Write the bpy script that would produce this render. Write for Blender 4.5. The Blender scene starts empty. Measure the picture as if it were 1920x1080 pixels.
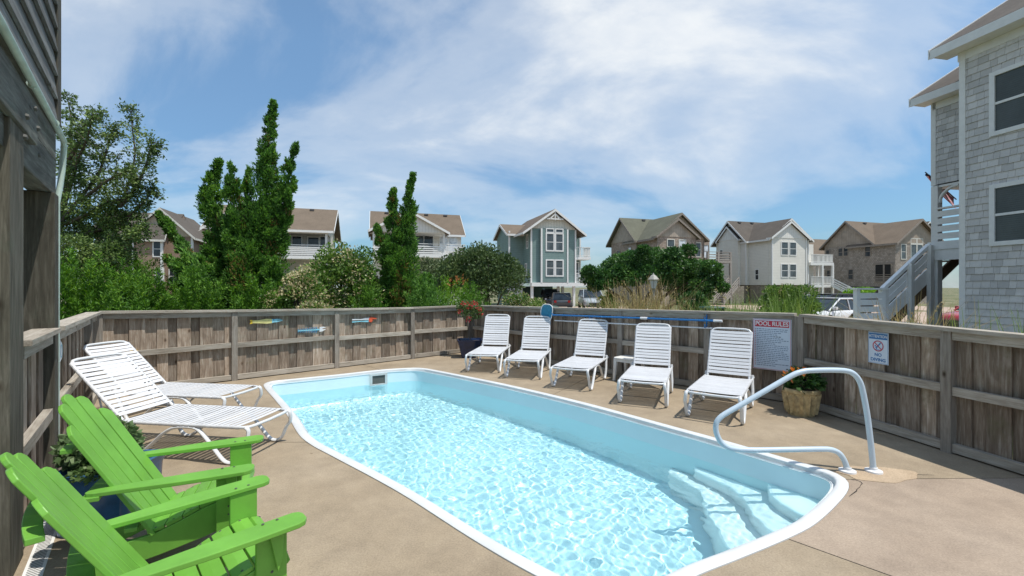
import bpy, bmesh, math, random
import numpy as np
from mathutils import Vector, Matrix, noise
from mathutils.geometry import tessellate_polygon

# ------------------------------------------------------------------ camera, sky, sun, exposure
S = bpy.context.scene
F, CX, HY, H = 830.0, 960.0, 538.0, 1.66          # focal length and horizon in photo pixels, eye height in metres
cam = bpy.data.cameras.new("camera")
cam.sensor_width = 36.0
cam.lens = F / 1920 * 36
cam.shift_y = -2 / 1920
cam.clip_start = 0.05
cam.clip_end = 3000
cam_o = bpy.data.objects.new("camera", cam)
S.collection.objects.link(cam_o)
cam_o.location = (0, 0, H)
cam_o.rotation_euler = (math.radians(90), 0, 0)
S.camera = cam_o

SUN_AZ, SUN_EL = math.radians(-27), math.radians(68)   # azimuth from +X towards +Y
sun_dir = Vector((math.cos(SUN_EL) * math.cos(SUN_AZ), math.cos(SUN_EL) * math.sin(SUN_AZ), math.sin(SUN_EL)))
sun = bpy.data.lights.new("sun", "SUN")
sun.energy = 2.9
sun.angle = math.radians(0.5)
sun.color = (1.0, 0.955, 0.88)
sun.cycles.is_caustics_light = True
sun_o = bpy.data.objects.new("sun", sun)
S.collection.objects.link(sun_o)
sun_o.rotation_euler = (-sun_dir).to_track_quat('-Z', 'Y').to_euler()

S.view_settings.view_transform = 'Standard'
S.view_settings.look = 'None'
S.view_settings.exposure = 0.62
S.view_settings.gamma = 1.0
S.view_settings.use_curve_mapping = False
S.cycles.use_denoising = True
S.cycles.max_bounces = 10
S.cycles.transparent_max_bounces = 16
S.cycles.sample_clamp_indirect = 6.0


def nd(nt, typ, **kw):
    n = nt.nodes.new(typ)
    for k, v in kw.items():
        if k.startswith('i_'):
            key = k[2:]
            key = int(key) if key.isdigit() else key.replace('_', ' ')
            n.inputs[key].default_value = v
        else:
            setattr(n, k, v)
    return n


def ramp(nt, stops, interp='LINEAR'):
    r = nt.nodes.new('ShaderNodeValToRGB')
    e = r.color_ramp.elements
    r.color_ramp.interpolation = interp
    while len(e) > 1:
        e.remove(e[-1])
    for i, (p, c) in enumerate(stops):
        q = e[0] if i == 0 else e.new(p)
        q.position = p
        q.color = (*c, 1) if len(c) == 3 else c
    return r


W_ = bpy.data.worlds.new("World")
S.world = W_
W_.use_nodes = True


def make_sky():
    nt = W_.node_tree
    L = nt.links.new
    bg = nt.nodes['Background']
    bg.inputs[1].default_value = 0.15
    sky = nd(nt, 'ShaderNodeTexSky', sky_type='NISHITA', sun_disc=False, sun_elevation=SUN_EL,
             sun_rotation=math.pi / 2 - SUN_AZ, air_density=1.0, dust_density=0.6, ozone_density=1.6)
    tc = nd(nt, 'ShaderNodeTexCoord')
    sep = nd(nt, 'ShaderNodeSeparateXYZ')
    L(tc.outputs['Generated'], sep.inputs[0])
    zz = nd(nt, 'ShaderNodeMath', operation='MAXIMUM', i_1=0.0)
    L(sep.outputs[2], zz.inputs[0])
    za = nd(nt, 'ShaderNodeMath', operation='ADD', i_1=0.38)
    L(zz.outputs[0], za.inputs[0])
    dv = nd(nt, 'ShaderNodeVectorMath', operation='DIVIDE')
    cmb = nd(nt, 'ShaderNodeCombineXYZ')
    for i in range(3):
        L(za.outputs[0], cmb.inputs[i])
    L(tc.outputs['Generated'], dv.inputs[0])
    L(cmb.outputs[0], dv.inputs[1])
    mp = nd(nt, 'ShaderNodeMapping')
    mp.inputs['Rotation'].default_value = (0, 0, math.radians(-38))
    mp.inputs['Scale'].default_value = (1.15, 1.75, 0.0)
    mp.inputs['Location'].default_value = (CL_X, CL_Y, 0)
    L(dv.outputs[0], mp.inputs[0])
    n1 = nd(nt, 'ShaderNodeTexNoise', i_Scale=0.95, i_Detail=9.0, i_Roughness=0.55, i_Distortion=0.4)
    L(mp.outputs[0], n1.inputs['Vector'])
    r1 = ramp(nt, [(0.41, (0, 0, 0)), (0.54, (0.40, 0.40, 0.40)), (0.70, (1, 1, 1))], 'EASE')
    L(n1.outputs['Fac'], r1.inputs[0])
    n2 = nd(nt, 'ShaderNodeTexNoise', i_Scale=4.2, i_Detail=8.0, i_Roughness=0.6)
    L(mp.outputs[0], n2.inputs['Vector'])
    r2 = ramp(nt, [(0.30, (0.74, 0.74, 0.74)), (0.70, (1, 1, 1))])
    L(n2.outputs['Fac'], r2.inputs[0])
    mul = nd(nt, 'ShaderNodeMath', operation='MULTIPLY')
    L(r1.outputs[0], mul.inputs[0])
    L(r2.outputs[0], mul.inputs[1])
    m2 = nd(nt, 'ShaderNodeMath', operation='MULTIPLY_ADD', i_1=0.95, i_2=0.09)   # thin veil everywhere
    L(mul.outputs[0], m2.inputs[0])
    hs = nd(nt, 'ShaderNodeMixRGB', blend_type='MULTIPLY')
    hs.inputs[0].default_value = 1.0
    hs.inputs[2].default_value = SKY_TINT
    hz = ramp(nt, [(0.0, HZ_TINT), (0.12, HZ_TINT2), (0.45, (1, 1, 1))])
    L(zz.outputs[0], hz.inputs[0])
    h2 = nd(nt, 'ShaderNodeMixRGB', blend_type='MULTIPLY')
    h2.inputs[0].default_value = 1.0
    L(hs.outputs[0], h2.inputs[1]); L(hz.outputs[0], h2.inputs[2])
    L(sky.outputs[0], hs.inputs[1])
    mix = nd(nt, 'ShaderNodeMixRGB')
    cz = ramp(nt, [(0.0, (0.75, 0.75, 0.75)), (0.12, (0.75, 0.75, 0.75)), (0.32, (1, 1, 1))])     # clouds thin out low over the sea
    L(zz.outputs[0], cz.inputs[0])
    m3 = nd(nt, 'ShaderNodeMath', operation='MULTIPLY')
    L(m2.outputs[0], m3.inputs[0]); L(cz.outputs[0], m3.inputs[1])
    L(m3.outputs[0], mix.inputs[0])
    L(h2.outputs[0], mix.inputs[1])
    mix.inputs[2].default_value = CLOUD_COL
    L(mix.outputs[0], bg.inputs[0])


CL_X, CL_Y = 13.85, 19.25
HZ_TINT, HZ_TINT2 = (0.55, 0.53, 0.57), (0.78, 0.73, 0.77)
SKY_TINT = (0.40, 0.63, 0.71, 1)
CLOUD_COL = (3.95, 4.1, 4.22, 1)
make_sky()

# ------------------------------------------------------------------ helpers
RN = random.Random(11)
NP = np.random.default_rng(5)
COL = S.collection


def G(px, py, z=0.0):
    """point of the horizontal plane at height z that the photo shows at a pixel (survey of the place)"""
    Y = (H - z) / ((py - HY) / F)
    return Vector(((px - CX) / F * Y, Y, z))


def Wp(px, py, Y):
    return Vector(((px - CX) / F * Y, Y, H - (py - HY) / F * Y))


def on_line(A, B, px):
    """where the vertical plane through A, B is crossed by the sight line of column px"""
    r = (px - CX) / F
    dx, dy = B[0] - A[0], B[1] - A[1]
    s = (r * A[1] - A[0]) / (dx - r * dy)
    return Vector((A[0] + dx * s, A[1] + dy * s, 0)), s


def tag(o, label=None, cat=None, group=None, kind=None):
    if label: o['label'] = label
    if cat: o['category'] = cat
    if group: o['group'] = group
    if kind: o['kind'] = kind
    return o


def empty(name, loc=(0, 0, 0), rz=0.0, label=None, cat=None, group=None):
    o = bpy.data.objects.new(name, None)
    COL.objects.link(o)
    o.location = loc
    o.rotation_euler = (0, 0, rz)
    o.empty_display_size = 0.2
    return tag(o, label, cat, group)


def link(name, me, parent=None, M=None, mat=None):
    o = bpy.data.objects.new(name, me)
    COL.objects.link(o)
    if mat is not None and not me.materials:
        me.materials.append(mat)
    if parent: o.parent = parent
    if M is not None: o.matrix_basis = M
    return o


def copy_tree(o, parent=None):
    c = o.copy()
    COL.objects.link(c)
    if parent: c.parent = parent
    for ch in list(o.children):
        copy_tree(ch, c)
    return c


class MB:
    def __init__(s):
        s.v, s.f, s.m = [], [], []

    def add(s, vs, fs, mi=0):
        n = len(s.v)
        s.v += [tuple(v) for v in vs]
        s.f += [tuple(i + n for i in f) for f in fs]
        s.m += [mi] * len(fs)
        return s

    BOXF = [(0, 1, 3, 2), (4, 6, 7, 5), (0, 4, 5, 1), (2, 3, 7, 6), (0, 2, 6, 4), (1, 5, 7, 3)]

    def box(s, x0, x1, y0, y1, z0, z1, mi=0):
        return s.add([(x, y, z) for x in (x0, x1) for y in (y0, y1) for z in (z0, z1)], MB.BOXF, mi)

    def bar(s, a, b, w, h, mi=0, up=(0, 0, 1)):
        a, b = Vector(a), Vector(b)
        d = (b - a).normalized()
        sd = d.cross(Vector(up))
        if sd.length < 1e-5: sd = d.cross(Vector((0, 1, 0)))
        sd.normalize()
        u = sd.cross(d)
        vs = [p + sd * (i * w / 2) + u * (j * h / 2) for p in (a, b) for i in (-1, 1) for j in (-1, 1)]
        return s.add(vs, MB.BOXF, mi)

    def tube(s, pts, r, n=8, mi=0, closed=False, rr=None, flat=1.0):
        pts = [Vector(p) for p in pts]
        N = len(pts)
        tang = []
        for i in range(N):
            a = pts[(i - 1) % N] if (closed or i > 0) else pts[0]
            b = pts[(i + 1) % N] if (closed or i < N - 1) else pts[-1]
            t = b - a
            tang.append(t.normalized() if t.length > 1e-9 else Vector((0, 0, 1)))
        ref = Vector((0, 0, 1)) if abs(tang[0].z) < 0.9 else Vector((1, 0, 0))
        nrm = tang[0].cross(ref).normalized()
        base = len(s.v)
        for i in range(N):
            nrm = (nrm - tang[i] * nrm.dot(tang[i]))
            if nrm.length < 1e-6: nrm = tang[i].orthogonal()
            nrm.normalize()
            bn = tang[i].cross(nrm)
            R_ = rr[i] if rr else r
            for k in range(n):
                a = 2 * math.pi * k / n
                s.v.append(tuple(pts[i] + nrm * (math.cos(a) * R_) + bn * (math.sin(a) * R_ * flat)))
        for i in range(N if closed else N - 1):
            j = (i + 1) % N
            for k in range(n):
                k2 = (k + 1) % n
                s.f.append((base + i * n + k, base + i * n + k2, base + j * n + k2, base + j * n + k))
                s.m.append(mi)
        if not closed:
            s.f.append(tuple(base + k for k in reversed(range(n)))); s.m.append(mi)
            s.f.append(tuple(base + (N - 1) * n + k for k in range(n))); s.m.append(mi)
        return s

    def lathe(s, prof, n=24, c=(0, 0, 0), mi=0, sq=None):
        base = len(s.v)
        for (r, z) in prof:
            for k in range(n):
                a = 2 * math.pi * k / n
                ca, sa = math.cos(a), math.sin(a)
                q = 1.0
                if sq: q = 1.0 / (abs(ca) ** sq + abs(sa) ** sq) ** (1 / sq)
                s.v.append((c[0] + ca * r * q, c[1] + sa * r * q, c[2] + z))
        for i in range(len(prof) - 1):
            for k in range(n):
                k2 = (k + 1) % n
                s.f.append((base + i * n + k, base + i * n + k2, base + (i + 1) * n + k2, base + (i + 1) * n + k)); s.m.append(mi)
        return s

    def prism(s, poly, fr, t0, t1, mi=0):
        """poly: 2D points, fr: 4x4 frame (poly in its xy, extruded along its z from t0 to t1)"""
        n = len(poly)
        b = len(s.v)
        for t in (t0, t1):
            for (x, y) in poly:
                s.v.append(tuple(fr @ Vector((x, y, t))))
        s.f.append(tuple(b + i for i in reversed(range(n)))); s.m.append(mi)
        s.f.append(tuple(b + n + i for i in range(n))); s.m.append(mi)
        for i in range(n):
            j = (i + 1) % n
            s.f.append((b + i, b + j, b + n + j, b + n + i)); s.m.append(mi)
        return s

    def mesh(s, name, mats=None, smooth=None):
        me = bpy.data.meshes.new(name)
        me.from_pydata(s.v, [], s.f)
        if mats:
            for m in (mats if isinstance(mats, (list, tuple)) else [mats]):
                me.materials.append(m)
            if isinstance(mats, (list, tuple)) and len(mats) > 1:
                me.polygons.foreach_set('material_index', s.m)
        if smooth:
            me.polygons.foreach_set('use_smooth', [True] * len(me.polygons))
            me.set_sharp_from_angle(angle=math.radians(smooth))
        me.update()
        return me

    def build(s, name, mats, parent=None, smooth=None, M=None, bevel=0):
        o = link(name, s.mesh(name, mats, smooth), parent, M)
        if bevel:
            b = o.modifiers.new('bevel', 'BEVEL')
            b.width = bevel
            b.segments = 2
            b.limit_method = 'ANGLE'
            b.angle_limit = math.radians(40)
        return o


XZ = Matrix(((1, 0, 0, 0), (0, 0, -1, 0), (0, 1, 0, 0), (0, 0, 0, 1)))       # poly (x,z), extruded along -y


def fastmesh(name, V, Fq, mat=None, smooth=False):
    """V (n,3) float array, Fq (m,k) int array of k-gons"""
    me = bpy.data.meshes.new(name)
    m, k = Fq.shape
    me.vertices.add(len(V))
    me.vertices.foreach_set('co', np.ascontiguousarray(V, dtype=np.float32).ravel())
    me.loops.add(m * k)
    me.loops.foreach_set('vertex_index', np.ascontiguousarray(Fq, dtype=np.int32).ravel())
    me.polygons.add(m)
    me.polygons.foreach_set('loop_start', np.arange(0, m * k, k, dtype=np.int32))
    try:
        me.polygons.foreach_set('loop_total', np.full(m, k, dtype=np.int32))
    except Exception:
        pass
    if smooth:
        me.polygons.foreach_set('use_smooth', np.ones(m, dtype=bool))
    me.update(calc_edges=True)
    me.validate()
    if mat: me.materials.append(mat)
    return me


def unit(a):
    return a / np.maximum(np.linalg.norm(a, axis=-1, keepdims=True), 1e-9)


def leaf_arrays(P, D, size, aspect=0.45, fold=0.0):
    """kite leaves: base P, axis D, random roll"""
    n = len(P)
    D = unit(D)
    rnd = NP.normal(size=(n, 3))
    sd = unit(np.cross(D, rnd))
    size = np.broadcast_to(np.asarray(size, dtype=float).reshape(-1, 1), (n, 1))
    tip = P + D * size
    mid = P + D * size * 0.45
    nn = np.cross(D, sd)
    a = mid + sd * size * aspect * 0.5 + nn * size * fold
    b = mid - sd * size * aspect * 0.5 + nn * size * fold
    V = np.stack([P, a, tip, b], 1).reshape(-1, 3)
    return V


def leaves(name, P, D, size, mat, parent=None, aspect=0.45, fold=0.05):
    V = leaf_arrays(P, D, size, aspect, fold)
    Fq = np.arange(len(V)).reshape(-1, 4)
    return link(name, fastmesh(name, V, Fq, mat), parent)


# ------------------------------------------------------------------ materials
def new_mat(name):
    m = bpy.data.materials.new(name)
    m.use_nodes = True
    return m, m.node_tree, m.node_tree.nodes['Principled BSDF']


def plain(name, col, rough=0.5, metal=0.0, var=0.12, scale=6.0, bump=0.0, bscale=60.0, spec=0.5, rnd=0.0):
    m, nt, b = new_mat(name)
    L = nt.links.new
    tc = nd(nt, 'ShaderNodeTexCoord')
    n = nd(nt, 'ShaderNodeTexNoise', i_Scale=scale, i_Detail=6.0, i_Roughness=0.6)
    L(tc.outputs['Object'], n.inputs['Vector'])
    lo = tuple(c * (1 - var) for c in col)
    hi = tuple(min(1, c * (1 + var)) for c in col)
    r = ramp(nt, [(0.3, lo), (0.7, hi)])
    L(n.outputs['Fac'], r.inputs[0])
    out = r.outputs[0]
    if rnd:
        oi = nd(nt, 'ShaderNodeObjectInfo')
        mr = nd(nt, 'ShaderNodeMapRange', i_3=1 - rnd, i_4=1 + rnd)
        L(oi.outputs['Random'], mr.inputs[0])
        mx = nd(nt, 'ShaderNodeMixRGB', blend_type='MULTIPLY')
        mx.inputs[0].default_value = 1
        L(out, mx.inputs[1]); L(mr.outputs[0], mx.inputs[2])
        out = mx.outputs[0]
    L(out, b.inputs['Base Color'])
    b.inputs['Roughness'].default_value = rough
    b.inputs['Metallic'].default_value = metal
    b.inputs['Specular IOR Level'].default_value = spec
    if bump:
        n2 = nd(nt, 'ShaderNodeTexNoise', i_Scale=bscale, i_Detail=5.0)
        L(tc.outputs['Object'], n2.inputs['Vector'])
        bp = nd(nt, 'ShaderNodeBump', i_Strength=bump, i_Distance=0.01)
        L(n2.outputs['Fac'], bp.inputs['Height'])
        L(bp.outputs[0], b.inputs['Normal'])
    return m


def wood(name, dark, mid, light, axis='z', gscale=1.0, tint=None, rough=0.85, vary=0.35, moss=None):
    """weathered timber: grain runs along the piece's own axis, each piece shifted by its own random"""
    m, nt, b = new_mat(name)
    L = nt.links.new
    tc = nd(nt, 'ShaderNodeTexCoord')
    oi = nd(nt, 'ShaderNodeObjectInfo')
    sc = nd(nt, 'ShaderNodeMath', operation='MULTIPLY', i_1=57.0)
    L(oi.outputs['Random'], sc.inputs[0])
    ad = nd(nt, 'ShaderNodeVectorMath', operation='ADD')
    L(tc.outputs['Object'], ad.inputs[0]); L(sc.outputs[0], ad.inputs[1])
    st = {'z': (1, 1, 0.06), 'x': (0.06, 1, 1), 'y': (1, 0.06, 1)}[axis]
    mp = nd(nt, 'ShaderNodeMapping')
    mp.inputs['Scale'].default_value = tuple(q * gscale for q in st)
    L(ad.outputs[0], mp.inputs[0])
    g = nd(nt, 'ShaderNodeTexNoise', i_Scale=55.0, i_Detail=8.0, i_Roughness=0.65, i_Distortion=0.6)
    L(mp.outputs[0], g.inputs['Vector'])
    mp2 = nd(nt, 'ShaderNodeMapping')
    st2 = {'z': (1, 1, 0.22), 'x': (0.22, 1, 1), 'y': (1, 0.22, 1)}[axis]
    mp2.inputs['Scale'].default_value = st2
    L(ad.outputs[0], mp2.inputs[0])
    g2 = nd(nt, 'ShaderNodeTexNoise', i_Scale=9.0, i_Detail=5.0, i_Roughness=0.6, i_Distortion=1.2)
    L(mp2.outputs[0], g2.inputs['Vector'])
    r = ramp(nt, [(0.28, dark), (0.5, mid), (0.74, light)])
    mixf = nd(nt, 'ShaderNodeMath', operation='MULTIPLY_ADD', i_1=0.55)
    L(g.outputs['Fac'], mixf.inputs[0])
    h2 = nd(nt, 'ShaderNodeMath', operation='MULTIPLY', i_1=0.45)
    L(g2.outputs['Fac'], h2.inputs[0]); L(h2.outputs[0], mixf.inputs[2])
    L(mixf.outputs[0], r.inputs[0])
    mr = nd(nt, 'ShaderNodeMapRange', i_3=1 - vary, i_4=1 + vary)
    L(oi.outputs['Random'], mr.inputs[0])
    mx = nd(nt, 'ShaderNodeMixRGB', blend_type='MULTIPLY')
    mx.inputs[0].default_value = 1
    L(r.outputs[0], mx.inputs[1]); L(mr.outputs[0], mx.inputs[2])
    # knots
    mp3 = nd(nt, 'ShaderNodeMapping')
    st3 = {'z': (1, 1, 0.55), 'x': (0.55, 1, 1), 'y': (1, 0.55, 1)}[axis]
    mp3.inputs['Scale'].default_value = st3
    L(ad.outputs[0], mp3.inputs[0])
    vo = nd(nt, 'ShaderNodeTexVoronoi', i_Scale=4.6)
    L(mp3.outputs[0], vo.inputs['Vector'])
    kr = ramp(nt, [(0.03, (0.25, 0.2, 0.17)), (0.075, (0.7, 0.66, 0.62)), (0.12, (1, 1, 1))])
    L(vo.outputs['Distance'], kr.inputs[0])
    mk = nd(nt, 'ShaderNodeMixRGB', blend_type='MULTIPLY')
    mk.inputs[0].default_value = 1
    L(mx.outputs[0], mk.inputs[1]); L(kr.outputs[0], mk.inputs[2])
    out = mk.outputs[0]
    if moss:
        n3 = nd(nt, 'ShaderNodeTexNoise', i_Scale=2.6, i_Detail=6.0, i_Roughness=0.7)
        L(ad.outputs[0], n3.inputs['Vector'])
        r3 = ramp(nt, [(0.55, (0, 0, 0)), (0.72, (0.6, 0.6, 0.6))])
        L(n3.outputs['Fac'], r3.inputs[0])
        mm = nd(nt, 'ShaderNodeMixRGB')
        mm.inputs[2].default_value = (*moss, 1)
        L(r3.outputs[0], mm.inputs[0]); L(out, mm.inputs[1])
        out = mm.outputs[0]
    L(out, b.inputs['Base Color'])
    b.inputs['Roughness'].default_value = rough
    b.inputs['Specular IOR Level'].default_value = 0.25
    bp = nd(nt, 'ShaderNodeBump', i_Strength=0.55, i_Distance=0.006)
    L(mixf.outputs[0], bp.inputs['Height'])
    L(bp.outputs[0], b.inputs['Normal'])
    return m


def leafmat(name, stops, rough=0.55, trans=0.3, clump=1.4, tcol=None):
    """stops: colours picked leaf by leaf, shifted clump by clump"""
    m, nt, b = new_mat(name)
    L = nt.links.new
    ge = nd(nt, 'ShaderNodeNewGeometry')
    tc = nd(nt, 'ShaderNodeTexCoord')
    n = nd(nt, 'ShaderNodeTexNoise', i_Scale=clump, i_Detail=4.0, i_Roughness=0.6)
    L(tc.outputs['Object'], n.inputs['Vector'])
    a = nd(nt, 'ShaderNodeMath', operation='MULTIPLY_ADD', i_1=0.55)
    L(ge.outputs['Random Per Island'], a.inputs[0])
    c = nd(nt, 'ShaderNodeMath', operation='MULTIPLY_ADD', i_1=1.3, i_2=-0.42)
    L(n.outputs['Fac'], c.inputs[0])
    L(c.outputs[0], a.inputs[2])
    r = ramp(nt, stops)
    L(a.outputs[0], r.inputs[0])
    L(r.outputs[0], b.inputs['Base Color'])
    b.inputs['Roughness'].default_value = rough
    b.inputs['Specular IOR Level'].default_value = 0.35
    t = nd(nt, 'ShaderNodeBsdfTranslucent')
    hs = nd(nt, 'ShaderNodeHueSaturation', i_Saturation=1.1, i_Value=1.5)
    L(r.outputs[0], hs.inputs['Color'])
    L(hs.outputs[0], t.inputs[0])
    mx = nd(nt, 'ShaderNodeMixShader', i_0=trans)
    L(b.outputs[0], mx.inputs[1]); L(t.outputs[0], mx.inputs[2])
    L(mx.outputs[0], nt.nodes['Material Output'].inputs[0])
    return m


def siding(name, col, pitch=0.15, kind='lap', var=0.1, rough=0.7):
    """far walls: course lines too fine to pick apart at their distance"""
    m, nt, b = new_mat(name)
    L = nt.links.new
    tc = nd(nt, 'ShaderNodeTexCoord')
    sep = nd(nt, 'ShaderNodeSeparateXYZ')
    L(tc.outputs['Object'], sep.inputs[0])
    sxy = nd(nt, 'ShaderNodeMath', operation='ADD')
    L(sep.outputs[0], sxy.inputs[0]); L(sep.outputs[1], sxy.inputs[1])
    cb = nd(nt, 'ShaderNodeCombineXYZ')
    L(sxy.outputs[0], cb.inputs[0]); L(sep.outputs[2], cb.inputs[1])
    n = nd(nt, 'ShaderNodeTexNoise', i_Scale=1.3, i_Detail=7.0, i_Roughness=0.65)
    L(tc.outputs['Object'], n.inputs['Vector'])
    r = ramp(nt, [(0.3, tuple(c * (1 - var) for c in col)), (0.7, tuple(min(1, c * (1 + var)) for c in col))])
    L(n.outputs['Fac'], r.inputs[0])
    if kind == 'shingle':
        br = nd(nt, 'ShaderNodeTexBrick', offset=0.5, i_Scale=1.0)
        br.inputs['Color1'].default_value = (1.0, 1.0, 1.0, 1)
        br.inputs['Color2'].default_value = (0.62, 0.6, 0.58, 1)
        br.inputs['Mortar'].default_value = (0.38, 0.35, 0.33, 1)
        br.inputs['Mortar Size'].default_value = 0.014
        br.inputs['Brick Width'].default_value = 0.22
        br.inputs['Row Height'].default_value = 0.18
        L(cb.outputs[0], br.inputs['Vector'])
        mx = nd(nt, 'ShaderNodeMixRGB', blend_type='MULTIPLY')
        mx.inputs[0].default_value = 0.85
        L(r.outputs[0], mx.inputs[1]); L(br.outputs['Color'], mx.inputs[2])
        L(mx.outputs[0], b.inputs['Base Color'])
        hsrc = br.outputs['Fac']
    else:
        src = sep.outputs[2] if kind == 'lap' else sxy.outputs[0]
        fr = nd(nt, 'ShaderNodeMath', operation='DIVIDE', i_1=pitch)
        L(src, fr.inputs[0])
        f2 = nd(nt, 'ShaderNodeMath', operation='FRACT')
        L(fr.outputs[0], f2.inputs[0])
        rr = ramp(nt, [(0.0, (0.55, 0.55, 0.55)), (0.14, (0.95, 0.95, 0.95)), (1.0, (1, 1, 1))])
        L(f2.outputs[0], rr.inputs[0])
        mx = nd(nt, 'ShaderNodeMixRGB', blend_type='MULTIPLY')
        mx.inputs[0].default_value = 0.8
        L(r.outputs[0], mx.inputs[1]); L(rr.outputs[0], mx.inputs[2])
        L(mx.outputs[0], b.inputs['Base Color'])
        hsrc = rr.outputs[0]
    bp = nd(nt, 'ShaderNodeBump', i_Strength=0.4, i_Distance=0.02)
    L(hsrc, bp.inputs['Height'])
    L(bp.outputs[0], b.inputs['Normal'])
    b.inputs['Roughness'].default_value = rough
    b.inputs['Specular IOR Level'].default_value = 0.25
    return m


def roofmat(name, col):
    m, nt, b = new_mat(name)
    L = nt.links.new
    tc = nd(nt, 'ShaderNodeTexCoord')
    n = nd(nt, 'ShaderNodeTexNoise', i_Scale=0.8, i_Detail=8.0, i_Roughness=0.7)
    L(tc.outputs['Object'], n.inputs['Vector'])
    n2 = nd(nt, 'ShaderNodeTexNoise', i_Scale=14.0, i_Detail=3.0)
    L(tc.outputs['Object'], n2.inputs['Vector'])
    a = nd(nt, 'ShaderNodeMath', operation='MULTIPLY_ADD', i_1=0.5)
    L(n.outputs['Fac'], a.inputs[0])
    h = nd(nt, 'ShaderNodeMath', operation='MULTIPLY', i_1=0.5)
    L(n2.outputs['Fac'], h.inputs[0]); L(h.outputs[0], a.inputs[2])
    r = ramp(nt, [(0.3, tuple(c * 0.72 for c in col)), (0.7, tuple(c * 1.25 for c in col))])
    L(a.outputs[0], r.inputs[0])
    sep = nd(nt, 'ShaderNodeSeparateXYZ')
    L(tc.outputs['Object'], sep.inputs[0])
    fr = nd(nt, 'ShaderNodeMath', operation='DIVIDE', i_1=0.09)
    L(sep.outputs[2], fr.inputs[0])
    f2 = nd(nt, 'ShaderNodeMath', operation='FRACT')
    L(fr.outputs[0], f2.inputs[0])
    rr = ramp(nt, [(0.0, (0.7, 0.7, 0.7)), (0.3, (1, 1, 1))])
    L(f2.outputs[0], rr.inputs[0])
    mx = nd(nt, 'ShaderNodeMixRGB', blend_type='MULTIPLY')
    mx.inputs[0].default_value = 0.6
    L(r.outputs[0], mx.inputs[1]); L(rr.outputs[0], mx.inputs[2])
    L(mx.outputs[0], b.inputs['Base Color'])
    b.inputs['Roughness'].default_value = 0.9
    b.inputs['Specular IOR Level'].default_value = 0.2
    return m


def glassmat(name, col=(0.02, 0.025, 0.03), rough=0.06):
    m, nt, b = new_mat(name)
    L = nt.links.new
    tc = nd(nt, 'ShaderNodeTexCoord')
    n = nd(nt, 'ShaderNodeTexNoise', i_Scale=2.0, i_Detail=3.0)
    L(tc.outputs['Object'], n.inputs['Vector'])
    r = ramp(nt, [(0.35, col), (0.65, tuple(min(1, c * 2.2) for c in col))])
    L(n.outputs['Fac'], r.inputs[0])
    L(r.outputs[0], b.inputs['Base Color'])
    b.inputs['Roughness'].default_value = rough
    b.inputs['Specular IOR Level'].default_value = 0.45
    return m


def concrete(name, c0, c1, c2):
    m, nt, b = new_mat(name)
    L = nt.links.new
    tc = nd(nt, 'ShaderNodeTexCoord')
    n = nd(nt, 'ShaderNodeTexNoise', i_Scale=0.9, i_Detail=8.0, i_Roughness=0.62, i_Distortion=0.3)
    L(tc.outputs['Object'], n.inputs['Vector'])
    r = ramp(nt, [(0.3, c0), (0.5, c1), (0.72, c2)])
    L(n.outputs['Fac'], r.inputs[0])
    n2 = nd(nt, 'ShaderNodeTexNoise', i_Scale=85.0, i_Detail=6.0, i_Roughness=0.75)
    L(tc.outputs['Object'], n2.inputs['Vector'])
    r2 = ramp(nt, [(0.3, (0.62, 0.60, 0.58)), (0.52, (1, 1, 1)), (0.75, (1.35, 1.35, 1.35))])
    L(n2.outputs['Fac'], r2.inputs[0])
    mx = nd(nt, 'ShaderNodeMixRGB', blend_type='MULTIPLY')
    mx.inputs[0].default_value = 0.75
    L(r.outputs[0], mx.inputs[1]); L(r2.outputs[0], mx.inputs[2])
    vo = nd(nt, 'ShaderNodeTexVoronoi', i_Scale=1.7, i_Randomness=1.0)
    L(tc.outputs['Object'], vo.inputs['Vector'])
    r3 = ramp(nt, [(0.0, (0.35, 0.3, 0.27)), (0.022, (0.6, 0.57, 0.54)), (0.03, (1, 1, 1))])
    L(vo.outputs['Distance'], r3.inputs[0])
    m3 = nd(nt, 'ShaderNodeMixRGB', blend_type='MULTIPLY')
    m3.inputs[0].default_value = 0.8
    L(mx.outputs[0], m3.inputs[1]); L(r3.outputs[0], m3.inputs[2])
    n4 = nd(nt, 'ShaderNodeTexNoise', i_Scale=3.3, i_Detail=9.0, i_Roughness=0.75)
    L(tc.outputs['Object'], n4.inputs['Vector'])
    r4 = ramp(nt, [(0.35, (0.84, 0.83, 0.82)), (0.62, (1.06, 1.05, 1.03))])
    L(n4.outputs['Fac'], r4.inputs[0])
    m4 = nd(nt, 'ShaderNodeMixRGB', blend_type='MULTIPLY')
    m4.inputs[0].default_value = 1
    L(m3.outputs[0], m4.inputs[1]); L(r4.outputs[0], m4.inputs[2])
    L(m4.outputs[0], b.inputs['Base Color'])
    b.inputs['Roughness'].default_value = 0.85
    b.inputs['Specular IOR Level'].default_value = 0.25
    bp = nd(nt, 'ShaderNodeBump', i_Strength=0.35, i_Distance=0.004)
    L(n2.outputs['Fac'], bp.inputs['Height'])
    L(bp.outputs[0], b.inputs['Normal'])
    return m


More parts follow.
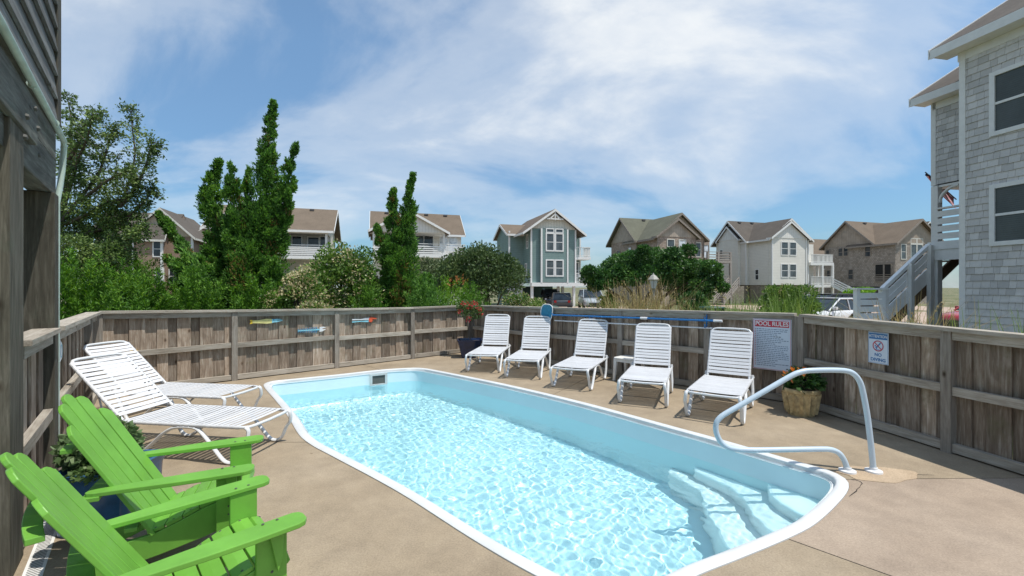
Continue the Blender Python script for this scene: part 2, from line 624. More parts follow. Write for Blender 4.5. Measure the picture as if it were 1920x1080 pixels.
M = {}
M['deck'] = concrete('pool deck concrete', (0.285, 0.228, 0.160), (0.335, 0.27, 0.192), (0.385, 0.316, 0.232))
M['deck_grey'] = concrete('greyer deck concrete', (0.325, 0.255, 0.195), (0.37, 0.295, 0.228), (0.415, 0.335, 0.262))
M['patch'] = concrete('patch mortar', (0.44, 0.33, 0.22), (0.48, 0.37, 0.26), (0.52, 0.40, 0.29))
M['joint'] = plain('joint filler', (0.03, 0.026, 0.022), 0.95)
FD, FM, FL = (0.085, 0.058, 0.040), (0.285, 0.222, 0.168), (0.58, 0.52, 0.44)
M['board'] = wood('weathered board', FD, FM, FL, 'z', vary=0.42, moss=(0.13, 0.125, 0.065))
M['rail'] = wood('weathered rail', (0.17, 0.14, 0.11), (0.36, 0.32, 0.265), (0.56, 0.52, 0.46), 'x', vary=0.15)
M['postw'] = wood('weathered post', (0.12, 0.10, 0.08), (0.25, 0.22, 0.185), (0.40, 0.37, 0.33), 'z', vary=0.15)
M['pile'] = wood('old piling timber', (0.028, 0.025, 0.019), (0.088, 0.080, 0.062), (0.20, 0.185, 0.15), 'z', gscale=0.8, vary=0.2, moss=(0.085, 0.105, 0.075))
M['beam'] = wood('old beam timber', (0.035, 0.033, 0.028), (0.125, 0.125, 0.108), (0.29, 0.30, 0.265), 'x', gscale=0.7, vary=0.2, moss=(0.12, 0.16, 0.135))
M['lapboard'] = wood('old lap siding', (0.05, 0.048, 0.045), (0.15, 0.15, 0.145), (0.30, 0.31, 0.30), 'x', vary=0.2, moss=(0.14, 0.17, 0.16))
M['conduit'] = plain('pale green painted conduit', (0.42, 0.52, 0.46), 0.5, var=0.15)
M['rust'] = plain('weathered bolt', (0.10, 0.10, 0.09), 0.7, metal=0.3)
M['green'] = plain('lime green paint', (0.155, 0.385, 0.050), 0.45, var=0.14, scale=5, bump=0.03, bscale=150)
M['white'] = plain('white powder coat', (0.66, 0.67, 0.68), 0.35, var=0.05)
M['strap'] = plain('white vinyl strap', (0.66, 0.665, 0.68), 0.45, var=0.05, rnd=0.06)
M['wplastic'] = plain('white garden plastic', (0.74, 0.73, 0.70), 0.5, var=0.08)
M['railpaint'] = plain('pale blue grey rail coating', (0.52, 0.62, 0.70), 0.3, var=0.05)
M['flange'] = plain('chalky flange', (0.74, 0.74, 0.74), 0.4)
M['coping'] = plain('white gelcoat coping', (0.66, 0.67, 0.67), 0.4, var=0.07, scale=3)
M['basin'] = plain('pale blue gelcoat', (0.70, 0.86, 0.905), 0.3, var=0.03, scale=1.5)
M['step'] = plain('white gelcoat step', (0.90, 0.91, 0.915), 0.35, var=0.02)
M['skim'] = plain('skimmer plastic', (0.55, 0.57, 0.56), 0.5)
M['dark'] = plain('painted opening shade', (0.015, 0.015, 0.014), 0.9)  # near black colour that paints the shade inside openings on flat panels
M['navy'] = plain('navy glazed pot', (0.012, 0.025, 0.075), 0.12, var=0.3, scale=9)
M['bluepot'] = plain('slate blue glazed pot', (0.045, 0.125, 0.26), 0.22, var=0.3, scale=7)
M['stonepot'] = plain('tan cast stone', (0.42, 0.32, 0.165), 0.8, var=0.45, scale=14, bump=0.4, bscale=40)
M['soil'] = plain('potting soil', (0.05, 0.035, 0.022), 0.95, var=0.4, scale=30, bump=0.5)
M['signw'] = plain('white sign face', (0.62, 0.70, 0.80), 0.35, var=0.03)
M['signred'] = plain('sign red', (0.50, 0.03, 0.06), 0.4, var=0.05)
M['signblue'] = plain('sign blue', (0.03, 0.17, 0.42), 0.4, var=0.05)
M['signtext'] = plain('sign small print', (0.20, 0.27, 0.38), 0.5)
M['signblack'] = plain('sign dark print', (0.05, 0.06, 0.10), 0.5)
M['pole'] = plain('blue pool pole', (0.02, 0.16, 0.42), 0.3, var=0.06)
M['netblue'] = plain('blue pool net', (0.03, 0.24, 0.40), 0.6, var=0.25, scale=30)
M['alu'] = plain('brushed aluminium', (0.62, 0.64, 0.66), 0.35, metal=0.6)
M['cyanpaint'] = plain('faded cyan paint', (0.22, 0.52, 0.62), 0.6, var=0.2, scale=20)
M['yellowpaint'] = plain('faded yellow paint', (0.60, 0.55, 0.22), 0.6, var=0.2, scale=20)
M['brightyellow'] = plain('bright yellow paint', (0.75, 0.50, 0.03), 0.5)
M['bluepaint'] = plain('bright blue paint', (0.03, 0.25, 0.50), 0.5)
M['redpaint'] = plain('orange red paint', (0.65, 0.10, 0.04), 0.5)
M['whitepaint'] = plain('chalk white paint', (0.72, 0.73, 0.74), 0.55, var=0.1)
M['bark'] = plain('grey brown bark', (0.11, 0.085, 0.065), 0.95, var=0.4, scale=12, bump=0.8, bscale=30)
M['glass'] = glassmat('dark window glass')
M['glasslight'] = glassmat('curtained window glass', (0.40, 0.42, 0.44), 0.12)
M['glassgrey'] = glassmat('blind behind glass', (0.045, 0.055, 0.06), 0.12)
M['trimw'] = plain('white trim', (0.74, 0.735, 0.71), 0.55, var=0.06)
M['stairw'] = plain('white stair paint', (0.86, 0.855, 0.83), 0.55, var=0.06)
M['trimg'] = plain('pale grey trim', (0.74, 0.725, 0.69), 0.6, var=0.06)
M['sand'] = None

# ------------------------------------------------------------------ ground and far pavement
GZ = -0.40
def ground_mat():
    m, nt, b = new_mat('sandy grass ground')
    L = nt.links.new
    tc = nd(nt, 'ShaderNodeTexCoord')
    n = nd(nt, 'ShaderNodeTexNoise', i_Scale=0.35, i_Detail=9.0, i_Roughness=0.7)
    L(tc.outputs['Object'], n.inputs['Vector'])
    r = ramp(nt, [(0.35, (0.055, 0.085, 0.025)), (0.5, (0.12, 0.125, 0.05)), (0.62, (0.30, 0.25, 0.17))])
    L(n.outputs['Fac'], r.inputs[0])
    L(r.outputs[0], b.inputs['Base Color'])
    b.inputs['Roughness'].default_value = 0.95
    n2 = nd(nt, 'ShaderNodeTexNoise', i_Scale=9.0, i_Detail=6.0)
    L(tc.outputs['Object'], n2.inputs['Vector'])
    bp = nd(nt, 'ShaderNodeBump', i_Strength=0.8, i_Distance=0.08)
    L(n2.outputs['Fac'], bp.inputs['Height'])
    L(bp.outputs[0], b.inputs['Normal'])
    return m

M['ground'] = ground_mat()
M['drive'] = concrete('pinkish driveway concrete', (0.40, 0.30, 0.24), (0.46, 0.35, 0.28), (0.5, 0.40, 0.33))

# ------------------------------------------------------------------ pool outline
CTRL = [(-4.23, 7.58), (-4.10, 7.33), (-3.5, 6.53), (-2.88, 5.69), (-2.36, 4.93), (-2.08, 4.62), (-1.80, 4.37), (-0.92, 3.58), (-0.22, 2.87),
        (0.15, 2.53), (0.42, 2.33), (0.60, 2.29), (0.80, 2.39), (1.083, 2.554), (1.377, 2.696), (1.818, 2.919), (2.107, 3.089),
        (2.546, 3.436), (2.78, 3.66), (2.87, 3.82), (2.85, 3.98), (2.70, 4.18), (2.216, 4.85), (1.982, 5.141), (1.05, 6.30), (0.0, 7.41),
        (-0.80, 8.15), (-1.575, 8.83), (-1.78, 8.98), (-2.02, 9.03), (-2.591, 8.83), (-3.3, 8.33), (-4.005, 7.89), (-4.20, 7.75)]

def catmull(P, step=0.07):
    out = []
    n = len(P)
    for i in range(n):
        p0, p1, p2, p3 = (np.array(P[(i + k - 1) % n]) for k in range(4))
        k = max(2, int(np.linalg.norm(p2 - p1) / step))
        # centripetal-ish tangents
        d1 = np.linalg.norm(p2 - p1)
        t1 = (p2 - p0) / (np.linalg.norm(p2 - p0) + 1e-9) * d1
        t2 = (p3 - p1) / (np.linalg.norm(p3 - p1) + 1e-9) * d1
        for j in range(k):
            t = j / k
            h = (2 * t**3 - 3 * t**2 + 1) * p1 + (t**3 - 2 * t**2 + t) * t1 + (-2 * t**3 + 3 * t**2) * p2 + (t**3 - t**2) * t2
            out.append(h)
    return np.array(out)

POOL = catmull(CTRL)
def inset(P, d):
    nx = np.roll(P, -1, 0) - np.roll(P, 1, 0)
    nx = nx / np.linalg.norm(nx, axis=1, keepdims=True)
    nrm = np.stack([-nx[:, 1], nx[:, 0]], 1)        # left of travel = inside for a counter-clockwise loop
    return P + nrm * d

def ring_mesh(profile, close_floor=None):
    """profile: list of (inset, z)"""
    n = len(POOL)
    V, Fs = [], []
    for d, z in profile:
        V += [(p[0], p[1], z) for p in inset(POOL, d)]
    for i in range(len(profile) - 1):
        for k in range(n):
            k2 = (k + 1) % n
            Fs.append((i * n + k, i * n + k2, (i + 1) * n + k2, (i + 1) * n + k))
    if close_floor:
        b = (len(profile) - 1) * n
        tri = tessellate_polygon([[Vector((V[b + k][0], V[b + k][1], 0)) for k in range(n)]])
        Fs += [tuple(b + i for i in t) for t in tri]
    return V, Fs

WATER_Z = -0.235
pool = empty('swimming_pool', (0, 0, 0), 0, 'small inground fiberglass pool with white coping and clear blue water', 'swimming pool')
V, Fs = ring_mesh([(-0.004, -0.10), (-0.004, 0.008), (0.010, 0.016), (0.045, 0.019), (0.074, 0.016), (0.086, 0.007), (0.088, -0.03), (0.120, -0.034)])
mb = MB(); mb.add(V, Fs)
mb.build('coping', M['coping'], pool, smooth=50)
V, Fs = ring_mesh([(0.112, -0.025), (0.118, -0.30), (0.15, -0.95), (0.19, -1.12), (0.30, -1.20)], True)
mb = MB(); mb.add(V, Fs)
basin = mb.build('basin', M['basin'], pool, smooth=40)
basin.cycles.is_caustics_receiver = True

K0 = np.array((2.87, 3.86)); KU = np.array((-0.6, 0.8)); KW = np.array((-0.81, -0.58))
def step_poly(bd):
    pts = [(-0.02, bd[-1][1])] if bd[-1][0] > 0 else []
    bd = [(bd[0][0], -0.02)] + bd + [(-0.02, bd[-1][1])] + [(-0.02, -0.02)]
    return [tuple(K0 + KU * a + KW * b) for a, b in bd]
steps = [(-0.255, [(0.58, 0.05), (0.55, 0.12), (0.47, 0.27), (0.33, 0.38), (0.17, 0.45), (0.03, 0.47)]),
         (-0.47, [(1.34, 0.07), (1.28, 0.16), (0.85, 0.24), (0.64, 0.38), (0.47, 0.58), (0.30, 0.72), (0.1, 0.86), (0.02, 0.90)]),
         (-0.72, [(1.62, 0.10), (1.55, 0.22), (1.10, 0.34), (0.90, 0.60), (0.62, 0.88), (0.30, 1.15), (0.04, 1.36)])]
for i, (z, bd) in enumerate(steps):
    mb = MB()
    mb.prism(step_poly(bd), Matrix.Identity(4), -1.22, z)
    o = mb.build('step', M['step'], pool, bevel=0.03)
    o.cycles.is_caustics_receiver = True

# skimmer on the far short wall
wa, wb = Vector((-2.02, 9.03, 0)), Vector((-4.005, 7.89, 0))
wd = (wb - wa).normalized(); wn = Vector((-wd.y, wd.x, 0))      # into the pool
if wn.dot(Vector((0, 5.5, 0)) - wa) < 0: wn = -wn
skc = wa + wd * 0.72
fr = Matrix.Translation(skc + wn * 0.135) @ Matrix((( wd.x, 0, wn.x, 0), (wd.y, 0, wn.y, 0), (0, 1, 0, 0), (0, 0, 0, 1)))
mb = MB()
for (x0, x1, y0, y1) in [(-0.165, 0.165, -0.05, -0.02), (-0.165, 0.165, -0.235, -0.21), (-0.165, -0.12, -0.21, -0.05), (0.12, 0.165, -0.21, -0.05)]:
    mb.prism([(x0, y0), (x1, y0), (x1, y1), (x0, y1)], fr, -0.02, 0.012)
sk = mb.build('skimmer', M['skim'], pool)
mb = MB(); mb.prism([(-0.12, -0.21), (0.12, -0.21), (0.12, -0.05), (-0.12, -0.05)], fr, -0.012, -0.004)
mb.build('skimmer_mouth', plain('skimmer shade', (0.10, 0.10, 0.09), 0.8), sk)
rj = empty('return_jet', skc)      # placeholder parent removed below
bpy.data.objects.remove(rj)

# water: a real rippled surface that refracts; sunlight is focused through it
def water():
    poly = inset(POOL, 0.085)
    res = 0.0125
    x0, y0 = poly.min(0); x1, y1 = poly.max(0)
    nx, ny = int((x1 - x0) / res) + 2, int((y1 - y0) / res) + 2
    X, Y = np.meshgrid(x0 + np.arange(nx) * res, y0 + np.arange(ny) * res, indexing='ij')
    Z = np.zeros_like(X)
    r = np.random.default_rng(3)
    for k in range(60):
        a = r.normal(0.6, 0.75) if k % 3 else r.uniform(0, 2 * np.pi)
        lam = 0.05 * (4.5 ** r.uniform(0, 1))
        kk = 2 * np.pi / lam
        wob = 0.25 * np.sin(1.3 * X * np.cos(a + 1.7) + 1.7 * Y * np.sin(a + 1.7) + r.uniform(0, 6.28))
        Z += 0.0013 * lam ** 1.0 * np.sin(kk * (X * np.cos(a) + Y * np.sin(a)) + 2.0 * wob + r.uniform(0, 6.28)) * (0.65 + 0.5 * np.sin(0.9 * X * np.sin(a) + 1.1 * Y + r.uniform(0, 6.28)))
    Z += WATER_Z
    # cells whose centre lies in the outline
    cx, cy = X[:-1, :-1] + res / 2, Y[:-1, :-1] + res / 2
    inside = np.zeros(cx.shape, bool)
    px, py = poly[:, 0], poly[:, 1]
    qx, qy = np.roll(px, -1), np.roll(py, -1)
    for i in range(len(px)):
        cond = (py[i] > cy) != (qy[i] > cy)
        xi = (qx[i] - px[i]) * (cy - py[i]) / (qy[i] - py[i] + 1e-12) + px[i]
        inside ^= cond & (cx < xi)
    ii, jj = np.nonzero(inside)
    idx = lambda i, j: i * ny + j
    Fq = np.stack([idx(ii, jj), idx(ii + 1, jj), idx(ii + 1, jj + 1), idx(ii, jj + 1)], 1)
    used, inv = np.unique(Fq, return_inverse=True)
    Vv = np.stack([X, Y, Z], -1).reshape(-1, 3)[used]
    me = fastmesh('pool_water', Vv, inv.reshape(Fq.shape), None, True)
    m = bpy.data.materials.new('pool water'); m.use_nodes = True
    nt = m.node_tree; nt.nodes.clear()
    out = nd(nt, 'ShaderNodeOutputMaterial')
    g = nd(nt, 'ShaderNodeBsdfGlass')
    g.inputs['IOR'].default_value = 1.333
    g.inputs['Roughness'].default_value = 0.0
    g.inputs['Color'].default_value = (0.85, 0.988, 1.0, 1)
    nt.links.new(g.outputs[0], out.inputs[0])
    o = link('pool_water', me, mat=m)
    o.cycles.is_caustics_caster = True
    tag(o, kind='structure')
    return o
water()

# ------------------------------------------------------------------ deck slabs round the pool, with open joints
Lc, Cc, Bc, Ec = Vector((-6.215, 6.656, 0)), Vector((-1.09, 11.29, 0)), Vector((4.0, 6.26, 0)), Vector((4.92, 1.60, 0))
LE = Vector((-2.68, 2.31, 0))
def outw(v, c=Vector((0, 5.5, 0)), d=0.08):
    return v + (v - c).normalized() * d
oL, oC, oB, oE, oLE = (outw(v) for v in (Lc, Cc, Bc, Ec, LE))
BL, BR = Vector((0.55, -1.78, 0)), Vector((5.5, -1.78, 0))
def near_idx(p):
    return int(np.argmin(np.sum((POOL - np.array(p[:2])) ** 2, 1)))
JO = {'3': ((-2.236, 4.75), (-4.69, 4.70)), '1': ((1.82, 2.907), (5.35, -0.75)), '2': ((2.87, 3.86), (4.565, 3.85)),
      '5': ((0.6, 6.8), (1.70, 8.62)), '4': ((-2.6, 8.84), (-3.2, 9.46))}
deck = empty('pool_deck', (0, 0, 0))
tag(deck, kind='structure')
def slab(j0, j1, outer, mat):
    i0, i1 = near_idx(JO[j0][0]), near_idx(JO[j1][0])
    n = len(POOL)
    P = inset(POOL, -0.006)
    arc = []
    k = i0
    while True:
        arc.append(tuple(P[k]))
        if k == i1: break
        k = (k + 1) % n
    o0, o1 = Vector(JO[j0][1]), Vector(JO[j1][1])
    poly = arc + [tuple(o1)] + [tuple(v[:2]) for v in reversed(outer)] + [tuple(o0)]
    def shift(idx_a, idx_b, sgn):
        a, b = Vector(poly[idx_a]), Vector(poly[idx_b])
        d = (b - a).normalized(); nn = Vector((-d.y, d.x)) * sgn * 0.005
        poly[idx_a] = tuple(a + nn); poly[idx_b] = tuple(b + nn)
    na = len(arc)
    cen = Vector(poly[na // 2])
    for (a_, b_) in ((0, len(poly) - 1), (na - 1, na)):
        a, b = Vector(poly[a_]), Vector(poly[b_])
        d = (b - a).normalized(); nn = Vector((-d.y, d.x))
        sg = 1 if nn.dot(cen - a) > 0 else -1
        shift(a_, b_, sg)
    N = len(poly)
    tri = tessellate_polygon([[Vector((x, y, 0)) for x, y in poly]])
    mb = MB()
    vs = [(x, y, 0.0) for x, y in poly] + [(x, y, -0.12) for x, y in poly]
    fs = []
    for t in tri:
        a, b, c = (Vector(poly[i]) for i in t)
        if (b - a).cross(c - a) < 0: t = (t[0], t[2], t[1])
        fs.append(tuple(t))
    fs += [(i, (i + 1) % N, N + (i + 1) % N, N + i) for i in range(N)]
    mb.add(vs, fs)
    return mb.build('slab', mat, deck)
slab('3', '1', [oLE, BL, BR], M['deck'])
slab('1', '2', [oE], M['deck_grey'])
slab('2', '5', [oB], M['deck'])
slab('5', '4', [oC], M['deck'])
slab('4', '3', [oL], M['deck'])
mb = MB()
for (a, b) in JO.values():
    mb.bar((*a, -0.03), (*b, -0.03), 0.04, 0.03)
mb.build('joint_filler', M['joint'], deck)
# lighter mortar patch under the grab rail and the hairline crack beside it
mb = MB()
pc = Vector((3.24, 3.93, 0))
pp = []
for k in range(28):
    a = 2 * math.pi * k / 28
    rr_ = 1 + 0.10 * math.sin(3 * a + 1) + 0.06 * math.sin(7 * a)
    pp.append((pc.x + math.cos(a) * 0.335 * rr_, pc.y + math.sin(a) * 0.17 * rr_))
mb.prism(pp, Matrix.Identity(4), -0.01, 0.004)
mb.build('mortar_patch', M['patch'], deck)
def crack(pix, name='crack', w=0.006):
    pts = [G(*p) for p in pix]
    pts2 = [pts[0]]
    r = random.Random(2)
    for a, b in zip(pts, pts[1:]):
        k = max(2, int((b - a).length / 0.04))
        for i in range(1, k + 1):
            q = a.lerp(b, i / k)
            pts2.append(q + Vector((r.uniform(-1, 1), r.uniform(-1, 1), 0)) * 0.006)
    mb = MB()
    for a, b in zip(pts2, pts2[1:]):
        d = (b - a).normalized(); s_ = Vector((-d.y, d.x, 0)) * w * r.uniform(0.25, 0.7)
        mb.add([a - s_ + Vector((0, 0, .0025)), a + s_ + Vector((0, 0, .0025)), b + s_ + Vector((0, 0, .0025)), b - s_ + Vector((0, 0, .0025))], [(0, 1, 2, 3)])
    return mb.build(name, M['joint'], deck)
crack([(1596, 900), (1612, 902), (1616, 907), (1609, 916), (1605, 921), (1592, 931)])
crack([(1690, 889.5), (1750, 891)], w=0.004)
crack([(1556, 884), (1590, 890), (1612, 895)], w=0.004)

gm = MB()
# ground with a hole where the pool and deck stand: four sheets would leave seams, so one ring
outer = [(-900, -300), (900, -300), (900, 1500), (-900, 1500)]
dk = [tuple(v[:2]) for v in (oL, oLE, BL, BR, oE, oB, oC)]
tri = tessellate_polygon([[Vector((*p, 0)) for p in outer], [Vector((*p, 0)) for p in reversed(dk)]])
allp = outer + list(reversed(dk))
gm.add([(x, y, GZ) for x, y in allp], [tuple(t) for t in tri])
g_o = gm.build('ground', M['ground'])
tag(g_o, kind='structure')
mb = MB()
n_ = len(dk)
mb.add([(x, y, -0.02) for x, y in dk] + [(x, y, GZ - 0.1) for x, y in dk], [(i, (i + 1) % n_, n_ + (i + 1) % n_, n_ + i) for i in range(n_)])
o = mb.build('deck_edge', M['deck_grey'], deck)
# the street and driveways in front of the far houses
mb = MB()
mb.box(-60, 75, 26.0, 36.5, GZ - 0.05, GZ + 0.006)
tag(mb.build('street', M['drive']), kind='structure')
for (x0, x1, y0, y1) in [(-2.5, 13, 36.5, 46), (21, 27, 36.5, 50), (36, 44, 36.5, 50), (9, 24, 17, 26)]:
    mb = MB()
    mb.box(x0, x1, y0 + 0.004, y1, GZ - 0.05, GZ + 0.010)
    tag(mb.build('driveway', M['drive']), kind='structure')

# ------------------------------------------------------------------ fences
_bm = {}
def unit_box(L, w, h, name, mat, ax):
    key = (round(L, 3), round(w, 3), round(h, 3), mat.name)
    if key not in _bm:
        mb = MB()
        mb.box(-L / 2, L / 2, -w / 2, w / 2, -h / 2, h / 2)
        _bm[key] = mb.mesh(name, mat)
    return _bm[key]

def placed_bar(name, a, b, w, h, mat, root):
    """a timber with its own axis along local x, from a to b (world), child of root"""
    a, b = Vector(a), Vector(b)
    d = b - a
    L = d.length
    x = d.normalized(); y = Vector((0, 0, 1)).cross(x).normalized(); z = x.cross(y)
    R_ = Matrix((x, y, z)).transposed().to_4x4()
    Mw = Matrix.Translation((a + b) / 2) @ R_
    return link(name, unit_box(L, w, h, name, mat, 'x'), root, root.matrix_basis.inverted() @ Mw)

BOARD_W = [0.142, 0.166, 0.184, 0.196]
_boards = {}
def board_mesh(w, t=0.019, h=1.62):
    k = (w, h)
    if k not in _boards:
        mb = MB()
        # top at z=0, hangs down; corners eased so that edges catch light
        e = 0.003
        for (x, y) in ((0, 0),):
            pl = [(-w / 2 + e, -t / 2), (w / 2 - e, -t / 2), (w / 2, -t / 2 + e), (w / 2, t / 2 - e), (w / 2 - e, t / 2), (-w / 2 + e, t / 2), (-w / 2, t / 2 - e), (-w / 2, -t / 2 + e)]
            mb.prism(pl, Matrix.Identity(4), -h, 0)
        _boards[k] = mb.mesh('board', M['board'])
    return _boards[k]

def fence(name, label, posts, seed, alt=0.021, gap=-0.011, skip=()):
    """posts: (point, top height); travel along them keeps the pool on side n (chosen below)"""
    r = random.Random(seed)
    root = empty(name, posts[0][0])
    tag(root, label, 'fence', None)
    cen = Vector((0, 5.5, 0))
    for i in range(len(posts) - 1):
        (a, ha), (b, hb) = posts[i], posts[i + 1]
        d = (b - a).normalized()
        n = Vector((-d.y, d.x, 0))
        if n.dot(cen - (a + b) / 2) < 0: n = -n
        ang = math.atan2(d.y, d.x)
        Lg = (b - a).length
        s = 0.0
        k = 0
        while s < Lg - 0.05:
            w = r.choice(BOARD_W)
            if s + w > Lg + 0.08: w = BOARD_W[0]
            c = s + w / 2
            top = ha + (hb - ha) * c / Lg - 0.03
            off = -0.0725 - (alt if k % 2 else 0) - r.uniform(0, 0.003)
            p = a + d * c + n * off
            Mx = Matrix.Translation((p.x, p.y, top)) @ Matrix.Rotation(ang + r.uniform(-0.008, 0.008), 4, 'Z') @ Matrix.Rotation(r.uniform(-0.004, 0.004), 4, 'Y')
            link('board', board_mesh(w), root, root.matrix_basis.inverted() @ Mx)
            s += w + gap * r.uniform(0.6, 1.4)
            k += 1
        zt = lambda p, h: Vector((p.x, p.y, h))
        pa, pb = a + d * 0.048, b - d * 0.048
        placed_bar('rail', zt(pa - n * 0.032, 0.62 + 0.02 * r.uniform(-1, 1)), zt(pb - n * 0.032, 0.62 + 0.02 * r.uniform(-1, 1)), 0.055, 0.085, M['rail'], root)
        placed_bar('rail', zt(pa - n * 0.032, 0.06), zt(pb - n * 0.032, 0.06), 0.055, 0.085, M['rail'], root)
        placed_bar('rail', zt(pa - n * 0.026, ha - 0.07), zt(pb - n * 0.026, hb - 0.07), 0.045, 0.085, M['rail'], root)
        placed_bar('cap_rail', zt(a - n * 0.045, ha - 0.008), zt(b - n * 0.045, hb - 0.008), 0.165, 0.036, M['rail'], root)
    for i, (p, h) in enumerate(posts):
        if i in skip: continue
        a = posts[max(i - 1, 0)][0]; b = posts[min(i + 1, len(posts) - 1)][0]
        d = (b - a).normalized()
        n = Vector((-d.y, d.x, 0))
        if n.dot(cen - p) < 0: n = -n
        ang = math.atan2(d.y, d.x)
        hh = h - 0.03
        mb_ = unit_box(0.09, 0.09, hh, 'post', M['postw'], 'z')
        q = p - n * 0.035
        link('post', mb_, root, root.matrix_basis.inverted() @ Matrix.Translation((q.x, q.y, hh / 2 + 0.0005)) @ Matrix.Rotation(ang, 4, 'Z'))
    return root

def lerp_posts(A, B, ha, hb, pxs):
    out = [(A, ha)]
    for px in pxs:
        p, s = on_line(A, B, px)
        out.append((p, ha + (hb - ha) * s))
    out.append((B, hb))
    return out

bf = lerp_posts(Lc, Cc, 1.285, 1.185, [440, 632, 774])
bf = [(bf[0][0], 1.285), (bf[1][0], 1.243), (bf[2][0], 1.205), (bf[3][0], 1.18), (bf[4][0], 1.185)]
fence('board_fence', 'weathered wooden fence with three painted fish, behind the far end of the pool', bf, 1)
rf = lerp_posts(Cc, Bc, 1.185, 1.275, [1020, 1162, 1325])
rf = [(p + (Vector((0.05, 0.05, 0)) if i == 0 else Vector()), h) for i, (p, h) in enumerate(rf)]
fence('board_fence', 'weathered wooden fence behind the row of five loungers, with a pool net on it', rf, 2)
nf = lerp_posts(Bc, Ec, 1.275, 1.19, [1774])
nf = [(Bc + (Ec - Bc).normalized() * 0.10, 1.272), (nf[1][0], 1.245), (nf[2][0], 1.19)]
fence('board_fence', 'brown wooden fence carrying the no diving sign, beside the grab rail', nf, 3, alt=0.026, gap=-0.012)
le_dir = (LE - Lc).normalized()
lf = [(Lc + le_dir * 0.09, 1.28), (Lc + le_dir * 1.05, 1.29), (Lc + le_dir * 3.655, 1.31)]
fence('board_fence', 'weathered wooden fence running from the house piling to the back left corner', lf, 4, skip=(2,))
lf2 = [(Lc + le_dir * 3.875, 1.312), (Lc + le_dir * 5.02, 1.315)]
fence('board_fence', 'short fence panel between the two square house pilings at the left edge', lf2, 5, skip=(0, 1))

# ------------------------------------------------------------------ corner of the weathered house on pilings, at the left
hang = math.atan2(le_dir.y, le_dir.x)
house = empty('beach_house', (-3.80, 3.64, 0), hang, 'weathered grey timber house corner raised on square pilings at the left edge', 'house')
def hbox(name, x0, x1, y0, y1, z0, z1, mat, par=None, bevel=0.006):
    mb = MB()
    cx, cy, cz = (x0 + x1) / 2, (y0 + y1) / 2, (z0 + z1) / 2
    mb.box(x0 - cx, x1 - cx, y0 - cy, y1 - cy, z0 - cz, z1 - cz)
    return mb.build(name, mat, par or house, M=Matrix.Translation((cx, cy, cz)), bevel=bevel)
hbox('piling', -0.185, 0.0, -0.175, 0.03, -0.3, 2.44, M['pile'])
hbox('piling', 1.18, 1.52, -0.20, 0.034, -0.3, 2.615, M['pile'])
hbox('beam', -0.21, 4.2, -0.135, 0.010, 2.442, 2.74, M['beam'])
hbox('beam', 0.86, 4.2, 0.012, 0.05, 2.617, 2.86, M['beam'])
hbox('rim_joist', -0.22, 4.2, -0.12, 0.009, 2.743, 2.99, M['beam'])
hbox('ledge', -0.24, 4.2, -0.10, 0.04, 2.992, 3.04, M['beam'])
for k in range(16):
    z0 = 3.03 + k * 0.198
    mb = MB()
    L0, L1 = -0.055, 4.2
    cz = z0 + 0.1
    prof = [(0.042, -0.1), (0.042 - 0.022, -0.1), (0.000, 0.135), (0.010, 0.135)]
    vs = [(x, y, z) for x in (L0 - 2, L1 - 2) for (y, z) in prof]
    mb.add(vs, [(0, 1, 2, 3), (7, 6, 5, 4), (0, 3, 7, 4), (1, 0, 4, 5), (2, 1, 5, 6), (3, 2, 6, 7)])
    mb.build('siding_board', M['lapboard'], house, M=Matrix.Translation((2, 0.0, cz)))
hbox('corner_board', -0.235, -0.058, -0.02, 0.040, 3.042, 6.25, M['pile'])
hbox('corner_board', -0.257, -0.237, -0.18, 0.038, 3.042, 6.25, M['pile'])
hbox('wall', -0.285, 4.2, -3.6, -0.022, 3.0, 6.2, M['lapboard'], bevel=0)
mb = MB()
cz_ = 2.945
cpts = [(4.2, 0.082, cz_ + 0.01), (2.0, 0.08, cz_), (0.0, 0.06, cz_ - 0.015), (-0.18, 0.06, cz_ - 0.02), (-0.245, 0.055, cz_ - 0.045), (-0.27, 0.05, cz_ - 0.11),
        (-0.272, 0.042, cz_ - 0.26), (-0.255, 0.03, cz_ - 0.40), (-0.215, 0.015, cz_ - 0.56), (-0.212, 0.012, 1.4), (-0.212, 0.012, 0.15)]
mb.tube(cpts, 0.021, 10)
cd = mb.build('conduit', M['conduit'], house, smooth=50)
mb = MB()
for x in (0.3, 1.15):
    mb = MB(); mb.tube([(x - 0.012, 0.066, cz_ - 0.008), (x + 0.012, 0.066, cz_ - 0.008)], 0.026, 10)
    mb.build('conduit_strap', M['conduit'], cd, smooth=50)
for (x, y, z) in [(1.0, 0.066, 2.70), (1.35, 0.060, 2.55), (1.33, 0.066, 2.68), (1.1, 0.066, 2.80), (0.55, 0.008, 2.62)]:
    mb = MB(); mb.lathe([(0.0, 0.02), (0.016, 0.014), (0.02, 0.0), (0.0, 0.0)], 8)
    mb.build('bolt', M['rust'], house, M=Matrix.Translation((x, y, z)) @ Matrix.Rotation(-math.pi / 2, 4, 'X'))

# ------------------------------------------------------------------ green slatted armchairs
def smooth_path(pts, k=6):
    """open Catmull-Rom through 3D points"""
    P = [Vector(p) for p in pts]
    out = []
    for i in range(len(P) - 1):
        p0 = P[max(i - 1, 0)]; p1 = P[i]; p2 = P[i + 1]; p3 = P[min(i + 2, len(P) - 1)]
        for j in range(k):
            t = j / k
            out.append(0.5 * ((2 * p1) + (p2 - p0) * t + (2 * p0 - 5 * p1 + 4 * p2 - p3) * t * t + (3 * p1 - p0 - 3 * p2 + p3) * t ** 3))
    out.append(P[-1])
    return out

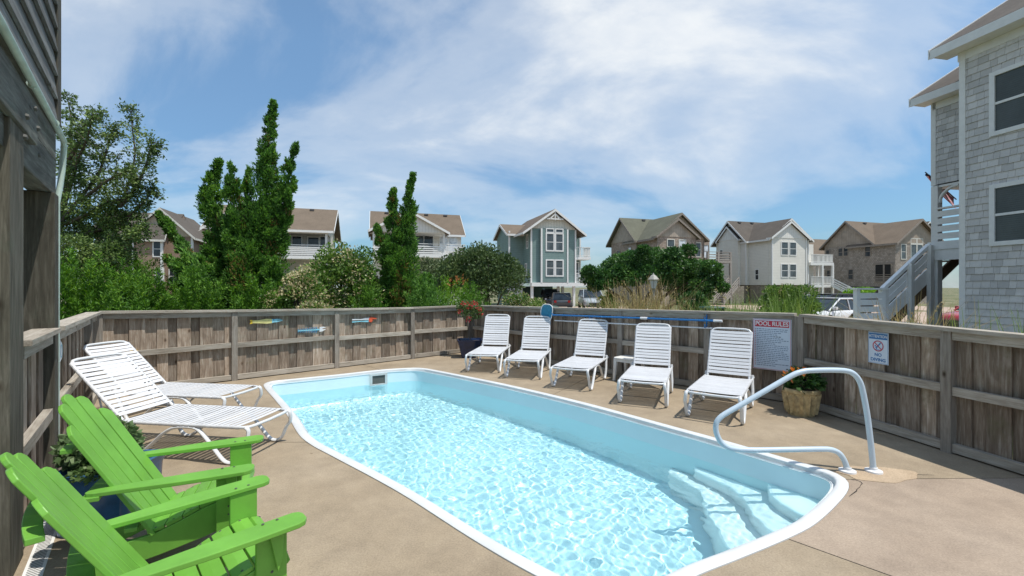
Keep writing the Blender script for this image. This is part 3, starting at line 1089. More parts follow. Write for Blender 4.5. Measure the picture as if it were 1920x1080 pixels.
def adirondack(loc, heading, label, group):
    root = empty('adirondack_chair', loc, heading, label, 'armchair', group)
    g = M['green']
    BV = 0.004
    # arms
    for s in (-1, 1):
        outl = [(0.055, -0.045), (0.065, -0.02), (0.065, 0.03), (0.05, 0.058), (0.02, 0.07), (-0.15, 0.07), (-0.32, 0.062), (-0.5, 0.045), (-0.68, 0.032), (-0.715, 0.02),
                (-0.725, 0.0), (-0.715, -0.022), (-0.68, -0.032), (-0.4, -0.05), (-0.15, -0.058), (0.03, -0.058)]
        outl = [(x, y * s) for x, y in outl]
        fr = Matrix.Translation((0, s * 0.288, 0.555)) @ Matrix.Rotation(math.radians(-0.8), 4, 'Y')
        mb = MB(); mb.prism(outl, fr, -0.012, 0.012)
        mb.build('arm', g, root, bevel=BV)
        # front leg, broad face to the side
        mb = MB(); mb.box(-0.135, -0.005, s * 0.252 - 0.012, s * 0.252 + 0.012, 0, 0.542)
        mb.build('front_leg', g, root, bevel=BV)
        mb = MB()
        fr = Matrix.Translation((0, s * 0.288, 0))@ XZ
        mb.prism([(-0.09, 0.54), (-0.025, 0.542), (-0.03, 0.40), (-0.05, 0.34)], Matrix.Translation((0, s * 0.278, 0)) @ XZ, -0.012, 0.012)
        mb.build('arm_bracket', g, root, bevel=0.003)
        # side stringer: seat curve, runs back to the ground
        poly = [(-0.005, 0.345), (-0.03, 0.375), (-0.10, 0.375), (-0.20, 0.345), (-0.31, 0.295), (-0.42, 0.252), (-0.50, 0.235), (-0.62, 0.215), (-0.78, 0.13), (-0.93, 0.03),
                (-0.945, 0.0), (-0.80, 0.0), (-0.62, 0.075), (-0.40, 0.12), (-0.20, 0.17), (-0.06, 0.215), (-0.01, 0.25)]
        mb = MB(); mb.prism(poly, Matrix.Translation((0, s * 0.226, 0)) @ XZ, -0.0125, 0.0125)
        mb.build('side_rail', g, root, bevel=BV)
    # seat slats along the curve
    cur = [(0.012, 0.335), (-0.005, 0.378), (-0.08, 0.389), (-0.20, 0.359), (-0.31, 0.309), (-0.42, 0.266), (-0.475, 0.254)]
    cp = smooth_path([(x, 0, z) for x, z in cur], 8)
    acc = [0]
    for a, b in zip(cp, cp[1:]): acc.append(acc[-1] + (b - a).length)
    def at(s):
        for i in range(len(cp) - 1):
            if acc[i + 1] >= s:
                t = (s - acc[i]) / (acc[i + 1] - acc[i]); return cp[i].lerp(cp[i + 1], t)
        return cp[-1]
    n = 6; tot = acc[-1]; wv = tot / n
    for k in range(n):
        a, b = at(k * wv + 0.004), at((k + 1) * wv - 0.004)
        mb = MB()
        m = (a + b) / 2
        d = (b - a).normalized(); up = Vector((0, 1, 0)).cross(d)
        if up.z < 0: up = -up
        p = [a - up * 0.010, a + up * 0.010, at(k * wv + wv / 2) + up * 0.0125, b + up * 0.010, b - up * 0.010]
        mb.prism([(q.x, q.z) for q in p], XZ, -0.238, 0.238)
        mb.build('seat_slat', g, root, bevel=0.003)
    # fan back
    base = Vector((-0.455, 0, 0.235))
    rec = math.radians(30)
    ux = Vector((0, 1, 0)); uy = Vector((-math.sin(rec), 0, math.cos(rec))); uz = ux.cross(uy)
    nb = 5
    for k in range(nb):
        t = k - (nb - 1) / 2
        ang = math.radians(0.3) * t
        phi = math.radians(3.5) * t
        Rc = 1.70
        wb, wt = 0.093, 0.098
        Lk = 0.918 - 0.043 * t * t
        ca, sa = math.cos(ang), math.sin(ang)
        x0 = 0.0
        pl = [(-wb / 2, 0), (wb / 2, 0), (wt / 2, Lk - 0.03)]
        for j in range(1, 6):
            a = math.pi * j / 6
            pl.append((math.cos(a) * wt / 2, Lk - 0.03 + math.sin(a) * 0.036 - t * 0.012 * math.cos(a)))
        pl.append((-wt / 2, Lk - 0.03))
        pl = [(x0 + x * ca + y * sa, y * ca - x * sa) for x, y in pl]
        fr = Matrix(((ux.x, uy.x, uz.x, base.x), (ux.y, uy.y, uz.y, base.y), (ux.z, uy.z, uz.z, base.z), (0, 0, 0, 1)))
        fwd = uz if uz.x > 0 else -uz
        fr = Matrix.Translation(ux * (Rc * math.sin(phi)) + fwd * (Rc * (1 - math.cos(phi)))) @ Matrix.Translation(base) @ Matrix.Rotation(-phi, 4, uy) @ Matrix.Translation(-base) @ fr
        mb = MB(); mb.prism(pl, fr, -0.010, 0.010)
        mb.build('back_slat', g, root, bevel=BV)
    # braces behind the slats
    def brace(h, half, depth, tilt=0.0):
        c = base + uy * h - uz * 0.0
        sgn = 1 if uz.x < 0 else -1
        back = Vector((-1, 0, 0))
        pl = []
        for j in range(9):
            y = -half + 2 * half * j / 8
            pl.append((c.x - 0.03 - 0.014 * (1 - (y / half) ** 2), y))
        pl2 = [(c.x - 0.03 - depth - 0.02 * (1 - (y / half) ** 2), y) for (_, y) in reversed(pl)]
        fr = Matrix.Translation((0, 0, c.z))
        mb = MB(); mb.prism(pl + pl2, fr, -0.012, 0.012)
        return mb.build('back_brace', g, root, bevel=0.003)
    brace(0.335, 0.33, 0.075)
    brace(0.62, 0.24, 0.05)
    brace(0.06, 0.235, 0.06)
    sm = MB().lathe([(0, .0022), (0.0055, 0.0016), (0.0068, 0)], 8).mesh('screw', M['rust'])
    def screw(x, y, z, nx=0, ny=0, nz=1):
        q = Vector((0, 0, 1)).rotation_difference(Vector((nx, ny, nz)))
        link('screw', sm, root, Matrix.Translation((x, y, z)) @ q.to_matrix().to_4x4())
    for s in (-1, 1):
        screw(-0.045, s * 0.252, 0.5685); screw(-0.105, s * 0.252, 0.5688)
        for z in (0.29, 0.34):
            screw(-0.07, s * 0.2645, z, 0, s, 0)
    for k in range(n):
        q = at(k * wv + wv / 2)
        dq = (at(k * wv + wv / 2 + 0.01) - at(k * wv + wv / 2 - 0.01)).normalized()
        up = Vector((0, 1, 0)).cross(dq)
        if up.z < 0: up = -up
        q = q + up * 0.0118
        for s in (-1, 1):
            screw(q.x, s * 0.226, q.z, up.x, 0, up.z)
    return root

adirondack((-1.752, 2.937, 0), math.radians(24.5), 'lime green slatted wooden armchair beside the blue square planter, farther from the camera', 'lime green armchairs')
adirondack((-1.245, 2.29, 0), math.radians(44), 'lime green slatted wooden armchair in the left front corner, nearest the camera', 'lime green armchairs')

# ------------------------------------------------------------------ strap loungers
def lounger_proto(back_deg, nback=13, pivot=-1.20, Lb=0.76):
    root = empty('sun_lounger', (0, 0, 0))
    w = M['white']
    zr, hw = 0.345, 0.305
    kx = pivot / -1.06
    for s in (-1, 1):
        pts = [(0.0, zr), (0.022, zr - 0.03), (0.015, zr - 0.12), (-0.02, 0.16), (-0.055, 0.06), (-0.095, 0.018), (-0.145, 0.018), (-0.19, 0.055), (-0.27, 0.17), (-0.345, 0.275), (-0.41, 0.318),
               (-0.50, 0.326), (-0.60, 0.31), (-0.68, 0.25), (-0.76, 0.16), (-0.86, 0.06), (-0.92, 0.018), (-0.97, 0.02), (-1.01, 0.06), (-1.06, 0.17), (-1.12, 0.32), (-1.15, 0.40)]
        path = smooth_path([(x * kx, s * (hw + (0.012 if z < 0.3 else 0.0)), z) for x, z in pts], 4)
        mb = MB(); mb.tube(path, 0.021, 8, flat=0.75)
        mb.build('leg', w, root, smooth=50)
    mb = MB()
    q = 0.05
    rp = [(-1.27 * kx, hw, zr), (-0.06, hw, zr), (-0.02, hw - 0.008, zr), (0.006, hw - 0.04, zr - 0.004), (0.014, hw - 0.10, zr - 0.006), (0.018, 0, zr - 0.008)]
    rp = rp + [(x, -y, z) for x, y, z in reversed(rp[:-1])]
    mb.tube(rp, 0.0155, 8)
    mb.build('seat_frame', w, root, smooth=50)
    mb = MB(); mb.tube([(-1.14 * kx, -hw - 0.01, 0.385), (-1.14 * kx, hw + 0.01, 0.385)], 0.011, 8)
    mb.build('cross_bar', w, root, smooth=50)
    mb = MB(); mb.tube([(-0.5 * kx, -hw, 0.322), (-0.5 * kx, hw, 0.322)], 0.011, 8)
    mb.build('cross_bar', w, root, smooth=50)
    # back: its own frame hinged at the pivot
    a = math.radians(back_deg)
    bx, bz = -math.cos(a), math.sin(a)
    def B(u, y, o=0.0):            # u along the back, o off the face
        return Vector((pivot + bx * u + math.sin(a) * o * 1.0, y, zr + 0.005 + bz * u + math.cos(a) * o))
    hb = hw - 0.032
    fp = [(0, hb), (Lb - 0.09, hb), (Lb - 0.045, hb - 0.008), (Lb - 0.012, hb - 0.035), (Lb, hb - 0.085), (Lb + 0.004, 0)]
    fp = fp + [(u, -y) for u, y in reversed(fp[:-1])]
    mb = MB(); mb.tube([B(u, y) for u, y in fp], 0.0165, 8)
    mb.build('back_frame', w, root, smooth=50)
    for s in (-1, 1):
        mb = MB()
        mb.tube([B(0.42, s * (hb - 0.03), -0.02), (-1.22 * kx, s * (hw - 0.03), zr + 0.01)], 0.009, 6)
        mb.build('prop', w, root, smooth=50)
    r = random.Random(int(back_deg))
    sw = 0.0415
    # straps on the back, each a flat band wrapped over both tubes
    def band(P, dirv, nrm, half):
        ys = np.linspace(-half, half, 9)
        mb = MB()
        vs = []
        for y in ys:
            sag = -0.006 * (1 - (y / half) ** 2)
            c = P + Vector((0, y, 0)) + nrm * (0.017 + sag)
            for e, o in ((-1, 0), (1, 0), (1, -0.003), (-1, -0.003)):
                vs.append(c + dirv * (sw / 2 * e) + nrm * o)
        fs = []
        for i in range(len(ys) - 1):
            for k in range(4):
                fs.append((i * 4 + k, i * 4 + (k + 1) % 4, i * 4 + 4 + (k + 1) % 4, i * 4 + 4 + k))
        for e in (0, len(ys) - 1):
            fs.append(tuple(e * 4 + k for k in range(4)))
        # wraps
        for s in (-1, 1):
            b = len(vs)
            for k in range(6):
                t = math.pi * 0.5 - math.pi * k / 5.0
                off = Vector((0, s * (half + math.cos(t) * 0.0185), 0)) + nrm * (math.sin(t) * 0.0185)
                for e in (-1, 1):
                    vs.append(P + off + dirv * (sw / 2 * e))
            for k in range(5):
                fs.append((b + 2 * k, b + 2 * k + 1, b + 2 * k + 3, b + 2 * k + 2))
        mb.add(vs, fs)
        return mb
    nb = nback
    stp = (Lb - 0.075) / nb
    bn = Vector((math.sin(a), 0, math.cos(a))); bd = Vector((bx, 0, bz))
    for k in range(nb):
        u = 0.04 + stp * (k + 0.5)
        j = r.uniform(-0.004, 0.004)
        band(B(u + j, 0), bd, bn, hb).build('strap', M['strap'], root, smooth=60)
    ns = 22
    for k in range(ns):
        x = -0.055 + (pivot + 0.075) * (k + 0.5) / ns + r.uniform(-0.002, 0.002)
        band(Vector((x, 0, zr)), Vector((1, 0, 0)), Vector((0, 0, 1)), hw).build('strap', M['strap'], root, smooth=60)
    return root

protoR = lounger_proto(63)
spots = []
def chair_from_feet(lf, rf_):
    l, r_ = G(*lf), G(*rf_)
    m = (l + r_) / 2
    d = (r_ - l).normalized()                 # photo left -> right foot = sitter's left side
    f = Vector((d.y, -d.x, 0))                # facing, towards the pool
    if f.dot(Vector((0, 5.5, 0)) - m) < 0: f = -f
    return m + f * 0.12, math.atan2(f.y, f.x)
# front feet of the five loungers as surveyed in the photo
feet = [((876.5, 696.5), (936, 698.5)), ((947, 707.5), (1015, 711)), ((1035, 725), (1110, 732.5)), ((1160, 754.5), (1252, 764)), ((1288, 780), (1394, 796.5))]
LAB = ['white strap lounger closest to the navy pot of red flowers in the corner',
       'white strap lounger below the blue skimmer net, second from the corner pot',
       'white strap lounger directly left of the small white side table',
       'white strap lounger directly right of the small white side table',
       'white strap lounger next to the pool rules sign, right end of the row']
if __name__ == '__main__':
    first = True
    for i, (a, b) in enumerate(feet):
        loc, hd = chair_from_feet(a, b)
        if i == 0: hd0 = hd
        o = protoR if i == 0 else copy_tree(protoR)
        o.location = loc
        o.rotation_euler = (0, 0, hd)
        tag(o, LAB[i], 'sun lounger', 'white strap loungers in a row along the fence')
protoL = lounger_proto(42, 14, -1.36, 0.85)
def set_l(o, loc, deg, lab):
    o.location = loc; o.rotation_euler = (0, 0, math.radians(deg))
    tag(o, lab, 'sun lounger', 'two white loungers at the left end of the pool')
set_l(protoL, (-2.44, 4.43, 0), -8, 'reclined white strap lounger with its foot at the pool edge, nearer the green chairs')
o2 = copy_tree(protoL)
set_l(o2, (-3.39, 5.55, 0), -8, 'low reclined white strap lounger close to the back fence, partly behind another lounger')

# ------------------------------------------------------------------ side table
st = empty('side_table', G(1172, 716) + Vector((0.10, 0.10, 0)), math.radians(-46), 'small square white plastic side table between two loungers', 'side table')
mb = MB()
mb.prism([(0.21 * math.copysign(abs(math.cos(t)) ** 0.25, math.cos(t)), 0.21 * math.copysign(abs(math.sin(t)) ** 0.25, math.sin(t))) for t in np.linspace(0, 2 * math.pi, 33)[:-1]], Matrix.Identity(4), 0.395, 0.415)
mb.build('table_top', M['wplastic'], st, bevel=0.006)
mb = MB()
for (a, b) in (((-1, -1), (1, -1)), ((1, -1), (1, 1)), ((1, 1), (-1, 1)), ((-1, 1), (-1, -1))):
    mb.bar((a[0] * .185, a[1] * .185, .37), (b[0] * .185, b[1] * .185, .37), 0.012, 0.05)
mb.build('apron', M['wplastic'], st)
for a in (-1, 1):
    for b in (-1, 1):
        mb = MB()
        c = [(0.165, 0.205), (0.175, 0.215)]
        vs = []
        for z, k, hw_ in ((0.395, 0.165, 0.032), (0.0, 0.19, 0.020)):
            vs += [(a * k + i * hw_, b * k + j * hw_, z) for i in (-1, 1) for j in (-1, 1)]
        mb.add(vs, [(0, 1, 3, 2), (4, 6, 7, 5), (0, 4, 5, 1), (2, 3, 7, 6), (0, 2, 6, 4), (1, 5, 7, 3)])
        mb.build('leg', M['wplastic'], st, bevel=0.005)

# ------------------------------------------------------------------ grab rail
gr = empty('grab_rail', (3.11, 3.96, 0), 0, 'pale blue white tubular grab rail rising over the pool steps', 'pool handrail')
def rl(px, py):      # heights read at the rail's distance
    return Vector(((px - CX) / F * 3.97, 3.97, H - (py - HY) / F * 3.97))
o_ = Vector((3.11, 3.96, 0))
path = [(1638, 884), (1634, 840), (1627, 780), (1619, 735), (1613, 715), (1603, 702), (1589, 696), (1560, 694.5), (1520, 695.5), (1503, 698.5), (1485, 706), (1440, 732), (1390, 761), (1362, 777), (1350, 786.5), (1344.5, 797), (1345, 812),
        (1352, 828), (1364, 838.5), (1382, 843.5), (1420, 845), (1480, 844), (1540, 843), (1560, 844), (1574, 850), (1583, 862), (1588, 876), (1589, 884)]
pts = []
for i, (x, y) in enumerate(path):
    p = rl(x, y)
    t = i / (len(path) - 1)
    p.y += 0.02 * math.sin(t * 3.1)
    pts.append(p - o_)
pts[0].z = 0.0; pts[-1].z = 0.0
mb = MB(); mb.tube(smooth_path(pts, 5), 0.0235, 14)
mb.build('tube', M['railpaint'], gr, smooth=60)
for p in (pts[0], pts[-1]):
    mb = MB(); mb.lathe([(0.0235, 0.045), (0.030, 0.042), (0.032, 0.022), (0.066, 0.016), (0.068, 0.004), (0.068, 0.0)], 28, (p.x, p.y, 0.002))
    mb.build('base_flange', M['flange'], gr, smooth=40)

# ------------------------------------------------------------------ signs
def fence_frame(A, B, px, ztop, zbot, w, off=0.012):
    """frame on the pool face of a fence: x to the right in the photo, y up, z outwards"""
    p, s = on_line(A, B, px)
    d = (B - A).normalized()
    n = Vector((-d.y, d.x, 0))
    if n.dot(Vector((0, 5.5, 0)) - p) < 0: n = -n
    x = Vector((0, 0, 1)).cross(n)         # right-hand side for a viewer facing the fence
    o = p + n * off + Vector((0, 0, (ztop + zbot) / 2))
    return Matrix(((x.x, 0, n.x, o.x), (x.y, 0, n.y, o.y), (0, 1, 0, o.z), (0, 0, 0, 1)))

def quad(mb, x0, x1, y0, y1, z, mi=0):
    mb.add([(x0, y0, z), (x1, y0, z), (x1, y1, z), (x0, y1, z)], [(0, 1, 2, 3)], mi)

def text(body, size, mat, parent, loc, name='lettering', align='CENTER', sx=1.0, offset=0.0):
    c = bpy.data.curves.new(name, 'FONT')
    c.body = body
    c.size = size
    c.align_x = align
    c.align_y = 'CENTER'
    c.extrude = 0.0004
    c.offset = offset
    c.materials.append(mat)
    o = bpy.data.objects.new(name, c)
    COL.objects.link(o)
    o.parent = parent
    o.location = loc
    o.scale = (sx, 1, 1)
    me = bpy.data.meshes.new_from_object(o)
    m_o = link(name, me, parent)
    m_o.location = loc; m_o.scale = (sx, 1, 1)
    bpy.data.objects.remove(o)
    return m_o

sg = empty('pool_rules_sign', (0, 0, 0))
sg.matrix_basis = fence_frame(Cc, Bc, 1447.5, 1.185, 0.455, 0.5, 0.02)
tag(sg, 'white POOL RULES sign with red heading and lines of small print', 'sign')
sw_, sh_ = 0.50, 0.745
mb = MB(); mb.box(-sw_ / 2, sw_ / 2, -sh_ / 2, sh_ / 2, -0.006, 0.0)
mb.build('sign_board', M['signw'], sg, bevel=0.002)
mb = MB()
for (x0, x1, y0, y1) in [(-0.242, 0.242, 0.360, 0.3655), (-0.242, 0.242, -0.3655, -0.360), (-0.242, -0.237, -0.36, 0.36), (0.237, 0.242, -0.36, 0.36)]:
    quad(mb, x0, x1, y0, y1, 0.001)
mb.build('border_line', M['signred'], sg)
mb = MB(); mb.box(-0.222, 0.222, 0.255, 0.345, 0.0005, 0.002)
mb.build('heading_band', M['signred'], sg)
text('POOL RULES', 0.088, M['whitepaint'], sg, (0, 0.300, 0.0032), sx=0.86, offset=0.0018)
mb = MB(); mbk = MB(); mbr = MB()
r = random.Random(4)
y = 0.222
i = 0
while y > -0.315:
    x = -0.198
    xe = r.choice([0.20, 0.205, 0.12, 0.19, 0.05, 0.2])
    quad(mbr, -0.222, -0.208, y - 0.004, y + 0.005, 0.001)
    while x < xe:
        w_ = r.uniform(0.012, 0.045)
        t = mbk if (i == 4 and x > 0.02) else mb
        quad(t, x, min(x + w_, 0.215), y - 0.0055, y + 0.0055, 0.001)
        x += w_ + 0.008
    y -= 0.0265
    i += 1
quad(mbk, 0.185, 0.205, -0.345, -0.33, 0.001)
mb.build('small_print', M['signtext'], sg); mbk.build('bold_print', M['signblack'], sg); mbr.build('item_mark', M['signred'], sg)

ns = empty('no_diving_sign', (0, 0, 0))
ns.matrix_basis = fence_frame(Bc, Ec, 1640.5, 1.125, 0.755, 0.25, 0.004)
ns.matrix_basis = fence_frame(Bc, Ec, 1640.5, 1.135, 0.765, 0.25, -0.045 + 0.0)
tag(ns, 'small white ATTENTION NO DIVING sign with blue heading on the fence', 'sign')
w2, h2 = 0.235, 0.368
mb = MB(); mb.box(-w2 / 2, w2 / 2, -h2 / 2, h2 / 2, -0.004, 0.0)
mb.build('sign_board', M['signw'], ns, bevel=0.002)
mb = MB()
for (x0, x1, y0, y1) in [(-0.112, 0.112, 0.174, 0.177), (-0.112, 0.112, -0.177, -0.174), (-0.112, -0.109, -0.174, 0.174), (0.109, 0.112, -0.174, 0.174)]:
    quad(mb, x0, x1, y0, y1, 0.001)
mb.build('border_line', M['signblue'], ns)
mb = MB(); mb.box(-0.105, 0.105, 0.100, 0.168, 0.0005, 0.0015)
mb.build('heading_band', M['signblue'], ns)
text('ATTENTION', 0.046, M['whitepaint'], ns, (0, 0.133, 0.0025), sx=0.82, offset=0.0008)
text('NO', 0.052, M['signblue'], ns, (0, -0.082, 0.0015), offset=0.0012)
text('DIVING', 0.052, M['signblue'], ns, (0, -0.140, 0.0015), offset=0.0012)
mb = MB()
ring = [(math.cos(t) * 0.058, 0.022 + math.sin(t) * 0.058, 0.002) for t in np.linspace(0, 2 * math.pi, 33)[:-1]]
mb.tube(ring, 0.0055, 6, closed=True, flat=0.3)
mb.bar((-0.040, 0.062, 0.003), (0.040, -0.018, 0.003), 0.009, 0.002, up=(0, 0, 1))
mb.build('prohibition_ring', M['signred'], ns)
mb = MB()      # diver
mb.bar((0.030, 0.060, 0.0015), (-0.005, 0.018, 0.0015), 0.013, 0.001)
mb.bar((-0.003, 0.022, 0.0016), (-0.030, 0.000, 0.0016), 0.010, 0.001)
mb.bar((-0.005, 0.020, 0.0017), (-0.020, -0.015, 0.0017), 0.008, 0.001)
mb.lathe([(0.0, 0.001), (0.008, 0.001), (0.008, 0.0)], 12, (-0.032, 0.022, 0.001))
mb.bar((-0.045, -0.018, 0.0016), (0.02, -0.022, 0.0016), 0.005, 0.001)
mb.build('diver_pictogram', M['signblue'], ns)

# ------------------------------------------------------------------ skimmer net and poles on the fence
dR = (Bc - Cc).normalized(); nR = Vector((-dR.y, dR.x, 0))
if nR.dot(Vector((0, 5.5, 0)) - Cc) < 0: nR = -nR
def onf(px, py, off):
    p, _ = on_line(Cc + nR * off, Bc + nR * off, px)
    p.z = H - (py - HY) / F * p.y
    return p
a0, a1 = onf(1036, 590.5, 0.075), onf(1338, 601.5, 0.075)
nt_ = empty('skimmer_net', a0, 0, 'blue leaf skimmer net on a long blue pole hung along the fence', 'pool net')
mb = MB(); mb.tube([Vector(), a1 - a0], 0.017, 10); mb.build('pole', M['pole'], nt_, smooth=60)
p = onf(1207, 596.7, 0.075) - a0; dd = (a1 - a0).normalized()
mb = MB(); mb.tube([p - dd * 0.06, p + dd * 0.07], 0.024, 10); mb.build('clamp_sleeve', M['flange'], nt_, smooth=60)
mb = MB(); mb.tube([a1 - a0, a1 - a0 + dd * 0.13], 0.021, 10); mb.build('grip', M['flange'], nt_, smooth=60)
# head: ring and bag
hc = onf(1025.5, 587, 0.085) - a0
hx = dR; hz = Vector((0, 0, 1))
def hp(u, v, o=0.0): return hc + hx * u + hz * v + nR * o
ringp = [hp(-0.11, 0.165), (hp(-0.02, 0.185)), hp(0.09, 0.175), hp(0.145, 0.13), hp(0.15, 0.03), hp(0.12, -0.09), hp(0.06, -0.17), hp(-0.02, -0.185), hp(-0.11, -0.15), hp(-0.165, -0.06), hp(-0.165, 0.07)]
rs = []
for i in range(len(ringp)):
    q = [ringp[(i + k - 1) % len(ringp)] for k in range(4)]
    for t in (0, .25, .5, .75):
        rs.append(0.5 * ((2 * q[1]) + (q[2] - q[0]) * t + (2 * q[0] - 5 * q[1] + 4 * q[2] - q[3]) * t * t + (3 * q[1] - q[0] - 3 * q[2] + q[3]) * t ** 3))
mb = MB(); mb.tube(rs, 0.010, 8, closed=True); mb.build('net_rim', M['flange'], nt_, smooth=60)
mb = MB()
nrs = len(rs)
vs = [q for q in rs]
for k_, o_k in ((0.72, -0.03), (0.35, -0.045)):
    vs += [hc + (q - hc) * k_ + nR * o_k for q in rs]
vs.append(hc - nR * 0.05)
fs = []
for l in range(2):
    fs += [(l * nrs + i, l * nrs + (i + 1) % nrs, (l + 1) * nrs + (i + 1) % nrs, (l + 1) * nrs + i) for i in range(nrs)]
fs += [(2 * nrs + i, 2 * nrs + (i + 1) % nrs, 3 * nrs) for i in range(nrs)]
mb.add(vs, fs); mb.build('net_bag', M['netblue'], nt_, smooth=80)
mb = MB(); mb.tube([hp(0.14, 0.0), -hp(0, 0) * 0 + dd * 0.02], 0.013, 8); mb.build('net_socket', M['pole'], nt_)
b0, b1 = onf(1040, 601, 0.06), onf(1332, 615.5, 0.06)
wp = empty('white_pole', b0, 0, 'long white aluminium pole hung below the blue net pole on the fence', 'pool pole')
mb = MB(); mb.tube([Vector(), b1 - b0], 0.014, 10); mb.build('tube', M['alu'], wp, smooth=60)
mb = MB(); mb.tube([b1 - b0, b1 - b0 + (b1 - b0).normalized() * 0.03], 0.018, 10); mb.build('end_cap', M['flange'], wp, smooth=60)
for px in (1110, 1325):
    q = onf(px, 597, 0.02)
    hk = empty('pole_hook', q, 0, 'blue hook on the fence holding the poles, %s' % ('near the sign end' if px > 1200 else 'above the middle lounger'), 'hook', 'hooks holding the pool poles')
    mb = MB()
    for dz in (0.0, -0.115):
        mb.tube(smooth_path([Vector((0, 0, dz + 0.05)), nR * 0.02 + Vector((0, 0, dz)), nR * 0.05 + Vector((0, 0, dz - 0.035)), nR * 0.085 + Vector((0, 0, dz - 0.02)), nR * 0.09 + Vector((0, 0, dz + 0.03))], 4), 0.007, 6)
    mb.build('hook', M['pole'], hk, smooth=60)
    mb = MB(); mb.bar(Vector((0, 0, 0.06)), Vector((0, 0, -0.13)), 0.018, 0.006, up=tuple(nR)); mb.build('back_plate', M['pole'], hk)

# ------------------------------------------------------------------ painted wooden fish on the back fence
def fish(name, px0, px1, py, label, parts, A=Lc, B=Cc, off=-0.055, hgt=1.0):
    z = None
    pm, _ = on_line(A, B, (px0 + px1) / 2)
    zc = H - (py - HY) / F * pm.y
    fr = fence_frame(A, B, (px0 + px1) / 2, zc, zc, 0, off)
    p0, _ = on_line(A, B, px0); p1, _ = on_line(A, B, px1)
    L = (p1 - p0).length
    root = empty(name)
    root.matrix_basis = fr
    tag(root, label, 'fence ornament', 'painted wooden fish on the back fence')
    for k, (pname, poly, mat, t) in enumerate(parts):
        mb = MB()
        mb.prism([(x * L, y * L) for x, y in poly], Matrix.Identity(4), 0.0, t)
        mb.build(pname, M[mat], root)
    return root
GRP = 'painted wooden fish on the back fence'
fish('wooden_fish', 470, 532, 602.5, 'pale yellow painted wooden fish with a light blue beak on the fence', [
    ('tail', [(-.5, -.07), (-.42, -.055), (-.40, 0), (-.42, .055), (-.5, .07), (-.47, 0)], 'brightyellow', 0.018),
    ('body', [(-.42, -.045), (-.2, -.06), (0, -.085), (.16, -.07), (.17, .07), (-.02, .085), (-.05, .075), (-.2, .05), (-.42, .045)], 'yellowpaint', 0.022),
    ('beak', [(.16, -.07), (.22, -.05), (.30, -.05), (.48, -.01), (.5, .015), (.33, .005), (.31, .02), (.5, .045), (.32, .065), (.22, .06), (.16, .07)], 'cyanpaint', 0.024),
    ('eye', [(.21 + .022 * math.cos(t), .035 + .022 * math.sin(t)) for t in np.linspace(0, 6.28, 9)[:-1]], 'bluepaint', 0.028)])
bones = []
for k in range(9):
    x = -.44 + k * .078
    bones.append(('rib', [(x, 0.0), (x + .025, 0.0), (x - .035, .055 + .006 * k), (x - .06, .055 + .006 * k)], 'bluepaint', 0.015))
    bones.append(('rib', [(x, 0.0), (x - .06, -.055 - .006 * k), (x - .035, -.055 - .006 * k), (x + .025, 0.0)], 'bluepaint', 0.015))
fish('wooden_fish', 560, 613, 619, 'blue fish skeleton ornament with a white head on the fence', [
    ('spine', [(-.5, -.018), (.3, -.026), (.3, .026), (-.5, .018)], 'cyanpaint', 0.018)] + bones + [
    ('head', [(.26, -.085), (.36, -.075), (.5, .0), (.38, .005), (.36, .03), (.5, .07), (.40, .10), (.27, .09)], 'whitepaint', 0.022)])
fish('wooden_fish', 662, 708, 600.5, 'white and teal striped wooden fish with an orange red head', [
    ('body', [(-.5, -.075), (-.2, -.055), (.1, -.085), (.22, -.07), (.22, -.015), (-.5, -.02)], 'cyanpaint', 0.018),
    ('body', [(-.5, .02), (.2, .01), (.22, .085), (.05, .09), (-.15, .05), (-.5, .075)], 'whitepaint', 0.020),
    ('head', [(.16, -.06), (.28, -.10), (.34, -.02), (.31, .02), (.5, .025), (.5, .05), (.40, .08), (.28, .12), (.18, .07)], 'redpaint', 0.024)])
fish('wooden_fish', 243, 262, 660, 'small bright yellow fish ornament just above the reclined lounger back', [
    ('body', [(-.4, -.2), (0, -.32), (.3, -.15), (.5, 0), (.3, .2), (0, .3), (-.3, .15), (-.5, .3)], 'brightyellow', 0.02),
    ('fin', [(-.1, -.1), (.15, -.12), (0, .08)], 'redpaint', 0.026)])
# two pale round ornaments on the left fence
def disc_orn(px, py, r_, lab, mat2):
    A, B = Lc, LE
    p, _ = on_line(A, B, px)
    zc = H - (py - HY) / F * p.y
    root = empty('round_ornament'); root.matrix_basis = fence_frame(A, B, px, zc, zc, 0, -0.05)
    tag(root, lab, 'fence ornament')
    mb = MB(); mb.lathe([(0, 0.018), (r_ * .8, 0.018), (r_, 0.010), (r_, 0.0), (0, 0.0)], 24); mb.build('face', M['whitepaint'], root, smooth=40)
    mb = MB(); mb.lathe([(r_ * .5, 0.0195), (r_ * .62, 0.0195)], 24); mb.build('ring', M[mat2], root)
disc_orn(124, 657.5, 0.10, 'pale round plaque on the left fence, above another pale ornament', 'cyanpaint')
disc_orn(119.5, 703, 0.085, 'pale round ornament low on the left fence beside the piling', 'alu')

# ------------------------------------------------------------------ slotted drain strip
d0, d1 = G(93, 992), G(56, 1092)
dr = empty('deck_drain', d0, math.atan2((d1 - d0).y, (d1 - d0).x), 'white slotted plastic drain strip in the concrete behind the front green chair', 'drain')
Ld = 2.2
mb = MB(); mb.box(-0.9, Ld - 0.9, -0.045, 0.045, -0.03, 0.004); mb.build('channel', M['wplastic'], dr)
mb = MB()
for k in range(int(Ld / 0.022)):
    x = -0.89 + k * 0.022
    quad(mb, x, x + 0.008, -0.030, 0.030, 0.0048)
o = mb.build('slots', M['joint'], dr); tag(o, kind='stuff')

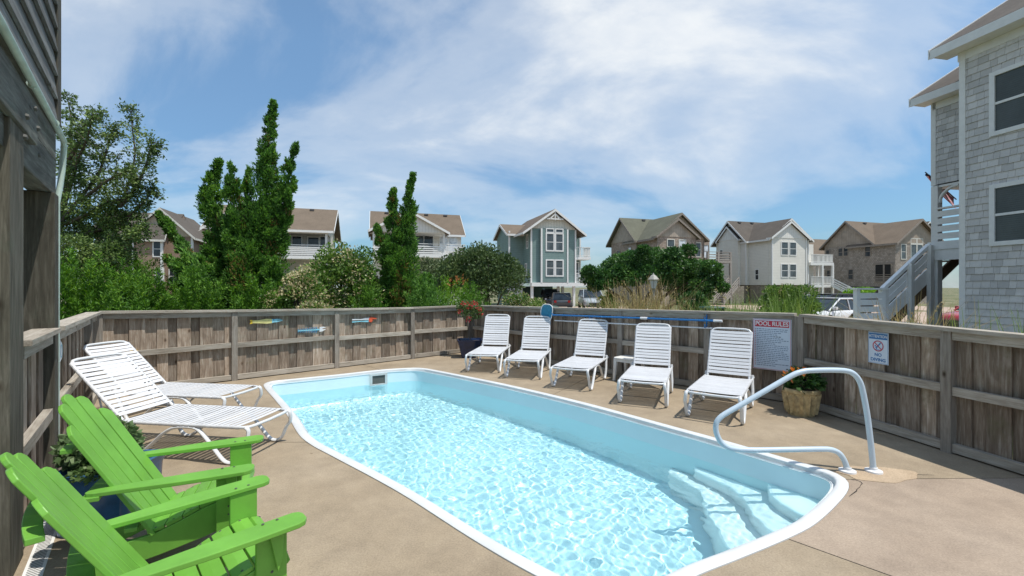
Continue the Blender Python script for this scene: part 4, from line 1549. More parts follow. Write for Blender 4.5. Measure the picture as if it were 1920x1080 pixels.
# ------------------------------------------------------------------ pots and their plants
def square_pot(name, loc, rz, wt, wb, h, mat, label, soil=True):
    root = empty(name, loc, rz, label, 'planter')
    mb = MB()
    pr = [(wb * .5, 0.0), (wb * .52, 0.02), (wt * .5 * 0.96, h * 0.82), (wt * .5, h * 0.88), (wt * .53, h), (wt * .47, h), (wt * .45, h * 0.86), (wt * .42, h * 0.82)]
    mb.lathe([(r_, z) for r_, z in pr], 40, sq=9)
    mb.build('pot_body', mat, root, smooth=35)
    mb = MB(); mb.lathe([(wt * .455, h * 0.87), (0.0, h * 0.90)], 40, sq=9); mb.build('soil', M['soil'], root)
    return root

LV_dark = leafmat('dark glossy leaf', [(0.0, (0.012, 0.035, 0.010)), (0.5, (0.035, 0.085, 0.022)), (1.0, (0.075, 0.15, 0.045))], 0.4, 0.2, 6)
LV_ivy = leafmat('grey green leaf', [(0.0, (0.04, 0.075, 0.03)), (0.5, (0.12, 0.19, 0.075)), (1.0, (0.26, 0.33, 0.17))], 0.5, 0.25, 8)
LV_trail = leafmat('trailing leaf', [(0.0, (0.04, 0.08, 0.02)), (0.5, (0.10, 0.17, 0.05)), (1.0, (0.2, 0.28, 0.09))], 0.5, 0.25, 8)
LV_rose = leafmat('light flowering shrub leaf', [(0.0, (0.04, 0.08, 0.02)), (0.5, (0.12, 0.20, 0.06)), (1.0, (0.30, 0.36, 0.17))], 0.5, 0.3, 8)
PT_red = leafmat('red petal', [(0.0, (0.35, 0.015, 0.03)), (0.5, (0.6, 0.04, 0.06)), (1.0, (0.75, 0.16, 0.17))], 0.5, 0.35, 8)
PT_org = leafmat('orange petal', [(0.0, (0.55, 0.12, 0.02)), (0.5, (0.75, 0.22, 0.05)), (1.0, (0.8, 0.4, 0.15))], 0.5, 0.35, 8)

def ball(n, c, rad, squash=(1, 1, 1), shell=0.5, low=-1.0):
    D = unit(NP.normal(size=(n * 2, 3)))
    D = D[D[:, 2] > low][:n]
    rr_ = rad * (shell + (1 - shell) * NP.random((len(D), 1)) ** 0.6)
    return np.array(c) + D * rr_ * np.array(squash), D

def plant(name, loc, label, cat='plant'):
    return empty(name, loc, 0, label, cat)

# blue square planter beside the chairs
bp_ = Vector((-2.83, 3.13, 0))
square_pot('square_planter', bp_, math.radians(5), 0.46, 0.40, 0.42, M['bluepot'], 'large slate blue square planter behind the green armchairs')
pl = plant('leafy_plant', bp_ + Vector((0, 0, 0.365)), 'bushy grey green plant growing in the blue square planter')
P1, D1 = ball(2000, (-0.10, 0.02, 0.16), 0.20, (1.1, 1.0, 0.85), 0.45, -0.6)
P1b, D1b = ball(800, (-0.2, 0.1, 0.26), 0.12, (1, 1, 0.8), 0.4, -0.6)
P1 = np.concatenate([P1, P1b]); D1 = np.concatenate([D1, D1b])
leaves('leaves', P1, D1 * 0.8 + NP.normal(size=P1.shape) * 0.6 + np.array((0, 0, -0.2)), NP.uniform(0.03, 0.06, len(P1)), LV_ivy, pl, 0.8, 0.12)
P2, D2 = ball(650, (0.07, -0.10, 0.045), 0.19, (1.0, 1.0, 0.35), 0.5, -0.2)
leaves('trailing_leaves', P2, D2 + NP.normal(size=P2.shape) * 0.5, NP.uniform(0.02, 0.04, len(P2)), LV_trail, pl, 0.8, 0.1)
mb = MB()
r = random.Random(5)
for k in range(14):
    a = r.uniform(0, 6.28); 
    mb.tube([(-0.08 + 0.03 * math.cos(a), 0.02 + 0.03 * math.sin(a), 0), (-0.1 + 0.12 * math.cos(a), 0.03 + 0.12 * math.sin(a), 0.12), (-0.1 + 0.17 * math.cos(a), 0.03 + 0.17 * math.sin(a), 0.24)], 0.004, 5)
mb.build('stems', M['bark'], pl)

# navy pot with red flowers in the far corner
np_ = Vector((-1.00, 10.50, 0))
square_pot('square_planter', np_, math.radians(4), 0.56, 0.36, 0.42, M['navy'], 'dark navy glazed square pot in the far fence corner')
pl = plant('red_flowering_plant', np_ + Vector((0, 0, 0.37)), 'red flowering plant on a thin stem growing in the navy corner pot')
mb = MB(); mb.tube([(0, 0, 0), (0.01, 0, 0.2), (-0.01, 0.01, 0.42), (0, 0, 0.6)], 0.009, 6, rr=[0.01, 0.009, 0.008, 0.006])
stem_o = None
cl = [(0, 0, 0.64, 0.16), (-0.17, 0.02, 0.72, 0.13), (0.18, 0, 0.66, 0.13), (-0.08, 0, 0.86, 0.12), (0.1, 0.02, 0.84, 0.13), (0.22, 0.02, 0.75, 0.09), (-0.22, 0, 0.84, 0.08), (0, 0.05, 0.75, 0.15)]
for c in cl:
    mb.tube([(0, 0, 0.45), (c[0] * .5, c[1] * .5, 0.6), c[:3]], 0.004, 5)
mb.build('stems', M['bark'], pl)
PP, DD = [], []
for c in cl:
    p, d = ball(240, c[:3], c[3], (1, 1, .9), 0.3); PP.append(p); DD.append(d)
PP = np.concatenate(PP); DD = np.concatenate(DD)
leaves('leaves', PP, DD + NP.normal(size=PP.shape) * .6, NP.uniform(0.04, 0.075, len(PP)), LV_rose, pl, 0.4)
for k_, c in enumerate([(0.07, -0.1, 0.90, .06), (-0.14, -0.1, 0.90, .045), (-0.24, -0.08, 0.74, .045), (-0.20, -0.09, 0.68, .045), (0.26, -0.08, 0.68, .06), (0.22, -0.1, 0.78, .045), (-0.03, -0.12, 0.52, .06), (0.0, -0.1, 0.57, .04), (0.02, -0.13, 0.82, .06), (-0.05, -0.12, 0.9, .05), (0.14, -0.1, 0.9, .05)]):
    p, d = ball(16, c[:3], c[3], (1, 1, .9), 0.3)
    leaves('flower_cluster', p, d + NP.normal(size=p.shape) * .5, NP.uniform(0.03, 0.05, len(p)), PT_red, pl, 0.8, 0.15)

# cast stone pot by the rail
cp_ = G(1507, 779) + Vector((0, 0.05, 0))
sp = empty('stone_pot', cp_, 0.3, 'round tan cast stone pot with raised leaf pattern by the fence', 'planter')
mb = MB()
mb.lathe([(0.0, 0.0), (0.145, 0.0), (0.15, 0.02), (0.165, 0.10), (0.182, 0.20), (0.198, 0.29), (0.212, 0.30), (0.216, 0.335), (0.205, 0.35), (0.188, 0.345), (0.182, 0.30)], 40)
mb.build('pot_body', M['stonepot'], sp, smooth=35)
for k in range(16):
    a = 2 * math.pi * k / 16
    mb = MB()
    pts_ = []
    for z, w_ in ((0.03, 0.012), (0.10, 0.03), (0.18, 0.036), (0.24, 0.028), (0.285, 0.004)):
        rad = 0.15 + (z / 0.29) * 0.046
        pts_.append((z, w_, rad))
    vs = []
    for z, w_, rad in pts_:
        for s_, o_q in ((-1, 0.001), (0, 0.028), (1, 0.001)):
            aa = a + s_ * w_ / rad
            vs.append((math.cos(aa) * (rad + o_q), math.sin(aa) * (rad + o_q), z))
    fs = [(3 * i + j, 3 * i + j + 1, 3 * i + j + 4, 3 * i + j + 3) for i in range(4) for j in range(2)]
    mb.add(vs, fs)
    mb.build('relief_leaf', M['stonepot'], sp)
mb = MB(); mb.lathe([(0.185, 0.31), (0.0, 0.325)], 24); mb.build('soil', M['soil'], sp)
pl = plant('orange_flowering_plant', cp_ + Vector((0, 0, 0.31)), 'dark leaved plant with small orange flowers in the stone pot')
P1, D1 = ball(420, (0.03, 0, 0.10), 0.19, (1.05, 1.0, 0.8), 0.5, -0.3)
leaves('leaves', P1, D1 + NP.normal(size=P1.shape) * .45, NP.uniform(0.06, 0.11, len(P1)), LV_dark, pl, 0.6, 0.1)
for c in [(-0.17, -0.05, 0.17), (-0.21, -0.05, 0.20), (-0.07, -0.08, 0.26), (-0.03, -0.05, 0.28), (-0.13, 0.0, 0.24)]:
    p, d = ball(6, c, 0.03, (1, 1, 1.0), 0.2)
    leaves('flower', p, d + np.array((0, 0, .5)), NP.uniform(0.04, 0.07, len(p)), PT_org, pl, 0.5, 0.1)
mb = MB()
for k in range(9):
    a = k * 0.7
    mb.tube([(0, 0, 0), (0.07 * math.cos(a), 0.07 * math.sin(a), 0.1), (0.13 * math.cos(a) - 0.03, 0.13 * math.sin(a), 0.2)], 0.004, 5)
mb.build('stems', M['bark'], pl)

# ------------------------------------------------------------------ far houses
M['teal'] = siding('teal lap siding', (0.19, 0.275, 0.26), 0.19, 'lap')
M['cream'] = siding('cream board and batten', (0.66, 0.63, 0.54), 0.30, 'batten')
M['whitelap'] = siding('off white lap siding', (0.76, 0.73, 0.66), 0.19, 'lap', 0.05)
M['whitebat'] = siding('off white board and batten', (0.76, 0.74, 0.69), 0.30, 'batten', 0.05)
M['beigelap'] = siding('beige lap siding', (0.42, 0.38, 0.33), 0.19, 'lap', 0.06)
M['tanlap'] = siding('tan brown lap siding', (0.30, 0.215, 0.16), 0.19, 'lap', 0.08)
M['tangable'] = siding('tan board and batten', (0.50, 0.42, 0.31), 0.30, 'batten', 0.06)
M['greylap'] = siding('pale grey lap siding', (0.52, 0.51, 0.47), 0.19, 'lap', 0.06)
M['brownshingle'] = siding('weathered brown shingle', (0.46, 0.37, 0.305), kind='shingle', var=0.25)
M['browngable'] = siding('weathered board and batten', (0.42, 0.355, 0.29), 0.30, 'batten', 0.2)
M['greyshingle'] = siding('weathered grey brown shingle', (0.42, 0.365, 0.315), kind='shingle', var=0.22)
M['greygable'] = siding('dark weathered board and batten', (0.37, 0.305, 0.245), 0.30, 'batten', 0.2)
M['lattice'] = siding('crossed lattice skirt', (0.36, 0.31, 0.25), kind='shingle', var=0.15)
M['whiteskirt'] = siding('white slatted skirt', (0.62, 0.63, 0.62), 0.22, 'lap')
M['roofbrown'] = roofmat('brown asphalt roof', (0.155, 0.122, 0.096))
M['rooftan'] = roofmat('tan asphalt roof', (0.172, 0.134, 0.100))
M['roofgreen'] = roofmat('olive asphalt roof', (0.135, 0.135, 0.10))
M['roofgrey'] = roofmat('grey brown asphalt roof', (0.115, 0.099, 0.084))
M['trimb'] = plain('weathered trim', (0.26, 0.22, 0.185), 0.8, var=0.2)
M['trimc'] = plain('cream trim', (0.62, 0.60, 0.54), 0.6)
M['deckwood'] = plain('weathered deck lumber', (0.32, 0.285, 0.25), 0.85, var=0.25)
M['vent'] = plain('roof vent metal', (0.10, 0.09, 0.085), 0.6)
TH = math.radians(17)

def house_root(px, Y, label, th=TH, name='beach_house'):
    return empty(name, ((px - CX) / F * Y, Y, 0), th, label, 'house')

def uvmap(axis):
    return (lambda u, v, z: (u, v, z)) if axis == 'y' else (lambda u, v, z: (v, u, z))

def gable(root, wall_m, roof_m, trim_m, x0, x1, y0, y1, z0, ze, zr, axis='y', oh=0.40, ohv=0.40, gm=None, walls=True, ends=(1, 1), um=None, vents=0):
    Pm = uvmap(axis)
    u0, u1, v0, v1 = (x0, x1, y0, y1) if axis == 'y' else (y0, y1, x0, x1)
    um = (u0 + u1) / 2 if um is None else um
    sl0 = (zr - ze) / (um - u0); sl1 = (zr - ze) / (u1 - um)
    if walls:
        mb = MB()
        prof = [(u0, z0), (u1, z0), (u1, ze), (um, zr), (u0, ze)]
        vs = [Pm(u, v, z) for v in (v0, v1) for u, z in prof]
        mb.add(vs, [(0, 1, 2, 3, 4), (9, 8, 7, 6, 5)] + [(i, (i + 1) % 5, 5 + (i + 1) % 5, 5 + i) for i in (0, 1, 4)])
        mb.build('wall', wall_m, root)
    t = 0.13
    w0, w1 = v0 - ohv * ends[0], v1 + ohv * ends[1]
    mb = MB()
    for (ue, sl, sg) in ((u0 - oh, sl0, -1), (u1 + oh, sl1, 1)):
        zb = ze - sl * oh
        lift = 0.03
        vs = []
        for v in (w0, w1):
            vs += [Pm(ue, v, zb + lift), Pm(um, v, zr + lift), Pm(um, v, zr + t + lift), Pm(ue, v, zb + t + lift)]
        mb.add(vs, MB.BOXF[:0] + [(0, 1, 2, 3), (7, 6, 5, 4), (0, 4, 5, 1), (1, 5, 6, 2), (2, 6, 7, 3), (3, 7, 4, 0)])
    roof = mb.build('roof', roof_m, root)
    for k in range(vents):
        v = w0 + (w1 - w0) * (k + 0.8) / (vents + 0.6)
        side = -1
        uu = um - (um - u0) * 0.10
        zz = zr - sl0 * (um - u0) * 0.10 + t
        mb = MB()
        a = Pm(uu, v, zz)
        mb.box(a[0] - 0.2, a[0] + 0.2, a[1] - 0.2, a[1] + 0.2, a[2], a[2] + 0.17)
        mb.build('roof_vent', M['vent'], roof)
    for e, v in ((0, w0), (1, w1)):
        if not ends[e]: continue
        s = -1 if e == 0 else 1
        for (ue, sl) in ((u0 - oh, sl0), (u1 + oh, sl1)):
            mb = MB()
            zb = ze - sl * oh
            q = 0.018 * s
            vs = [Pm(ue, v + q, zb - 0.10), Pm(um, v + q, zr - 0.10), Pm(um, v + q, zr + t + 0.02), Pm(ue, v + q, zb + t + 0.02)]
            vs += [Pm(ue, v + 3 * q, zb - 0.10), Pm(um, v + 3 * q, zr - 0.10), Pm(um, v + 3 * q, zr + t + 0.02), Pm(ue, v + 3 * q, zb + t + 0.02)]
            mb.add(vs, [(0, 1, 2, 3), (7, 6, 5, 4), (0, 4, 5, 1), (1, 5, 6, 2), (2, 6, 7, 3), (3, 7, 4, 0)])
            mb.build('rake_board', trim_m, root)
    for (ue, sl, sg) in ((u0 - oh, sl0, -1), (u1 + oh, sl1, 1)):
        mb = MB()
        zb = ze - sl * oh
        a, b = ue + sg * 0.004, ue + sg * 0.05
        p = Pm(min(a, b), w0 + 0.02, 0), Pm(max(a, b), w1 - 0.02, 0)
        mb.box(min(p[0][0], p[1][0]), max(p[0][0], p[1][0]), min(p[0][1], p[1][1]), max(p[0][1], p[1][1]), zb - 0.07, zb + t + 0.01)
        mb.build('fascia', trim_m, root)
    if gm:
        for e, v, s in ((0, v0, -1), (1, v1, 1)):
            if not ends[e]: continue
            mb = MB()
            a, b = v + s * 0.004, v + s * 0.045
            for vv in (a, b): pass
            vs = [Pm(u, vv, z) for vv in (a, b) for u, z in ((u0 + 0.02, ze - 0.12), (u1 - 0.02, ze - 0.12), (u1 - 0.02, ze - 0.02), (um, zr - 0.05), (u0 + 0.02, ze - 0.02))]
            mb.add(vs, [(0, 1, 2, 3, 4), (9, 8, 7, 6, 5)] + [(i, (i + 1) % 5, 5 + (i + 1) % 5, 5 + i) for i in range(5)])
            mb.build('gable_panel', gm, root)
    return roof

def corner_trim(root, m, pts, z0, z1, w=0.16):
    for (x, y) in pts:
        mb = MB(); mb.box(x - w / 2, x + w / 2, y - w / 2, y + w / 2, z0, z1)
        mb.build('corner_board', m, root)

_wm = {}
FACE = {'front': 0.0, 'left': -math.pi / 2, 'right': math.pi / 2}
def window(root, face, c, zc, plane, w, h, trim=None, glass='glass', rails=1, tw=0.10, name='window'):
    trim = trim or M['trimw']
    k = (w, h, trim.name, glass, rails, tw)
    if k not in _wm:
        mb = MB()
        for (x0, x1, z0, z1) in ((-w / 2 - tw, w / 2 + tw, h / 2, h / 2 + tw), (-w / 2 - tw, w / 2 + tw, -h / 2 - tw, -h / 2), (-w / 2 - tw, -w / 2, -h / 2, h / 2), (w / 2, w / 2 + tw, -h / 2, h / 2)):
            mb.box(x0, x1, -0.05, 0.06, z0, z1)
        f = mb.mesh('window', trim)
        mb = MB(); mb.box(-w / 2, w / 2, -0.012, 0.05, -h / 2, h / 2); g = mb.mesh('pane', M[glass])
        mb = MB(); mb.box(-w / 2, w / 2, -0.030, -0.0125, -0.03, 0.03); s_ = mb.mesh('sash_rail', trim)
        _wm[k] = (f, g, s_)
    f, g, s_ = _wm[k]
    pos = {'front': (c, plane, zc), 'left': (plane, c, zc), 'right': (plane, c, zc)}[face]
    o = link(name, f, root, Matrix.Translation(pos) @ Matrix.Rotation(FACE[face], 4, 'Z'))
    link('pane', g, o)
    for i in range(rails):
        link('sash_rail', s_, o, Matrix.Translation((0, 0, h * ((i + 1) / (rails + 1) - 0.5))))
    return o

def pbox(root, name, m, x0, x1, y0, y1, z0, z1):
    mb = MB(); mb.box(x0, x1, y0, y1, z0, z1)
    return mb.build(name, m, root)

def railing(root, m, pts, z, h=1.0, rails=4, balusters=0, rw=0.09, name='railing'):
    """rails between posts round an open deck edge, each run a part with its posts beneath it"""
    for a, b in zip(pts, pts[1:]):
        a, b = Vector((*a, 0)), Vector((*b, 0))
        mb = MB()
        mb.bar(a + Vector((0, 0, z + h)), b + Vector((0, 0, z + h)), 0.12, 0.06)
        if balusters:
            n = max(2, int((b - a).length / 0.16))
            for k in range(n):
                p = a.lerp(b, (k + .5) / n)
                mb.bar(p + Vector((0, 0, z + 0.1)), p + Vector((0, 0, z + h - 0.03)), 0.045, 0.045)
            mb.bar(a + Vector((0, 0, z + 0.1)), b + Vector((0, 0, z + 0.1)), 0.05, 0.08)
        else:
            for k in range(rails):
                zz = z + 0.12 + (h - 0.16) * k / rails
                mb.bar(a + Vector((0, 0, zz)), b + Vector((0, 0, zz)), 0.04, 0.125)
        mb.build(name, m, root)

def stairs(root, m, tm, a, b, w, n=12, rail_m=None):
    """a flight from a (bottom) to b (top)"""
    a, b = Vector(a), Vector(b)
    d = b - a
    hd = Vector((d.x, d.y, 0)).normalized()
    sd = Vector((-hd.y, hd.x, 0))
    for s in (-1, 1):
        mb = MB(); mb.bar(a + sd * s * w / 2, b + sd * s * w / 2, 0.05, 0.28); mb.build('stringer', m, root)
    mb = MB()
    for k in range(n):
        p = a + d * ((k + 0.5) / n)
        mb.bar(p - sd * (w / 2 - .03) + Vector((0, 0, .08)), p + sd * (w / 2 - .03) + Vector((0, 0, .08)), 0.27, 0.04)
    mb.build('tread', tm, root)
    for s in (-1, 1):
        mb = MB()
        for hh in (0.35, 0.62, 0.92):
            mb.bar(a + sd * s * (w / 2 + .05) + Vector((0, 0, hh)), b + sd * s * (w / 2 + .05) + Vector((0, 0, hh)), 0.05, 0.09)
        mb.build('stair_rail', rail_m or m, root)
        for t in (0.03, 0.5, 0.97):
            p = a + d * t + sd * s * (w / 2 + .06)
            mb = MB(); mb.bar(p + Vector((0, 0, -0.2)), p + Vector((0, 0, 0.97)), 0.1, 0.1); mb.build('post', rail_m or m, root)

GD = GZ
# teal house with the open car port -------------------------------------------------------------
h = house_root(996, 45, 'teal blue house with white trim and an open car port beneath')
gable(h, M['teal'], M['roofbrown'], M['trimw'], 0, 4.9, 0.0, 8, 2.1, 7.75, 9.5, 'y', oh=1.05, ohv=0.5, gm=M['cream'])
gable(h, M['teal'], M['rooftan'], M['trimw'], -1.55, 0.6, 2.6, 7.6, 2.1, 7.3, 8.5, 'x', oh=0.35, ohv=0.35)
pbox(h, 'wall', M['teal'], 4.92, 6.3, 1.8, 7.8, 2.1, 7.35)
pbox(h, 'bay', M['teal'], 0.98, 3.89, -0.32, -0.003, 2.15, 7.55)
corner_trim(h, M['trimw'], [(0, 0), (4.9, 0), (1.0, -0.31), (3.87, -0.31), (-1.55, 2.6), (6.3, 1.8)], 2.1, 7.6)
pbox(h, 'belt_board', M['trimw'], -0.06, 5.0, -0.36, 0.3, 1.72, 2.10)
pbox(h, 'belt_board', M['trimw'], -1.6, -0.07, 2.45, 2.9, 1.80, 2.10)
for zc, hh in ((6.25, 1.65), (3.6, 1.5)):
    for x in (1.93, 2.94):
        window(h, 'front', x, zc, -0.325, 0.72, hh, glass='glassgrey', tw=0.13)
for x in (1.93, 2.94):
    window(h, 'front', x, 7.42, -0.325, 0.72, 0.28, rails=0, glass='glassgrey', tw=0.1)
window(h, 'left', 1.2, 6.4, 0.0, 0.4, 1.3); window(h, 'left', 1.6, 3.5, 0.0, 0.4, 1.1)
window(h, 'front', 5.7, 3.5, 1.8, 0.7, 1.6)
pbox(h, 'balcony_floor', M['trimw'], 4.95, 6.75, 0.1, 1.78, 4.55, 4.85); railing(h, M['trimw'], [(5.0, 0.15), (6.7, 0.15), (6.7, 1.7)], 4.85, 1.0, balusters=1)
pbox(h, 'balcony_floor', M['trimw'], 4.95, 6.75, 0.1, 1.78, 1.75, 2.08); railing(h, M['trimw'], [(5.0, 0.15), (6.7, 0.15), (6.7, 1.7)], 2.08, 1.0, balusters=1)
for (x, y) in ((0.1, 0.05), (4.75, 0.05), (3.6, 1.5), (4.6, 2.6), (6.65, 0.2)):
    pbox(h, 'post', M['trimw'], x - 0.12, x + 0.12, y - 0.12, y + 0.12, GD, 1.72)
pbox(h, 'carport_wall', M['teal'], 0.2, 4.8, 6.0, 6.2, GD, 1.72)
pbox(h, 'carport_wall', M['teal'], -1.5, -0.1, 2.75, 7.4, GD, 1.8)
pbox(h, 'skirt', M['whiteskirt'], -1.75, -0.12, 2.40, 2.46, GD, 1.75)
# gable truss
mb = MB()
for (a, b) in (((1.55, 8.62), (3.35, 8.62)), ((2.45, 8.5), (2.45, 9.4)), ((1.9, 8.62), (2.45, 9.15)), ((3.0, 8.62), (2.45, 9.15))):
    mb.bar((a[0], -0.42, a[1]), (b[0], -0.42, b[1]), 0.09, 0.12)
mb.build('gable_truss', M['trimw'], h)

# brown shingle house with olive roof -------------------------------------------------------------
h = house_root(1227, 50, 'weathered brown shingle house with an olive roof and two nested front gables')
gable(h, M['brownshingle'], M['roofgreen'], M['trimb'], -0.30, 9.2, 3.2, 9.07, GD, 7.45, 10.2, 'x', oh=0.5, ohv=0.5, gm=M['browngable'], vents=2)
gable(h, M['brownshingle'], M['roofgreen'], M['trimb'], 0.0, 6.7, 0.0, 6.1, GD, 7.35, 10.0, 'y', oh=0.45, ohv=0.45, gm=M['browngable'], ends=(1, 0))
gable(h, M['brownshingle'], M['roofgreen'], M['trimb'], 0.02, 5.1, -0.55, -0.01, GD, 7.45, 9.25, 'y', oh=0.4, ohv=0.35, gm=M['browngable'], ends=(1, 0))
corner_trim(h, M['trimb'], [(0.02, -0.55), (5.1, -0.55), (6.7, 0), (-0.3, 3.2)], 1.8, 7.4, 0.12)
for x, g_ in ((1.75, 'glassgrey'), (3.3, 'glasslight')):
    window(h, 'front', x, 6.2, -0.555, 0.85, 1.55, trim=M['trimc'], glass=g_)
window(h, 'front', 5.9, 6.0, -0.003, 0.65, 1.55, trim=M['trimc'], glass='glassgrey')
for x in (1.75, 3.3): window(h, 'front', x, 3.4, -0.555, 0.85, 1.45, trim=M['trimc'])
window(h, 'left', 1.8, 6.0, 0.0, 0.5, 1.3, trim=M['trimb']); window(h, 'left', 4.6, 5.9, -0.30, 0.6, 1.2, trim=M['trimb'], glass='glasslight'); window(h, 'left', 7.2, 5.6, -0.30, 0.5, 1.3, trim=M['trimb'])
window(h, 'left', 6.2, 3.2, -0.30, 0.6, 1.3, trim=M['trimb'])
pbox(h, 'wall', M['brownshingle'], 6.72, 9.1, 1.8, 3.19, GD, 7.2)
for x in (7.5, 8.5): window(h, 'front', x, 6.0, 1.795, 0.8, 1.5, trim=M['trimb'], glass='glassgrey' if x < 8 else 'glasslight')
window(h, 'front', 7.7, 3.2, 1.795, 0.9, 1.9, trim=M['trimb'])
for z in (4.75, 1.95):
    pbox(h, 'balcony_floor', M['deckwood'], 6.72, 10.2, -0.6, 1.78, z - 0.28, z)
    railing(h, M['deckwood'], [(6.75, -0.55), (10.15, -0.55), (10.15, 1.7)], z, 1.0, rails=3)
for (x, y) in ((8.3, -0.5), (10.1, -0.5), (10.1, 1.6), (6.85, -0.5)):
    pbox(h, 'post', M['deckwood'], x - 0.11, x + 0.11, y - 0.11, y + 0.11, GD, 5.75 if y < 0 else 5.7)
stairs(h, M['deckwood'], M['deckwood'], (6.6, -2.4, GD + .1), (9.9, -1.3, 1.9), 1.1, 10)
pbox(h, 'skirt', M['lattice'], 10.3, 13.2, 0.6, 0.7, GD, 1.75)
pbox(h, 'garage_shade_panel', M['dark'], 1.6, 4.3, -0.60, -0.556, GD, 1.8)  # dark panel on a closed wall, paints the shade of a garage opening

# white and beige house -------------------------------------------------------------
h = house_root(1441, 54, 'off white house with beige side wall, brown roof and white balconies')
gable(h, M['whitelap'], M['roofgrey'], M['trimw'], -0.35, 8.3, 3.1, 8.3, 1.9, 7.8, 10.35, 'x', oh=0.5, ohv=0.5, gm=M['whitebat'], vents=4)
gable(h, M['whitelap'], M['roofgrey'], M['trimw'], 0.0, 6.3, 0.0, 5.7, 1.9, 7.65, 9.95, 'y', oh=0.45, ohv=0.45, gm=M['whitebat'], ends=(1, 0))
gable(h, M['whitelap'], M['roofgrey'], M['trimw'], 0.02, 5.4, -0.5, -0.01, 1.9, 7.75, 9.55, 'y', oh=0.4, ohv=0.3, gm=M['whitebat'], ends=(1, 0))
gable(h, M['whitelap'], M['roofgrey'], M['trimw'], -0.75, -0.36, 4.0, 7.4, 1.9, 8.0, 9.6, 'x', oh=0.3, ohv=0.25, gm=M['whitebat'], ends=(1, 0))
corner_trim(h, M['trimw'], [(0.02, -0.5), (5.4, -0.5), (6.3, 0), (-0.35, 3.1)], 1.9, 7.7)
for zc in (6.35, 3.65):
    for x in (1.95, 3.25):
        window(h, 'front', x, zc, -0.505, 0.95, 1.5, glass='glassgrey')
window(h, 'front', 5.85, 3.8, -0.003, 0.4, 1.0)
for zc in (6.1, 3.2):
    window(h, 'left', 6.9, zc, -0.755, 0.45, 1.1)
window(h, 'left', 1.7, 3.2, 0.0, 0.45, 1.2); window(h, 'left', 8.0, 6.0, -0.35, 0.4, 1.1)
pbox(h, 'skirt', M['lattice'], 0.06, 6.2, 0.1, 2.9, GD, 1.88); pbox(h, 'skirt', M['lattice'], -0.25, 8.2, 3.2, 8.2, GD, 1.88)
pbox(h, 'wall', M['whitelap'], 6.32, 9.6, 1.9, 3.09, 1.9, 7.3)
for zc in (6.1, 3.4):
    for x in (7.0, 7.7): window(h, 'front', x, zc, 1.895, 0.5, 1.2, trim=M['trimw'])
for z in (4.75, 1.95):
    pbox(h, 'balcony_floor', M['trimw'], 6.33, 10.2, -0.4, 1.88, z - 0.35, z)
    railing(h, M['trimw'], [(6.4, -0.35), (10.1, -0.35), (10.1, 1.8)], z, 1.0, balusters=1)
for (x, y) in ((10.08, -0.3), (10.08, 1.7), (8.3, -0.3)):
    pbox(h, 'post', M['trimw'], x - 0.12, x + 0.12, y - 0.12, y + 0.12, GD, 4.4 if x < 9 else 4.4)
stairs(h, M['trimw'], M['trimw'], (11.6, -3.4, GD + .1), (9.3, -0.7, 1.9), 1.1, 10)

# grey brown shingle house -------------------------------------------------------------
h = house_root(1679, 53, 'grey brown shingle house with a tan roof behind the white outside stairs')
gable(h, M['greyshingle'], M['rooftan'], M['trimb'], 0.0, 9.0, 2.5, 8.78, GD, 7.25, 10.2, 'x', oh=0.45, ohv=0.45, gm=M['greygable'], vents=2)
gable(h, M['greyshingle'], M['rooftan'], M['trimb'], -0.02, 8.0, 0.0, 5.6, GD, 7.05, 9.8, 'y', oh=0.45, ohv=0.45, gm=M['greygable'], ends=(1, 0))
for y in (6.55, 5.85): window(h, 'left', y, 6.3, 0.0, 0.5, 1.0, trim=M['trimb'])
window(h, 'left', 3.1, 6.15, -0.025, 0.6, 1.2, trim=M['trimb']); window(h, 'left', 5.2, 3.3, -0.025, 0.55, 1.2, trim=M['trimb']); window(h, 'left', 8.2, 3.4, 0.0, 0.4, 1.0, trim=M['trimb']); window(h, 'left', 8.3, 6.2, 0.0, 0.4, 1.0, trim=M['trimb'])
window(h, 'front', 1.35, 5.9, -0.003, 0.75, 1.7, trim=M['trimc'], glass='glassgrey')
for x in (3.1, 4.2):
    window(h, 'front', x, 5.9, -0.003, 0.9, 1.8, trim=M['trimc'], glass='glassgrey', rails=0); window(h, 'front', x, 7.25, -0.003, 0.9, 0.5, trim=M['trimc'], rails=0, glass='glasslight')
pbox(h, 'porch_shade_panel', M['dark'], -0.045, -0.022, 0.5, 2.2, 2.3, 4.4); railing(h, M['trimb'], [(-0.12, 2.25), (-0.12, 0.1)], 2.2, 0.95)  # no real recess: its shade is a dark panel on the wall
pbox(h, 'porch_beam', M['trimb'], -0.10, -0.023, 0.0, 2.45, 4.42, 4.62)
for y in (0.12, 1.2): pbox(h, 'post', M['trimb'], -0.15, -0.05, y - 0.08, y + 0.08, 2.2, 4.42)
pbox(h, 'garage_shade_panel', M['dark'], -0.06, -0.023, -0.0, 5.2, GD, 1.7)  # another flat panel, garage shade put into its dark colour

